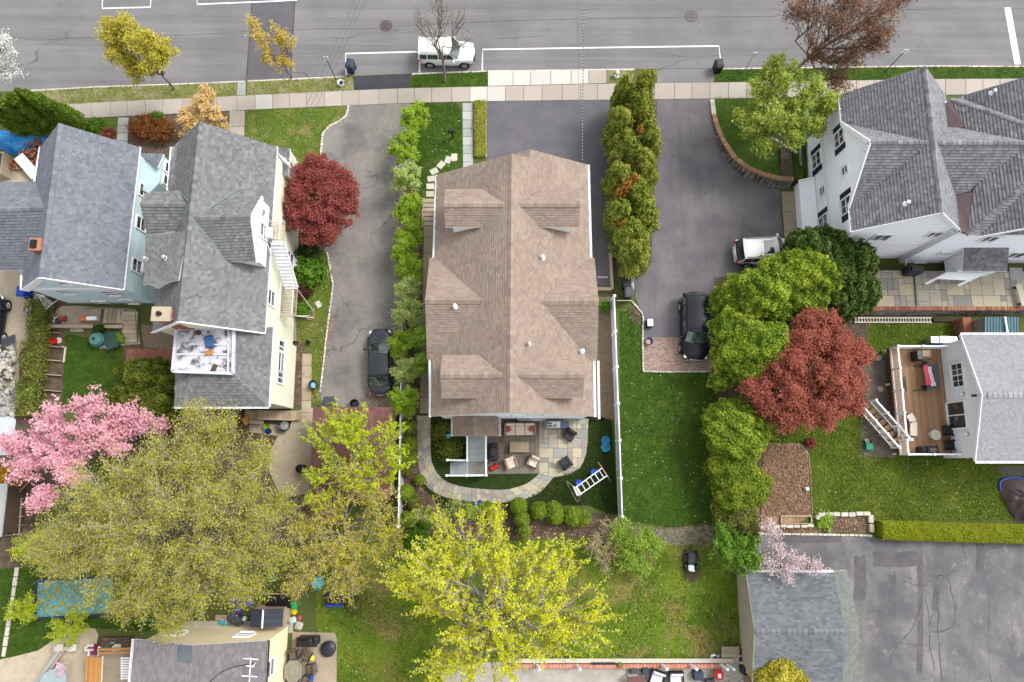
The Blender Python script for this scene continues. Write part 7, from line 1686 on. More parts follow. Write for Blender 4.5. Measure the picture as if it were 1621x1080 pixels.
# raised curved front lawn and its wall
RW=[(1127,158,0.02),(1130,182,.1),(1137,205,.3),(1148,228,.5),(1163,250,.65),(1184,266,.75),(1208,276,.8),(1235,283,.82),(1256,284,.82)]
top=[W(*p)for p in RW]
rl=[p.copy()for p in top]+[W(1272,284,.82),W(1272,236,.8),W(1325,156,.02)]
tri=MB();k=len(rl);c0=W(1215,205,.45);tri.add(rl+[c0],[((i+1)%k,i,k)for i in range(k)]);mk('raised_lawn',tri,g_lush,kind='structure')
scatter('grass',[[(p.x,p.y)for p in rl]],3200,.14,G1,31,'grass blades on the raised lawn',None,.5,ups=1,aspect=.3)
bedm=MB();bedm.sheet(WP([(1236,222),(1252,236),(1256,284),(1236,280)],.86));mk('mulch_bed',bedm,m_soil,kind='structure')
cwl=root('retaining_wall',W(1180,270),'curved fieldstone retaining wall with a brick top along the smooth driveway','retaining wall')
RS=[]
for a,b_ in zip(top[:-1],top[1:]):
 n=max(1,int((b_-a).length/.3));RS+=[a.lerp(b_,i/n)for i in range(n)]
RS.append(top[-1])
for a,b_ in zip(RS[:-1],RS[1:]):
 dd=b_-a;rz_=math.atan2(dd.y,dd.x);nv=Vector((dd.y,-dd.x,0)).normalized();nv=nv if nv.y<0 or nv.x<0 else-nv;mid_=(a+b_)/2
 for q in range(2):mb=MB();mb.rbox(a.lerp(b_,.25+q*.5)+Vector((0,0,.03)),(dd.length*.47,.34,.09),.015,rz=rz_);mk('coping_brick',mb,m_kerb if mid_.z<.1 else mat('tan_brick',[(0,S(150,116,88)),(1,S(186,152,120))],s1=3,s2=30,fine=.15,tint=.8),cwl)
 z=mid_.z-.02;j=0
 while z>.12:mb=MB();mb.rbox(Vector((mid_.x,mid_.y,z-.1))-Vector((-nv.x,-nv.y,0))*(.06+j*.07),(dd.length*random.uniform(.8,1.0),.26,.19),.04,rz=rz_);mk('stone',mb,m_fieldst,cwl);z-=.2;j+=1
 # log / wall piece behind the tree
lg=root('timber_edge',W(1240,230),'weathered stone edge running from the pale green tree to the white house','edging')
for i in range(7):b=MB();p=W(1224+i*6,219+i*3.6,.95);b.rbox(p,(.26,.2,.16),.03,rz=rad(-32));mk('stone',b,m_step,lg)
# ================================================================= fences
def vinyl(name,pts,h,label,step=2.4,m=m_white):
 P=[W(x,y,0)for x,y in pts];o=root(name,P[0],label,'fence')
 for a,b_ in zip(P[:-1],P[1:]):
  L=(b_-a).length;n=max(1,round(L/step));dd=(b_-a)/L
  for i in range(n):
   p=a.lerp(b_,i/n);q=a.lerp(b_,(i+1)/n);s=Vector((dd.y,-dd.x,0))
   k=max(2,int((q-p).length/.28))
   for j in range(k):mb=MB();u=p.lerp(q,(j+.5)/k);mb.box(u+Vector((0,0,h/2)),((q-p).length/k-.012,.035,h-.2),rz=math.atan2(dd.y,dd.x));mk('board',mb,mat('white_vinyl',[(0,S(214,214,224)),(1,S(228,228,236))],s1=1,s2=9,fine=.02,tint=.6,rough=.5,bump=0),o)
   for zz in(.14,h-.08):mb=MB();mb.beam(p+Vector((0,0,zz)),q+Vector((0,0,zz)),.06,.12);mk('rail',mb,m,o)
  for i in range(n+1):
   p=a.lerp(b_,i/n);mb=MB();mb.box(p+Vector((0,0,h/2+.04)),(.13,.13,h+.08));mb.box(p+Vector((0,0,h+.11)),(.19,.19,.06),taper=.6);mk('post',mb,m,o)
 return o
vinyl('fence',[(967,478),(979,815)],1.75,'long white vinyl fence between gravel strip and the side lawn',2.3)
vinyl('fence',[(643,480),(640,650),(637,830)],1.75,'left white vinyl fence partly hidden by the small trees',1.9)
sg=root('gate',W(985,474),'little slatted gate behind the two bins','gate')
for i in range(10):b=MB();b.beam(W(977+i*2.3,476,.1),W(977+i*2.3,476,.95),.06,.03);mk('slat',b,m_step,sg)
for zz in(.25,.85):b=MB();b.beam(W(976,476,zz),W(1001,476,zz),.04,.08);mk('rail',b,m_step,sg)
# wall end of the main driveway
we=root('drive_end_wall',W(952,462),'low tan wall and kerb closing the end of the main driveway','wall')
for a,b_,w_,hh in(((945,458),(968,458),.2,.35),((966,400),(969,458),.2,.3)):b=MB();b.beam(W(*a,hh/2),W(*b_,hh/2),w_,hh);mk('wall_run',b,m_conc_tan,we)
b=MB();b.beam(W(946,439,.03),W(962,439,.03),.12,.03);mk('parking_stop',b,m_conc_new,we)
wr=root('stone_rim',W(998,440),'short stacked stone rim in the corner beside the bins','stone wall')
for i in range(7):b=MB();b.rbox(W(1000-(i>4)*1.5,436+i*5,.25),(.3,.26,.5),.06);mk('stone',b,m_step,wr)
# ================================================================= garden furniture
m_cush=flat('cream_cushion',S(232,214,200),rough=.9,var=.04);m_cush2=flat('red_striped_cushion',S(190,90,84),rough=.9);m_chw=flat('white_cushion',S(226,224,234),rough=.9,var=.03)
PZ=.06
def armchair(px,py,rz,m_seat,m_frame,label,w_=.82,d_=.8,z=PZ,group='patio armchairs',hb=.8):
 c=W(px,py,z);o=lroot('armchair',(c.x,c.y,z),rz,label,'armchair',group)
 b=MB();b.rbox((0,0,.3),(w_-.22,d_-.1,.16),.04);mk('seat',b,m_seat,o);b=MB();b.rbox((0,-d_/2+.1,hb-.24),(w_-.2,.18,.44),.05);mk('backrest',b,m_seat,o)
 for s in(-1,1):b=MB();b.rbox((s*(w_/2-.05),0,.5),(.1,d_-.04,.06),.02);b.box((s*(w_/2-.05),0,.38),(.06,d_-.12,.2));mk('armrest',b,m_frame,o)
 b=MB();b.rbox((0,-d_/2+.01,.5),(w_-.02,.06,.56),.02);mk('back_frame',b,m_frame,o)
 for sx in(-1,1):
  for sy in(-1,1):b=MB();b.box((sx*(w_/2-.08),sy*(d_/2-.1),.14),(.06,.06,.28));mk('leg',b,m_frame,o)
 return o
c=W(823,680,PZ);so=lroot('sofa',(c.x,c.y,PZ),rad(180)+rad(1),'long cream three-seat sofa against the rear wall on the patio','sofa')
for i in(-1,0,1):
 b=MB();b.rbox((i*.66,.08,.32),(.64,.66,.18),.05);mk('seat_cushion',b,m_cush,so);b=MB();b.rbox((i*.66,-.32,.62),(.64,.2,.42),.06);mk('back_cushion',b,m_cush,so)
for s in(-1,1):b=MB();b.rbox((s*1.04,0,.42),(.12,.86,.36),.04);mk('armrest',b,m_woodg,so);b=MB();b.rbox((s*.8,.0,.5),(.36,.34,.14),.06,rz=s*.5);mk('striped_pillow',b,m_cush2,so)
b=MB();b.box((0,-.02,.17),(2.1,.84,.14));mk('base_frame',b,m_woodg,so)
c=W(822,708,PZ);ct=root('coffee_table',c,'slatted teak coffee table in front of the cream sofa','table')
for i in range(10):b=MB();b.box(c+Vector((-.585+i*.13,0,.42)),(.115,.66,.03));mk('slat',b,m_woodg,ct)
for sx in(-1,1):
 for sy in(-1,1):b=MB();b.box(c+Vector((sx*.6,sy*.28,.2)),(.06,.06,.4));mk('leg',b,m_woodg,ct)
b=MB();b.box(c+Vector((0,.34,.36)),(1.3,.03,.08));b.box(c+Vector((0,-.34,.36)),(1.3,.03,.08));mk('apron',b,m_woodg,ct,kind='stuff')
armchair(809,733,rad(-158),m_cush,m_woodg,'left cream armchair facing the coffee table');armchair(845,731,rad(155),m_cush,m_woodg,'right cream armchair facing the coffee table')
armchair(900,689,rad(-215),m_dk,m_dk,'dark armchair near the outdoor counter',.8,.78,group='dark patio armchairs');armchair(894,733,rad(-325),m_dk,m_dk,'dark armchair by the curved edge of the patio',.8,.78,group='dark patio armchairs')
def grill(px,py,rz,label,z=PZ,s_=1.0,m=m_dk):
 c=W(px,py,z);o=lroot('covered_grill',(c.x,c.y,z),rz,label,'grill','covered grills')
 b=MB();b.rbox((0,0,.45),(1.2*s_,.55,.9),.1);mk('cover',b,m,o)
 b=MB();b.rbox((0,.02,1.0),(.75*s_,.5,.28),.12);mk('hood',b,m,o)
 for s in(-1,1):b=MB();b.rbox((s*.54*s_,0,.78),(.14,.6,.06),.02);mk('side_shelf',b,m,o)
 return o
grill(782,716,rad(88),'dark covered grill between rear stairs and coffee table');grill(1462,713,rad(2),'long dark covered grill at the south rail of the deck',1.0,.9)
grill(491,1012,rad(0),'bulky black covered grill on the concrete pad of the yellow house',.05,1.15,m_blk)
c=W(875,673,PZ);ok=root('outdoor_counter',c,'outdoor counter with a two-ring cooker and bottles against the rear wall','counter');b=MB();b.rbox(c+Vector((0,0,.42)),(.95,.45,.84),.02);mk('cabinet',b,m_metal,ok)
for i in range(2):
 for j in range(2):b=MB();b.cyl(c+Vector((-.36+i*.16,-.1+j*.18,.85)),c+Vector((-.36+i*.16,-.1+j*.18,.88)),.07,.07,10);mk('burner',b,m_blk,ok)
for i,(m_,x_,y_)in enumerate(((m_white,.0,.1),(flat('teal_jar',S(40,130,130)),.15,-.08),(flat('green_jar',S(60,130,60)),.05,-.12),(m_white,.3,.05),(flat('purple_jar',S(110,60,140)),-.4,.17))):
 q=c+Vector((x_,y_,.84));b=MB();b.lathe(q,[(.05,0),(.05,.16),(.02,.2),(.02,.25)],8);tag(mk('bottle',b,m_,None,at=q),['white bottle at the back of the outdoor counter','teal jar at the front of the outdoor counter','small green jar at the front of the outdoor counter','white bottle at the right end of the outdoor counter','purple jar beside the cooker rings'][i],'bottle','bottles on the outdoor counter')
c=W(893,673,PZ);bb_=root('storage_box',c,'slate blue storage box next to the outdoor counter','box');b=MB();b.rbox(c+Vector((0,0,.25)),(.58,.46,.5),.03);mk('body',b,m_bing,bb_);b=MB();b.rbox(c+Vector((0,0,.53)),(.62,.5,.06),.02);mk('lid',b,flat('slate_blue',S(92,106,130)),bb_)
c=W(791,680,PZ);kg=root('side_cooker',c,'small grey cooker between porch roof and sofa','cooker');b=MB();b.lathe(c,[(.2,0),(.2,.6),(.24,.64),(.22,.8),(.08,.88)],12);mk('body',b,m_bing,kg);b=MB();b.cyl(c+Vector((0,0,.88)),c+Vector((0,0,.94)),.04,.04,6);mk('knob',b,m_blk,kg)
def toy_car(px,py,rz,m,label,z=PZ):
 c=W(px,py,z);o=lroot('toy_car',(c.x,c.y,z),rz,label,'toy');b=MB();b.rbox((0,0,.18),(.62,.28,.16),.05);b.rbox((.1,0,.3),(.2,.22,.12),.04);mk('body',b,m,o)
 for sx in(-1,1):
  for sy in(-1,1):b=MB();b.cyl((sx*.2,sy*.12,.1),(sx*.2,sy*.18,.1),.1,.1,10);mk('wheel',b,m_blk,o)
m_redp=flat('red_plastic',S(206,30,36),rough=.35);m_bluep=flat('bright_blue_plastic',S(20,150,206),rough=.35);m_turq=flat('turquoise_plastic',S(60,180,190),rough=.4);m_rblue=flat('royal_blue_plastic',S(20,70,190),rough=.4)
toy_car(782,740,rad(28),m_redp,'red ride-on toy car beside the railing landing');toy_car(757,798,rad(30),m_rblue,'small blue and red toy at the outer edge of the curved path',.05)
c=W(958.5,703,0);po=lroot('paddling_pool',(c.x,c.y,.0),rad(88),'small bright blue figure-eight paddling tray on the grass by the fence','paddling pool')
b=MB();b.lathe((.26,0,0),[(.26,.0),(.3,.14),(.26,.16),(.22,.06),(.01,.05)],16);b.lathe((-.22,0,0),[(.3,.0),(.34,.14),(.3,.16),(.26,.06),(.01,.05)],16);mk('tray',b,m_bluep,po)
b=MB();b.lathe((0,0,.0),[(.1,.0),(.12,.1),(.01,.11)],8);mk('spout',b,m_turq,po)
c=W(711,691,0);wc=lroot('watering_can',(c.x,c.y,.3),rad(50),'turquoise watering can in the planting by the porch roof','watering can');b=MB();b.lathe((0,0,0),[(.16,0),(.18,.2),(.12,.26)],12);mk('can',b,m_turq,wc);b=MB();b.cyl((.12,0,.08),(.42,0,.3),.04,.03,8);mk('spout',b,m_turq,wc);b=MB();b.tube([Vector((-.14,0,.05)),Vector((-.3,0,.2)),Vector((-.1,0,.3))],.02,5);mk('handle',b,m_turq,wc)
# monkey-bar frame
mf=root('climbing_frame',W(930,762),'white ladder-like climbing frame with two blue seats on the rear grass','climbing frame')
a0,a1,b0,b1=W(911,772,1.15),W(918,783,1.15),W(953,741,1.15),W(961,753,1.15)
for p,q in((a0,b0),(a1,b1)):b=MB();b.cyl(p,q,.035,.035,8);mk('side_rail',b,m_wmetal,mf)
for i in range(6):f=(i+.3)/6;b=MB();b.cyl(a0.lerp(b0,f),a1.lerp(b1,f),.025,.025,6);mk('rung',b,m_wmetal,mf)
for(p,q,g0,g1)in((a0,a1,(896,762),(914,796)),(b0,b1,(946,731),(966,762))):
 b=MB();b.tube([W(*g0,0),p,q,W(*g1,0)],.035,7);mk('leg_frame',b,m_woodg,mf);b=MB();b.beam(W(*g0,.04),W(*g1,.04),.05,.05);mk('foot',b,m_woodg,mf)
b=MB();b.prism([a0+Vector((-.2,.1,0)),a1+Vector((-.2,-.1,0)),a1+Vector((.15,0,0)),a0+Vector((.15,0,0))],.04);mk('platform',b,m_metal,mf)
for px,py in((917,765),(941,748)):q=W(px,py,.5);b=MB();b.lathe(q,[(.2,0),(.24,.06),(.2,.1),(.05,.07)],14,sx=1.2);mk('swing_seat',b,m_rblue,mf);b=MB();b.tube([q+Vector((0,0,.1)),q+Vector((.1,-.1,.66))],.012,4);mk('swing_rope',b,m_blk,mf)
# deck furniture
DZ=1.0
armchair(1499,682,rad(90),m_dk,m_blk,'dark chair beside the round table on the deck',.72,.9,DZ,'dark deck chairs',.95);armchair(1502,705,rad(90),m_dk,m_blk,'southern dark chair in the deck corner',.72,.9,DZ,'dark deck chairs',.95)
c=W(1475,689,DZ);rt=root('round_table',c,'small round pale stone table on the deck','table');b=MB();b.lathe(c,[(.22,0),(.2,.4),(.35,.43),(.36,.47),(.3,.49)],20);mk('tabletop',b,m_step,rt);b=MB();b.lathe(c,[(.26,0),(.26,.03),(.1,.05)],14);mk('base',b,m_step,rt)
c=W(1441,672,DZ);bn=root('bench',c,'cream curved bench on the deck by the stair opening','bench')
Pb=[W(1439,656,DZ+.42),W(1446,668,DZ+.42),W(1446,690,DZ+.42)]
b=MB();
for p,q in zip(Pb[:-1],Pb[1:]):b.beam(p,q,.46,.1)
mk('seat',b,m_cush,bn)
for p in Pb:b=MB();b.box(p-Vector((0,0,.24)),(.3,.08,.36));mk('leg',b,m_woodd,bn)
c=W(1466,598,DZ);dt=root('dining_table',c,'long dark table with towels drying on it in the middle of the deck','table');b=MB();b.rbox(c+Vector((0,0,.72)),(.9,1.65,.06),.03);mk('tabletop',b,flat('slate_cloth',S(84,90,104),rough=.8),dt)
for sx in(-1,1):
 for sy in(-1,1):b=MB();b.box(c+Vector((sx*.38,sy*.72,.35)),(.06,.06,.7));mk('leg',b,m_blk,dt)
def towel(px,py,m,label,rz=0.0):
 c=W(px,py,DZ+.78);mb=MB();pr=[]
 for i in range(9):
  for j in range(7):
   x=(j/6-.5)*(.26+.1*(i<2));y=(i/8-.5)*1.35;pr.append((c.x+x*math.cos(rz)-y*math.sin(rz),c.y+x*math.sin(rz)+y*math.cos(rz),c.z+.03+.035*math.sin(j*2.1+i*.8)+.02*math.sin(i*1.7)))
 mb.add(pr,[(i*7+j,i*7+j+1,(i+1)*7+j+1,(i+1)*7+j)for i in range(8)for j in range(6)]);
 return mk('towel',mb,m,None,label=label,cat='towel',group='towels on the deck table',smooth=True)
towel(1467,594,flat('pink_towel',S(232,92,120),rough=.95),'pink towel lying along the dark deck table',.06);towel(1474,596,flat('pale_towel',S(246,216,212),rough=.95),'pale cream towel next to the pink one',.1)
for px,py,l_,rz_ in((1449,565,'dark barbecue with a tan board by the north rail',0),):
 c=W(px,py,DZ);bq=root('barbecue',c,l_,'grill');b=MB();b.rbox(c+Vector((-.15,0,.45)),(.45,.7,.8),.05);mk('body',b,m_blk,bq);b=MB();b.rbox(c+Vector((.3,.1,.8)),(.55,.42,.04),.01);mk('side_board',b,m_woodg,bq);b=MB();b.beam(c+Vector((.0,-.3,.8)),c+Vector((.6,-.3,.8)),.06,.04);mk('shelf_rail',b,m_blk,bq)
c=W(1431,608,DZ);rk_=root('doormat',c,'green and grey mat against the west rail of the deck','mat');b=MB();b.box(c+Vector((0,0,.015)),(.3,1.0,.02));mk('backing',b,m_dk,rk_);b=MB();b.box(c+Vector((0,0,.03)),(.16,.5,.01));mk('pile',b,L_ivy,rk_)
for px,py,l_ in((1452,578,'folding chair frame at the north end of the deck table'),(1452,617,'folding chair frame at the south end of the deck table')):
 c=W(px,py,DZ);fc=root('folding_chair',c,l_,'chair','folding chairs on the deck');b=MB();b.tube([c+Vector((-.3,-.1,0)),c+Vector((.1,.0,.45)),c+Vector((.3,.1,.8))],.03,5);mk('frame',b,m_blk,fc);b=MB();b.box(c+Vector((.22,.05,.42)),(.35,.4,.03));mk('seat',b,m_dk,fc)
c=W(1484,541,0);hp=root('air_conditioner',c,'outdoor condenser unit with white lid beyond the north deck rail','air conditioner');b=MB();b.rbox(c+Vector((.0,0,.4)),(1.9,.5,.8),.04);mk('casing',b,m_metal,hp);b=MB();b.rbox(c+Vector((0,0,.84)),(.75,.5,.08),.02);mk('lid',b,m_white,hp)
c=W(1373,707,0);gp=root('garden_cart',c,'small green box at the foot of the deck stairs','cart');b=MB();b.rbox(c+Vector((0,0,.2)),(.5,.5,.3),.04);mk('tub',b,flat('green_plastic',S(30,140,110),rough=.4),gp)
for s in(-1,1):b=MB();b.cyl(c+Vector((s*.2,.3,.12)),c+Vector((s*.26,.3,.12)),.12,.12,10);mk('wheel',b,m_blk,gp)
mk('under_deck_paving',MB().sheet(WP([(1362,560),(1415,560),(1418,725),(1362,722)],.02)),mat('dark_paving',[(0.3,S(96,88,80)),(.7,S(128,118,108))],s1=1.5,s2=12,fine=.2,detail=7),kind='structure')  # dark brown mottled paving along the deck
for px,py,l_ in((1390,567,'upper'),(1393,616,'middle'),(1371,699,'lower')):
 c=W(px,py,0);o=root('concrete_ring',c,l_+' pale round footing ring beside the deck','footing','round footings beside the deck');b=MB();b.lathe(c,[(.2,0),(.2,.1),(.14,.1),(.13,.04),(.01,.04)],16);mk('ring',b,m_step,o)
 # ================================================================= left and bottom yards
m_tarp=mat('blue_tarp',[(0.3,S(20,120,196)),(.55,S(44,146,220)),(.75,S(96,182,236))],s1=1.2,s2=7,fine=.15,rough=.45,bump=.5,dist=.08)
def drape(name,outline,h,m,label,cat,seed=1,folds=.12,n=16,group=None):
 """a cloth over a heap: polar grid from the middle of the outline with random folds"""
 rs=random.Random(seed);c=sum(outline,Vector())/len(outline);P=smoothpoly(outline,5);k=len(P);V=[c+Vector((0,0,h))];F=[]
 ph=[rs.uniform(0,6)for _ in range(6)]
 for r in range(1,n+1):
  f=r/n
  for i,p in enumerate(P):
   z=h*(1-f**2.2)+folds*(math.sin(i*.9+ph[0]+3*f)*.5+math.sin(i*.37+ph[1]+f*7)*.6+math.sin(i*2.1+f*11+ph[2])*.3)*(1-f**6)*min(1,f*3)
   q=c.lerp(p,f);V.append(Vector((q.x,q.y,max(.02,z)+.02)))
 for i in range(k):F.append((0,1+i,1+(i+1)%k))
 for r in range(n-1):
  for i in range(k):a=1+r*k;j=(i+1)%k;F.append((a+i,a+k+i,a+k+j,a+j))
 mb=MB();mb.add(V,F)
 return mk(name,mb,m,None,label=label,cat=cat,smooth=True,group=group)
drape('tarpaulin',WP([(-20,210),(20,207),(55,206),(74,208),(76,222),(58,232),(40,242),(20,246),(0,236),(-30,236)]),.9,m_tarp,'crumpled bright blue tarpaulin over a heap at the left edge','tarpaulin',3)
br_=root('brick_pile',W(45,248),'stacks of red bricks and rubble below the blue tarpaulin','brick pile')
rs2=random.Random(8)
for cx,cy,w_,d_,hh in((55,228,1.2,.55,.5),(50,246,1.2,.7,.6),(28,262,1.3,.8,.4),(58,262,.8,.6,.3)):
 c=W(cx,cy,0)
 for k in range(60):
  mb=MB();mb.box((c.x+rs2.uniform(-w_/2,w_/2),c.y+rs2.uniform(-d_/2,d_/2),rs2.uniform(.05,hh)),(.21,.1,.07),rz=rs2.choice((0,0,1.57,rs2.uniform(0,3)))+rs2.uniform(-.15,.15));mk('brick',mb,m_brick,br_)
dr=root('old_door',W(45,262,.5),'white discarded door leaning over the brick stacks','door')
dm_=W(43,263,.6);b=MB();b.box(dm_,(.75,2.0,.05),M=Matrix.Rotation(rad(42),3,'Z')@Matrix.Rotation(rad(6),3,'X'));mk('slab',b,m_white,dr)
for t_ in(-.5,.45):b=MB();b.box(dm_+Matrix.Rotation(rad(42),3,'Z')@Vector((0,t_,.04)),(.5,.6,.02),M=Matrix.Rotation(rad(42),3,'Z')@Matrix.Rotation(rad(6),3,'X'));mk('panel',b,m_white,dr)
cn=root('lean_to',W(-5,255),'grey block structure cut off by the left edge under the tarpaulin','shed');c=W(2,262,.5);b=MB();b.box(c,(.9,1.7,1.0));mk('wall',b,m_conc_tan,cn);b=MB();b.box(c+Vector((-.1,-.1,.55)),(.9,1.6,.08));mk('roof',b,m_bing,cn)
# stone heap
m_rub=mat('rubble_stone',[(0,S(120,118,116)),(.3,S(160,158,154)),(.6,S(190,186,178)),(.85,S(206,196,178)),(1,S(110,112,122))],s1=2,s2=14,fine=.15,tint=.9)
rp_=root('rubble_heap',W(12,600),'big heap of pale quarry stones at the left edge','stone heap')
def rock(c,r,rs_,parent,m,name='stone'):
 mb=MB();ax=Vector((rs_.uniform(-1,1),rs_.uniform(-1,1),rs_.uniform(-1,1))).normalized();M_=Matrix.Rotation(rs_.uniform(0,6.28),3,ax)
 sx,sy,sz=r*rs_.uniform(.8,1.5),r*rs_.uniform(.7,1.1),r*rs_.uniform(.4,.8)
 mb.rbox(c,(sx*1.6,sy*1.6,sz*1.6),min(sx,sy,sz)*.45,M=M_);mb.v=[(v[0]+rs_.uniform(-.1,.1)*r,v[1]+rs_.uniform(-.1,.1)*r,v[2]+rs_.uniform(-.1,.1)*r)for v in mb.v];return mk(name,mb,m,parent)
hp_=WP([(-25,540),(8,536),(24,545),(32,565),(33,600),(30,655),(-25,660)],0);hxy=[(p.x,p.y)for p in hp_];cx_=sum(p.x for p in hp_)/7;cy_=sum(p.y for p in hp_)/7;k=0
while k<290:
 x_,y_=rs2.uniform(min(p.x for p in hp_),max(p.x for p in hp_)),rs2.uniform(min(p.y for p in hp_),max(p.y for p in hp_))
 if not inside((x_,y_),hxy):continue
 d_=max(0,1-math.hypot((x_-cx_)/1.9,(y_-cy_)/3.2));rock(Vector((x_,y_,.1+.8*d_*rs2.uniform(.6,1.1))),rs2.choice((.1,.14,.18,.24)),rs2,rp_,m_rub);k+=1
mb=MB()
for i in range(5):mb.beam(W(2+i*3,548-i*.5,.6+i*.02),W(22+i*2.5,537+i*1.5,.6),.12,.05)
tl=root('board_stack',W(12,543),'grey boards lying on top of the stone heap','boards');
for i in range(4):mb=MB();mb.beam(W(2,548-i*3,.75),W(24,538-i*3+2,.75),.16,.05);mk('board',mb,m_bing,tl)
drape('tarpaulin',WP([(-20,662),(22,661),(24,680),(20,700),(14,720),(-20,712)]),.5,flat('pale_sheet',S(196,206,218),rough=.6),'pale grey-blue sheet over a load at the left edge','tarpaulin',7,.08)
bt_=root('shed',W(-5,780),'pale roofed shed at the left edge above the raised beds','shed');b=MB();b.prism(WP([(-30,768),(12,765),(2,850),(-30,855)],2.2),.1);mk('roof',b,m_greypath,bt_);b=MB();b.prism(WP([(-30,772),(8,770),(0,845),(-30,850)],2.1),2.0);mk('wall',b,m_woodd,bt_)
tr_=root('garden_trellis',W(25,820),'old grey timber trellis frames between the raised beds at the left edge','trellis')
for x_ in(12,24,32):b=MB();b.beam(W(x_+2,790,.5),W(x_-2,848,.5),.06,.06);mk('upright',b,m_woodg,tr_)
for y_ in(792,806,820,834,848):b=MB();b.beam(W(8,y_,.54),W(38,y_-3,.54),.05,.05);mk('crossbar',b,m_woodg,tr_)
b=MB();b.beam(W(20,790,.6),W(44,765,.9),.06,.06);mk('brace',b,m_woodg,tr_)
# terraced beds of the blue house
for i,y_ in enumerate((528,550,572,595,620,638)):
 o=root('bed_board',W(85,y_),'timber edging board '+['nearest the red bucket','above the white-framed bed','at the white-framed bed','below the white-framed bed','above the fallen stick','nearest the pink tree'][i]+' in the planting terraces','board','boards between the planting terraces');b=MB();b.beam(W(50,y_-4,.15),W(98,y_,.15),.06,.3);mk('plank',b,m_woodg,o)
wf_=root('edging_timber',W(102,560),'pale timber corner frame at the edge of the small lawn','frame');b=MB();b.beam(W(98,549,.1),W(104,550,.1),.08,.1);b.beam(W(104,549,.1),W(101,574,.1),.1,.1);mk('board',b,m_step,wf_)
pail(88,541,.24,.3,m_redp,'red bucket at the top of the planting terraces',inner=m_redp)
b=MB();pl_=root('plate',W(94,539),'pale pink dish next to the red bucket','dish');b.lathe(W(94,539,0),[(.2,.02),(.22,.06),(.01,.04)],14);mk('dish',b,m_cush,pl_)
# side yard of the blue house: slabs, steps, retaining edge
m_pave=m_conc_tan
ys_=mk('side_yard',MB().sheet(WP([(98,485),(118,484),(195,488),(215,490),(222,545),(196,546),(195,530),(190,518),(75,518),(72,500)],.03)),m_pave,kind='structure')
bs=root('yard_steps',W(180,500),'wide tan concrete steps along the south wall of the blue house','steps')
for i in range(5):b=MB();p=W(168+i*6.5,501,.35-i*.06);b.box(p,(.27,1.0,.16));mk('tread',b,m_conc_tan,bs)
b=MB();b.box(W(145,500,.22),(1.5,.9,.4));mk('landing',b,m_conc_tan,bs)
ls=root('yard_steps',W(205,520),'narrow flight of concrete steps with an iron handrail turning down to the small lawn','steps')
for i in range(7):b=MB();b.box(W(207,497+i*7,.35-i*.045),(1.0,.3,.14));mk('tread',b,m_conc_tan,ls)
b=MB();
for k in range(8):b.beam(W(214+.6*k,495+k*6.5,.3),W(214+.6*k,495+k*6.5,1.15),.03,.03)
b.tube([W(214,495,1.15),W(218,540,.95)],.025,5);mk('handrail',b,m_dk,ls)
we_=root('low_wall',W(130,517),'low tan wall between the yard steps and the small lawn','wall');b=MB();b.beam(W(75,517,.2),W(196,518,.2),.22,.4);mk('wall_run',b,m_conc_tan,we_)
for i,px in enumerate((115,126)):o=root('concrete_block',W(px,523),['left','right'][i]+' hollow concrete block below the low tan wall','block','hollow concrete blocks');c=W(px,523,.1);
for i,px in enumerate((117,127)):
 c=W(px,523,.1);b=MB();
 for s in(-.18,0,.18):b.box(c+Vector((s,0,0)),(.04,.2,.19))
 for s in(-.09,.09):b.box(c+Vector((0,s,0)),(.32,.03,.19))
 o=[q for q in bpy.data.objects if q.name.startswith('concrete_block')][i];mk('shell',b,m_step,o)
pr=root('propane_tank',W(143,504,.45),'white cylinder with an orange cap lying on the tan landing','cylinder');b=MB();b.cyl(W(138,504,.6),W(154,503.5,.6),.16,.16,12);mk('drum',b,m_white,pr);b=MB();b.cyl(W(129,505,.6),W(137,504,.6),.16,.17,12);mk('cap',b,flat('orange_plastic',S(236,120,30)),pr)
for i,(px,py,r_)in enumerate(((82,505,.2),(90,506,.18),(83,512,.18))):o=root('wheel_ring',W(px,py),['upper left','right','lower'][i]+' pale ring of the three rings in the toy corner','ring','pale rings in the toy corner');b=MB();c=W(px,py,.15);b.tube([c+Vector((r_*math.cos(a/12*6.283),r_*math.sin(a/12*6.283),0))for a in range(13)],.035,5);mk('ring',b,m_white,o)
toy_car(100,506,rad(10),flat('dull_red',S(170,60,44)),'dull red toy in the corner beside the pale rings',.05);toy_car(93,512,rad(80),m_binb,'dark blue toy scooter beneath the pale rings',.05)
bin_(48,466,rad(0),m_rblue,'royal blue bin at the south-west corner of the blue house',0)
rc_=root('clothes_airer',W(68,478),'white wire clothes airer in the corner of the vine hedge','airer');b=MB();
for i in range(6):b.tube([W(58+i*2,465+i*.6,.9),W(72+i*2.5,487-i*1.2,.9)],.015,4)
b.tube([W(72,490,.9),W(92,474,.9)],.02,4);b.tube([W(57,466,.9),W(70,468,.9)],.02,4);mk('wires',b,m_white,rc_,kind='stuff');b=MB();b.tube([W(60,470,0),W(66,474,.9)],.02,4);b.tube([W(84,480,0),W(80,480,.9)],.02,4);mk('leg',b,m_white,rc_,kind='stuff')
st_=root('patio_set',W(162,537),'green round covered barbecue beside potted plants at the edge of the small lawn','barbecue');c=W(161,540,0);b=MB();b.lathe(c,[(.25,0),(.5,.35),(.52,.6),(.4,.85),(.1,.95)],14);mk('cover',b,flat('sea_green',S(76,124,122),rough=.7),st_);b=MB();b.lathe(c+Vector((0,0,.95)),[(.1,0),(.1,.06)],8);mk('knob',b,m_dk,st_)
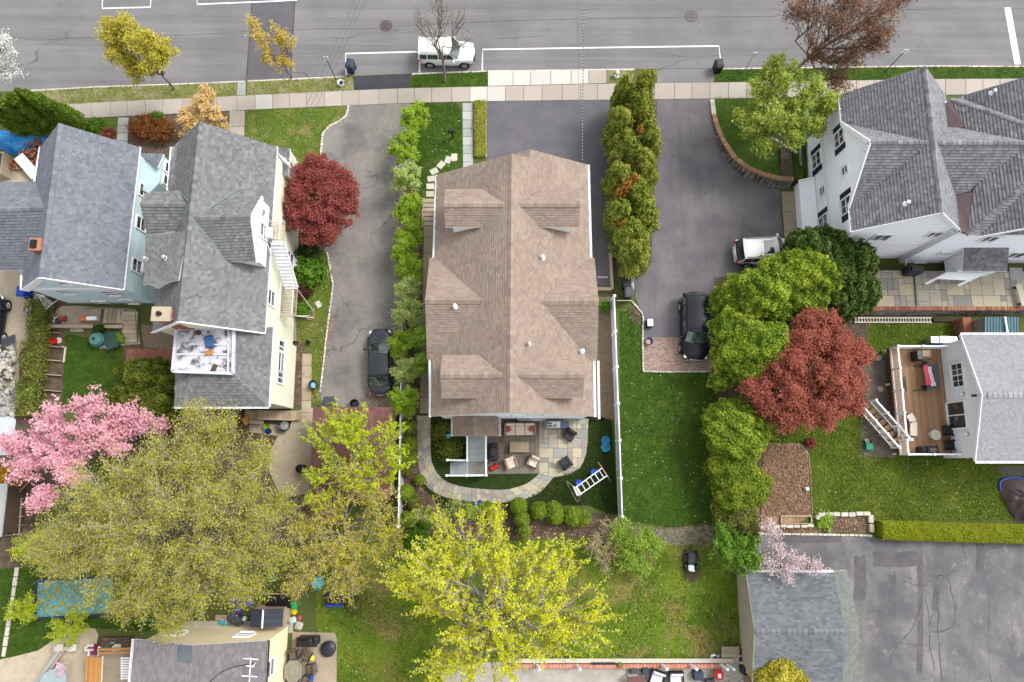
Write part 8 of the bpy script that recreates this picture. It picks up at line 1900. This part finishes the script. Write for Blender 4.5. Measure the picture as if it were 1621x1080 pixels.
wb_=root('wheelbarrow',W(176,537),'dark green wheelbarrow upended next to the green covered barbecue','wheelbarrow');c=W(177,540,.35);b=MB();b.box(c,(.7,.9,.3),taper=1.3,rz=.4);mk('tray',b,flat('dark_green_metal',S(40,70,66),rough=.5),wb_);b=MB();b.tube([c+Vector((-.2,-.4,0)),c+Vector((-.3,-1.0,.1))],.03,5);mk('handle',b,m_woodd,wb_);b=MB();b.tube([c+Vector((.2,-.4,0)),c+Vector((.1,-1.0,.1))],.03,5);mk('handle',b,m_woodd,wb_);b=MB();b.cyl(c+Vector((-.04,.6,-.1)),c+Vector((.04,.6,-.1)),.2,.2,10);mk('wheel',b,m_blk,wb_)
bush((186,538),11,.5,L_fresh,'light green potted plant by the small lawn',430,700);bush((157,522),9,.7,L_deep,'dark leafy pot plant behind the green covered barbecue',431,700)
for i,(px,py)in enumerate(((152,545),(160,550),(168,549),(177,550),(186,547),(195,546),(146,536))):rock(W(px,py,.08),.16,rs2,None,m_rub,'edge_stone')
for i,o in enumerate([q for q in bpy.data.objects if q.name.startswith('edge_stone')]):tag(o,'pale edging rock '+['at the west end of the arc round the barbecue','second from the west in the arc round the barbecue','right under the green barbecue','below the wheelbarrow','below the potted plant','nearest the iron handrail','highest on the lawn side'][i],'rock','rocks edging the small lawn')
mk('gravel_patch',MB().sheet(WP([(222,512),(282,525),(278,555),(228,550)],Zd)),m_gravel,kind='structure')
bk=mk('brick_path',MB().sheet(WP([(200,552),(276,554),(274,572),(200,570)],Zd)),mat('old_brick_path',[(0.2,S(120,76,60)),(.8,S(166,116,94))],s1=3,s2=12,fine=.3,detail=8),kind='structure')
bn2=root('bench',W(225,573),'grey slatted bench beside the dark yew','bench')
for i in range(3):b=MB();b.beam(W(215,570+i*3.2,.4),W(233,571+i*3.2,.4),.1,.03);mk('slat',b,m_bing,bn2)
for x_ in(217,231):b=MB();b.box(W(x_,573.5,.19),(.06,.35,.38));mk('leg',b,m_dk,bn2)
tg=root('garden_trolley',W(211,590),'dark teal trolley under the yew branches','trolley');b=MB();b.rbox(W(211,589,.3),(.7,.45,.3),.05,rz=-.4);mk('tub',b,flat('dark_teal',S(30,90,92)),tg);b=MB();b.tube([W(204,586,.3),W(197,583,.6)],.03,5);mk('handle',b,m_dk,tg)
# roof clutter on the silver roof
for px,py,rz_,m_,l_,s_ in((332,541,.2,flat('denim_cloth',S(56,92,140),rough=.9),'crumpled blue cloth on the silver flat roof',(.5,.75,.18)),(331,559,.1,m_woodo,'tan cardboard piece on the silver flat roof below the blue cloth',(.5,.3,.08)),(339,583,-.4,m_woodd,'brown board at the south edge of the silver flat roof',(.28,.5,.06)),(315,527,.5,m_woodd,'small dark box near the north edge of the silver flat roof',(.26,.26,.15))):
 c=W(px,py,6.8);o=root('roof_item',c,l_,'roof litter');b=MB();b.rbox(c+Vector((0,0,s_[2]/2)),s_,s_[2]*.35,rz=rz_);mk('piece',b,m_,o)
rs_b=root('rusty_ramp',W(292,517,6.3),'rust-orange board lying at the foot of the south gable of the cream house','board');b=MB();b.prism(WP([(272,517),(282,509),(306,516),(308,522),(290,522)],7.0),.05);mk('plate',b,mat('rust',[(0.3,S(150,84,50)),(.7,S(184,116,76))],s1=3,s2=12,fine=.2),rs_b)
# south porch deck of the cream house
rd_=root('wooden_ramp',W(425,656),'weathered wooden ramp deck along the south wall of the cream house','ramp')
A_,B_=W(388,650,.5),W(474,665,.5);x_=A_.x
while x_<B_.x:b=MB();b.box((x_+.09,(A_.y+B_.y)/2,.5-.25*max(0,(x_-A_.x)/(B_.x-A_.x)-.3)),(.17,A_.y-B_.y,.04));mk('plank',b,m_woodg,rd_);x_+=.185
b=MB();b.beam(W(408,663,.95),W(466,665,.75),.1,.06);mk('rail',b,m_woodg,rd_);b=MB();b.beam(W(395,668,.7),W(417,669,.7),.25,.08);mk('step',b,m_woodg,rd_)
for i in range(8):b=MB();b.beam(W(390,648+i*2,.55),W(394,648+i*2,.55),.05,.04);mk('rung',b,m_woodg,rd_)
cu=root('cushion',W(389,665),'orange cushion dropped at the end of the wooden ramp','cushion');b=MB();b.rbox(W(389,666,.6),(.45,.55,.12),.05,rz=.6);mk('pad',b,m_woodo,cu)
mk('rear_path',MB().sheet(WP([(472,650),(498,645),(500,700),(490,780),(445,790),(420,730),(440,690),(395,684),(395,672),(460,672)],Zs+.003)),m_conc_tan,kind='structure')
bl_=root('paving_slab',W(503,481),'loose pale slab lying in the grass strip by the fire escape','slab');b=MB();b.rbox(W(504,482,.06),(.35,.5,.06),.01,rz=.5);mk('slab',b,m_conc_new,bl_)
hs_=root('garden_hose',W(489,501),'coiled pale garden hose under the fire escape','hose');c=W(490,499,.06)
for q,rr in enumerate((.28,.33,.36)):b=MB();b.tube([c+Vector((rr*math.cos(a/14*6.283)+q*.03,rr*math.sin(a/14*6.283),q*.03))for a in range(15)],.025,5);mk('coil',b,m_woodg,hs_)
bll=root('garden_ball',W(501,405),'tan ball-shaped shrub lamp below the crimson maple','ball');b=MB();b.lathe(W(501,405,0),[(.1,0),(.22,.1),(.24,.25),(.15,.42),(.02,.48)],12);mk('globe',b,m_woodg,bll)
mk('foundation_strip',MB().sheet(WP([(462,480),(468,480),(470,545),(464,545)],Zd)),m_fieldst,kind='structure')
# big yard under the olive tree
wr_=root('metal_wreath',W(424,779),'pale wire ring lying in the brush pile','ring');b=MB();c=W(423,780,.3);b.tube([c+Vector((.34*math.cos(a/16*6.283),.34*math.sin(a/16*6.283),0))for a in range(17)],.03,5);mk('ring',b,m_step,wr_)
ch_=root('black_barrel',W(478,742),'black barrel behind the brown outbuilding','barrel');b=MB();b.lathe(W(480,742,0),[(.28,0),(.3,.8),(.26,.84),(.24,.8)],14);mk('drum',b,m_blk,ch_);b=MB();b.lathe(W(480,742,.81),[(.22,0),(.2,.03)],12);mk('lid',b,m_dk,ch_)
po2=root('swimming_pool',W(120,946),'rectangular pool with a leaf-strewn blue cover under the spreading branches','pool')
pc=WP([(58,920),(180,912),(184,972),(56,979)],.25);b=MB();b.prism(pc,.22);mk('cover',b,mat('pool_cover',[(0.3,S(70,150,190)),(.6,S(96,176,208)),(.8,S(150,184,150))],s1=1.5,s2=9,fine=.12,rough=.5,detail=7),po2)
for a,b_ in zip(pc,pc[1:]+pc[:1]):b=MB();b.beam(a,b_,.14,.16);mk('edge_rail',b,flat('dark_blue_rail',S(30,44,70)),po2)
scatter('fallen_leaves',[[(p.x,p.y)for p in pc]],1600,.14,L_olive,33,'leaves lying on the pool cover',None,.28)
# bottom-left: paths, walls, chair
mk('paved_path',MB().sheet(WP([(-30,1050),(20,1040),(60,1030),(100,1003),(118,995),(150,995),(156,1005),(152,1025),(130,1030),(110,1050),(90,1100),(70,1160),(-30,1160)],.05)),m_conc_tan,kind='structure')
mk('paved_yard',MB().sheet(WP([(95,1025),(150,1022),(212,1018),(212,1160),(60,1160)],.045)),m_conc_tan,kind='structure')
edging('edging_stones',[(28,898),(22,940),(12,1000),(6,1040)],0,m_step,'narrow tan stone edging left of the pool','edging',.6,.28,.1,'rows of pale edging stones')
w2=root('timber_wall',W(75,1050),'long grey timber beam wall crossing the tan yard diagonally','wall');
for s in(0,1):b=MB();b.beam(W(98+s*5,1026,.5-s*.2),W(45+s*6,1100,.5-s*.2),.22,.3);mk('beam',b,m_woodg if s else m_greypath,w2)
for i,px in enumerate((95,116,143,186)):o=root('pier',W(px,1025),['first','second','third','fourth'][i]+' square pale pier from the left along the tan yard','pier','square piers along the tan yard');b=MB();b.box(W(px,1025,.35),(.34,.34,.7));mk('shaft',b,m_step,o);b=MB();b.box(W(px,1025,.73),(.42,.42,.07));mk('cap',b,m_step,o)
cr_=root('curved_wall',W(130,1025),'low stone wall stretch with a plant between the pale piers','wall');b=MB();b.beam(W(98,1027,.25),W(112,1024,.25),.25,.5);b.beam(W(112,1024,.25),W(118,1026,.25),.25,.5);mk('wall_run',b,m_step,cr_,kind='stuff')
wdk=root('timber_screen',W(180,1030),'orange-brown timber screen with long boards beside the streaked grey roof','screen')
for i,y_ in enumerate((1016,1028,1034)):b=MB();b.beam(W(155 if i else 165,y_,1.2),W(209,y_-2,1.2),.1,.16);mk('rail',b,m_woodo if i else m_woodd,wdk)
for i in range(9):b=MB();b.beam(W(138+i*3,1040,1.0),W(136+i*3,1100,1.0),.11,.04);mk('board',b,m_woodo,wdk)
b=MB();b.beam(W(163,1038,1.05),W(160,1100,1.05),.08,.08);mk('edge_post',b,m_step,wdk)
pl2=root('pallet',W(199,1060),'white slatted pallet leaning beside the streaked grey roof','pallet')
for i in range(9):b=MB();b.beam(W(191,1042+i*4,.5),W(210,1042+i*4,.5),.1,.03);mk('slat',b,m_white,pl2)
for x_ in(193,207):b=MB();b.beam(W(x_,1041,.45),W(x_,1077,.45),.06,.06);mk('bearer',b,m_white,pl2)
m_pinkp=flat('pale_pink_plastic',S(226,186,210),rough=.5)
def lawn_chair(px,py,rz,m,label,z=.05,fr=None):
 c=W(px,py,z);o=lroot('garden_chair',(c.x,c.y,z),rz,label,'chair','garden chairs')
 b=MB();b.rbox((0,0,.36),(.56,.5,.05),.03);mk('seat',b,m,o)
 for i in range(4):b=MB();b.box((-.21+i*.14,-.34,.62),(.1,.04,.5),M=Matrix.Rotation(rad(-18),3,'X'));mk('back_slat',b,m,o)
 for s in(-1,1):b=MB();b.rbox((s*.32,-.02,.56),(.08,.6,.04),.02);mk('armrest',b,fr or m,o)
 for sx in(-1,1):
  for sy in(-1,1):b=MB();b.beam((sx*.27,sy*.24,0),(sx*.26,sy*.2,.36),.05,.05);mk('leg',b,fr or m,o)
lawn_chair(99,1055,rad(70),m_pinkp,'pale pink plastic chair on the tan yard');lawn_chair(156,1028,rad(180),flat('wine_fabric',S(130,40,80)),'wine-red chair with white arms by the timber screen',fr=m_white)
lt=root('lounge_table',W(84,1078),'greyish round table with dark legs at the bottom left','table');b=MB();b.cyl(W(84,1079,.7),W(84,1079,.74),.75,.75,20);mk('tabletop',b,flat('grey_blue',S(140,156,160)),lt)
for a in range(4):b=MB();q=W(84,1079,0);b.tube([q+Vector((.9*math.cos(a*1.57+.6),.9*math.sin(a*1.57+.6),0)),q+Vector((.2*math.cos(a*1.57),.2*math.sin(a*1.57),.7))],.025,5);mk('leg',b,m_dk,lt)
gt=root('garden_tool',W(178,1018),'mint green tool with a long handle lying on the dark planter','tool');b=MB();b.tube([W(164,1026,.4),W(178,1016,.4)],.03,5);mk('handle',b,L_green,gt);b=MB();b.rbox(W(179,1016,.4),(.3,.2,.06),.02,rz=.4);mk('head',b,flat('mint',S(150,220,190)),gt)
b=MB();dp_=root('planter',W(185,1018),'dark timber planter strip beside the streaked grey roof','planter');b.beam(W(160,1016,.15),W(210,1016,.15),.6,.3);mk('box',b,m_woodd,dp_);b=MB();b.beam(W(161,1016,.31),W(209,1016,.31),.45,.02);mk('soil',b,m_soil,dp_)
# yellow house rear: slab, shed, junk, patio
mk('concrete_pad',MB().sheet(WP([(262,998),(300,983),(400,983),(465,985),(464,1002),(262,1002)],.03)),m_conc_grey,kind='structure')
mk('patio_pad',MB().sheet(WP([(463,1000),(530,1002),(534,1012),(531,1160),(455,1160)],.035)),m_conc_tan,kind='structure')
rsd=root('resin_shed',W(425,975),'dark-roofed storage shed with tan slatted walls behind the yellow house','shed')
sx0,sx1,sy1,sy0=W(397,965,2.0).x,W(448,965,2.0).x,W(420,964,2.0).y,W(420,993,2.0).y;xr=W(417,965,2.25).x
m_srf=mat('dark_slat_roof',[(0,S(44,48,60)),(1,S(66,72,88))],s1=2,s2=20,fine=.05,tint=.6,rough=.5)
for xa_,xb_,za_,zb_ in((sx0,xr,1.95,2.25),(xr,sx1,2.25,1.95)):
 n=8
 for j in range(n):
  b=MB();ya_=sy1+(sy0-sy1)*j/n;yb_=sy1+(sy0-sy1)*(j+.93)/n;b.prism([Vector((xa_,ya_,za_)),Vector((xb_,ya_,zb_)),Vector((xb_,yb_,zb_)),Vector((xa_,yb_,za_))],.05);mk('roof_panel',b,m_srf,rsd)
b=MB();b.beam((xr,sy1,2.29),(xr,sy0,2.29),.1,.05);mk('ridge_strip',b,m_white,rsd)
for i in range(12):b=MB();z_=.1+i*.155;b.box(((sx0+sx1)/2,(sy0+sy1)/2,z_),(sx1-sx0-.15,sy1-sy0-.12,.14));mk('wall_slat',b,m_woodg,rsd)
b=MB();b.box(((sx0+sx1)/2+.35,sy1+.28,1.0),(1.7,.9,.06),M=Matrix.Rotation(rad(8),3,'X'));mk('open_door',b,m_blk,rsd);b=MB();b.beam((sx0+.6,sy1+.75,1.1),(sx1+.1,sy1+.75,1.1),.06,.06);mk('door_rail',b,m_woodg,rsd)
jk=[((376,950),m_rblue,'blue plastic toy slide part nearest the olive branches',(.6,.4,.3)),((395,954),m_rblue,'blue plastic toy part beside the shed',(.5,.35,.3)),((378,967),flat('purple_plastic',S(70,50,130)),'purple toy pile left of the shed',(.5,.5,.35)),((353,978),m_woodg,'flat tan tray with dark contents behind the yellow house',(1.0,.35,.1)),((375,979),m_bing,'grey tool chest left of the shed',(1.1,.6,.5)),((388,979),m_white,'white bucket-like box tight against the shed',(.3,.3,.3)),((354,986),m_turq,'turquoise net bag on the concrete pad',(.5,.3,.12)),((361,981),m_pinkp,'pale pink box on the concrete pad',(.3,.4,.2)),
 ((466,958),flat('toy_green',S(40,170,80)),'green and yellow ride-on toy right of the shed',(.45,.5,.35)),((466,968),flat('toy_yellow',S(230,200,30)),'yellow toy seat right of the shed',(.4,.35,.3)),((464,981),flat('pale_teal',S(190,220,214)),'pale round basin at the corner of the shed',(.5,.4,.3)),((474,990),m_step,'grey triangular block by the patio pad',(.5,.5,.3)),((474,978),m_cush2,'pinkish basin beside the round one',(.3,.3,.2))]
for(px,py),m_,l_,s_ in jk:
 c=W(px,py,.04);o=root('yard_item',c,l_,'yard clutter','clutter behind the yellow house');b=MB();b.rbox(c+Vector((0,0,s_[2]/2)),s_,min(s_)*.3,rz=rs2.uniform(-.5,.5));b.rbox(c+Vector((s_[0]*.15,0,s_[2]*1.15)),(s_[0]*.5,s_[1]*.5,s_[2]*.4),.03,rz=rs2.uniform(-.5,.5));mk('shell',b,m_,o)
rp3=root('patio_umbrella_base',W(521,1026),'round black covered fire pit on the patio pad','fire pit');c=W(521,1026,.04);b=MB();b.lathe(c,[(.48,0),(.5,.3),(.3,.42),(.02,.46)],18);mk('cover',b,m_dk,rp3)
for a in range(8):b=MB();b.tube([c+Vector((.49*math.cos(a*.785),.49*math.sin(a*.785),.31)),c+Vector((0,0,.47))],.012,3);mk('seam',b,m_blk,rp3)
pt=root('glass_table',W(469,1058),'rounded glass-topped patio table on the pad of the yellow house','table');c=W(469,1058,.04);b=MB();b.rbox(c+Vector((0,0,.7)),(1.15,1.3,.04),.3);mk('tabletop',b,flat('smoked_glass',S(142,138,124),rough=.15),pt)
for sx in(-1,1):
 for sy in(-1,1):b=MB();b.beam(c+Vector((sx*.45,sy*.5,0)),c+Vector((sx*.4,sy*.45,.68)),.05,.05);mk('leg',b,m_dk,pt)
m_mesh=flat('brown_mesh',S(110,98,84),rough=.9)
for px,py,rz_,l_ in((467,1035,10,'dark mesh chair at the north side of the glass table'),(487,1036,-30,'dark mesh chair north-east of the glass table'),(495,1056,-80,'dark mesh chair east of the glass table'),(488,1074,-110,'dark mesh chair with a blue cloth south-east of the glass table'),(469,1079,180,'dark mesh chair at the south side of the glass table')):
 lawn_chair(px,py,rad(rz_+180),m_mesh,l_,.04,m_dk)
cl3=root('cloth',W(492,1076),'blue cloth hanging on the south-east mesh chair','cloth');b=MB();b.rbox(W(493,1075,.6),(.2,.5,.1),.04,rz=-.3);mk('fold',b,m_rblue,cl3)
yf=root('frisbee',W(494,1042),'yellow disc on the north-east mesh chair','disc');b=MB();b.cyl(W(494,1042,.5),W(494,1042,.53),.16,.14,14);mk('disc',b,flat('pure_yellow',S(236,224,40)),yf)
# middle rear: basin, trailer, mower
po3=root('paddling_pool',W(504,922),'round turquoise paddling pool on the worn grass','paddling pool');c=W(504,922,0);b=MB();b.lathe(c,[(.42,0),(.46,.2),(.42,.22),(.38,.06),(.01,.05)],20);mk('basin',b,m_turq,po3);b=MB();b.lathe(c,[(.36,.1),(.01,.12)],16);mk('water',b,flat('pool_water',S(120,206,224),rough=.1),po3)
tl2=root('trampoline',W(530,946),'small dark trailer with a blue rim near the turquoise paddling pool','trailer');c=W(530,946,.3);b=MB();b.rbox(c,(1.2,.9,.35),.05);mk('bed',b,m_dk,tl2);b=MB();b.beam(c+Vector((-.6,-.5,.1)),c+Vector((.6,-.5,.1)),.1,.12);mk('rim',b,m_rblue,tl2);b=MB();b.beam(c+Vector((0,.45,-.1)),c+Vector((-.2,1.1,-.15)),.06,.06);mk('drawbar',b,m_dk,tl2)
for s in(-1,1):b=MB();b.cyl(c+Vector((s*.6,0,-.12)),c+Vector((s*.7,0,-.12)),.18,.18,10);mk('wheel',b,m_blk,tl2)
c=W(1092,887,0);mw=lroot('lawn_mower',(c.x,c.y,0),rad(-6),'grey and black ride-on mower standing on the worn rear lawn','mower')
b=MB();b.rbox((0,.2,.42),(.5,.7,.34),.08);b.rbox((0,.5,.32),(.44,.3,.24),.06);mk('bonnet',b,m_bing,mw);b=MB();b.rbox((0,.1,.2),(1.05,.55,.14),.06);mk('cutting_deck',b,m_blk,mw)
b=MB();b.rbox((0,-.42,.5),(.4,.36,.1),.05);b.rbox((0,-.58,.62),(.4,.08,.24),.03);mk('seat',b,m_white,mw);b=MB();b.rbox((0,-.15,.36),(.42,.4,.16),.04);mk('console',b,m_dk,mw)
for sx in(-1,1):
 for sy,r_ in((.5,.16),(-.4,.22)):b=MB();b.cyl((sx*.3,sy,r_),(sx*.42,sy,r_),r_,r_,12);mk('wheel',b,m_blk,mw)
 b=MB();b.tube([Vector((sx*.22,-.6,.4)),Vector((sx*.3,-1.05,.3)),Vector((sx*.34,-1.3,.1))],.025,5);mk('handle',b,m_dk,mw)
mk('bare_patch',MB().sheet(smoothpoly(WP([(1080,898),(1096,895),(1108,905),(1100,922),(1086,918)],Zl+.003),3)),m_soil,kind='structure')
bb2=root('crate',W(1155,871),'small blue crate under the bright green young tree','crate');b=MB();b.rbox(W(1154,872,.25),(.5,.36,.3),.04,rz=-.3);mk('tub',b,m_binb,bb2);b=MB();b.rbox(W(1154,872,.42),(.4,.28,.04),.02,rz=-.3);mk('lid',b,m_rblue,bb2)
gpt=root('garden_post',W(1180,900),'white post at the north-west corner of the slate garage','post');b=MB();b.beam(W(1180,900,0),W(1180,900,1.2),.12,.12);mk('shaft',b,m_white,gpt);b=MB();b.box(W(1180,900,1.23),(.16,.16,.05));mk('cap',b,m_white,gpt)
# bottom patio behind the yellow tree
mk('rear_patio',MB().sheet(WP([(700,1052),(830,1046),(1060,1046),(1176,1048),(1180,1160),(700,1160)],.04)),m_conc_grey,kind='structure')
mk('garage_side',MB().sheet(WP([(1165,900),(1185,906),(1200,1000),(1198,1160),(1178,1160),(1176,1040)],Zl)),m_gravel,kind='structure')
bwl=root('low_brick_wall',W(990,1050),'low pink brick wall with a concrete cap along the top of the rear patio','wall')
x_=W(800,1050,.3).x;xe=W(1140,1050,.3).x;yb_=W(900,1053,.3).y;k=0
while x_<xe:b=MB();b.rbox((x_+.11,yb_-.08,.2),(.208,.26,.26),.01);mk('brick',b,mat('pink_brick',[(0,S(186,120,104)),(1,S(214,152,134))],s1=3,s2=20,fine=.1,tint=.8),bwl);x_+=.22
b=MB();b.beam((W(800,1046,.25).x,W(900,1046,.25).y,.26),(W(1160,1046,.25).x,W(900,1046,.25).y,.26),.26,.1);mk('coping',b,m_step,bwl)
for i,px in enumerate((850,913,1048,1094,1142,1152)):
 o=root('bollard',W(px,1052),['westernmost','second from the west','third from the west','fourth from the west','fifth from the west','easternmost'][i]+' leaning white tube post on the pink brick wall','post','white tube posts on the brick wall');b=MB();p=W(px,1053,.3);b.cyl(p,p+Vector((.12,.0,.95)),.09,.09,12);mk('tube',b,m_white,o);b=MB();b.lathe(p+Vector((.12,0,.95)),[(.1,0),(.06,.05),(.01,.06)],12);mk('cap',b,m_white,o)
bsn=root('drain_grate',W(955,1051),'long dark slot drain set beside the brick wall','drain');b=MB();b.beam(W(936,1050.5,.36),W(974,1050.5,.36),.14,.06);mk('frame',b,m_dk,bsn)
for i in range(10):b=MB();b.beam(W(938+i*3.8,1049.5,.4),W(938+i*3.8,1051.5,.4),.04,.02);mk('bar',b,m_blk,bsn)
cbk=root('paver_block',W(981,1052),'mossy square block beside the slot drain','block');b=MB();b.rbox(W(981,1052,.3),(.3,.26,.5),.03);mk('block',b,L_ivy,cbk)
hst=root('concrete_steps',W(1155,1035),'two pale concrete steps at the corner of the rear lawn','steps')
for i in range(3):b=MB();b.box(W(1156,1028+i*7.5,.3-i*.1),(1.15,.34,.14));mk('tread',b,m_conc_tan,hst)
armchair(1038,1072,rad(-198),m_chw,m_blk,'black wicker armchair with white cushions, turned, on the rear patio',1.0,1.05,.05,'black wicker armchairs');armchair(1068,1074,rad(180),m_chw,m_blk,'black wicker armchair with white cushions, straight, on the rear patio',1.0,1.05,.05,'black wicker armchairs')
for px,py,m_,l_,s_ in((1002,1060,m_bing,'small grey planter box left of the wicker chairs',(.42,.34,.36)),(1020,1060,m_binb,'small navy planter box left of the wicker chairs',(.42,.42,.42)),(1103,1067,m_binb,'slate blue cool box right of the wicker chairs',(.66,.56,.5)),(1176,1058,m_blk,'black cylinder bin at the corner of the rear patio',(.5,.5,.7)),(1122,1080,m_bing,'grey folded seat at the bottom of the rear patio',(.6,.5,.4))):
 c=W(px,py,.05);o=root('storage_box',c,l_,'box','boxes on the rear patio');b=MB();b.rbox(c+Vector((0,0,s_[2]/2)),s_,.05);mk('body',b,m_,o);b=MB();b.rbox(c+Vector((0,0,s_[2]+.03)),(s_[0]*.9,s_[1]*.9,.05),.02);mk('lid',b,m_,o)
rgr=root('red_grill',W(1134,1064),'red kettle-like grill on the rear patio','grill');c=W(1134,1065,.05);b=MB();b.rbox(c+Vector((0,0,.55)),(.58,.58,.3),.12);mk('lid',b,m_redp,rgr);b=MB();b.box(c+Vector((0,0,.72)),(.2,.25,.03));mk('plate',b,m_metal,rgr)
for sx in(-1,1):
 for sy in(-1,1):b=MB();b.beam(c+Vector((sx*.3,sy*.3,0)),c+Vector((sx*.2,sy*.2,.45)),.035,.035);mk('leg',b,m_blk,rgr)
brt=root('brown_table',W(1003,1076),'brown cloth-covered table with a black chair behind it on the rear patio','table');c=W(1003,1078,.05);b=MB();b.rbox(c+Vector((0,0,.7)),(1.1,.9,.06),.02);mk('tabletop',b,m_metalroof,brt)
for sx in(-1,1):
 for sy in(-1,1):b=MB();b.box(c+Vector((sx*.48,sy*.38,.34)),(.05,.05,.68));mk('leg',b,m_dk,brt)
for i,(px,py)in enumerate(((1129,1037),(1136,1039),(1126,1042))):rock(W(px,py,.1),.14,rs2,None,[m_white,flat('lav',S(190,170,210)),m_rub][i],'garden_ornament')
for i,o in enumerate([q for q in bpy.data.objects if q.name.startswith('garden_ornament')]):tag(o,['white ornament piece in the corner of the rear lawn','lavender ornament piece beside the concrete steps','stone-coloured ornament piece at the lawn edge'][i],'ornament','ornaments by the concrete steps')
grl=root('garden_gnome',W(802,646),'x','x')if False else None
# right edge: trampoline cover / dark tarp, paving
mk('side_paving',MB().sheet(WP([(1582,738),(1700,738),(1700,770),(1588,768)],Zd)),m_drive3,kind='structure')
drape('tarpaulin',WP([(1583,760),(1600,756),(1640,760),(1650,825),(1612,826),(1600,815),(1590,795),(1582,778)]),.9,flat('brown_tarp',S(100,82,84),rough=.7,var=.2),'crumpled brown tarpaulin over a load at the right edge','tarpaulin',11,.22)
er=root('blue_hose',W(1590,762),'blue tube rim along the edge of the brown tarpaulin','tube');b=MB();b.tube(smoothpoly(WP([(1584,776),(1583,764),(1592,758),(1610,756),(1630,762)],.12),4,closed=False),.07,6);mk('tube',b,m_rblue,er)
so_=root('sprinkler',W(1272,774),'small white sprinkler standing on the tilled bed','sprinkler');c=W(1275,774,.05);b=MB();b.rbox(c+Vector((.05,0,.12)),(.3,.2,.18),.05);mk('body',b,m_white,so_);b=MB();b.cyl(c+Vector((-.08,0,.2)),c+Vector((-.08,0,.26)),.06,.06,8);mk('nozzle',b,m_blk,so_)
tan_=scatter('bed_leaves',[A['seed']],700,.12,LIT,41,'brown leaves in the seedling bed',None,.05)
# overhead wires and the poles that carry them, outside the frame
def cable(x0,y0,z0,x1,y1,z1,r,label,sag=.5,dash=False):
 a,b_=Vector((x0,y0,z0)),Vector((x1,y1,z1));P=[a.lerp(b_,i/16)-Vector((0,0,sag*4*(i/16)*(1-i/16)))for i in range(17)]
 o=root('overhead_cable',a,label,'cable','overhead cables');b=MB();b.tube(P,r,5);mk('wire',b,m_bing if not dash else m_metal,o)
 if dash:
  b=MB();n=60
  for i in range(n):p=P[0].lerp(P[-1],i/n);t=i/n*16;k_=min(15,int(t));p=P[k_].lerp(P[k_+1],t-k_);q=P[k_].lerp(P[k_+1],min(1,t-k_+.12));b.cyl(p,q,r*1.25,r*1.25,5)
  mk('wrap',b,m_dk,o,kind='stuff')
e0=W(922,256,5.6);e1=W(926,-60,8.0);cable(e0.x,e0.y,e0.z,e1.x,e1.y,e1.z,.022,'thick wrapped service cable from the street to the brown-roofed house',.3,True)
e0=W(918,258,5.6);e1=W(914,-60,8.0);cable(e0.x,e0.y,e0.z,e1.x,e1.y,e1.z,.009,'thin wire beside the thick wrapped service cable',.3)
for i in range(3):e0=W(470+i*8,195,6.0);e1=W(578+i*8,-40,8.2);cable(e0.x,e0.y,e0.z,e1.x,e1.y,e1.z,.009,['left','middle','right'][i]+' thin service wire slanting over the road towards the cream house',.3)
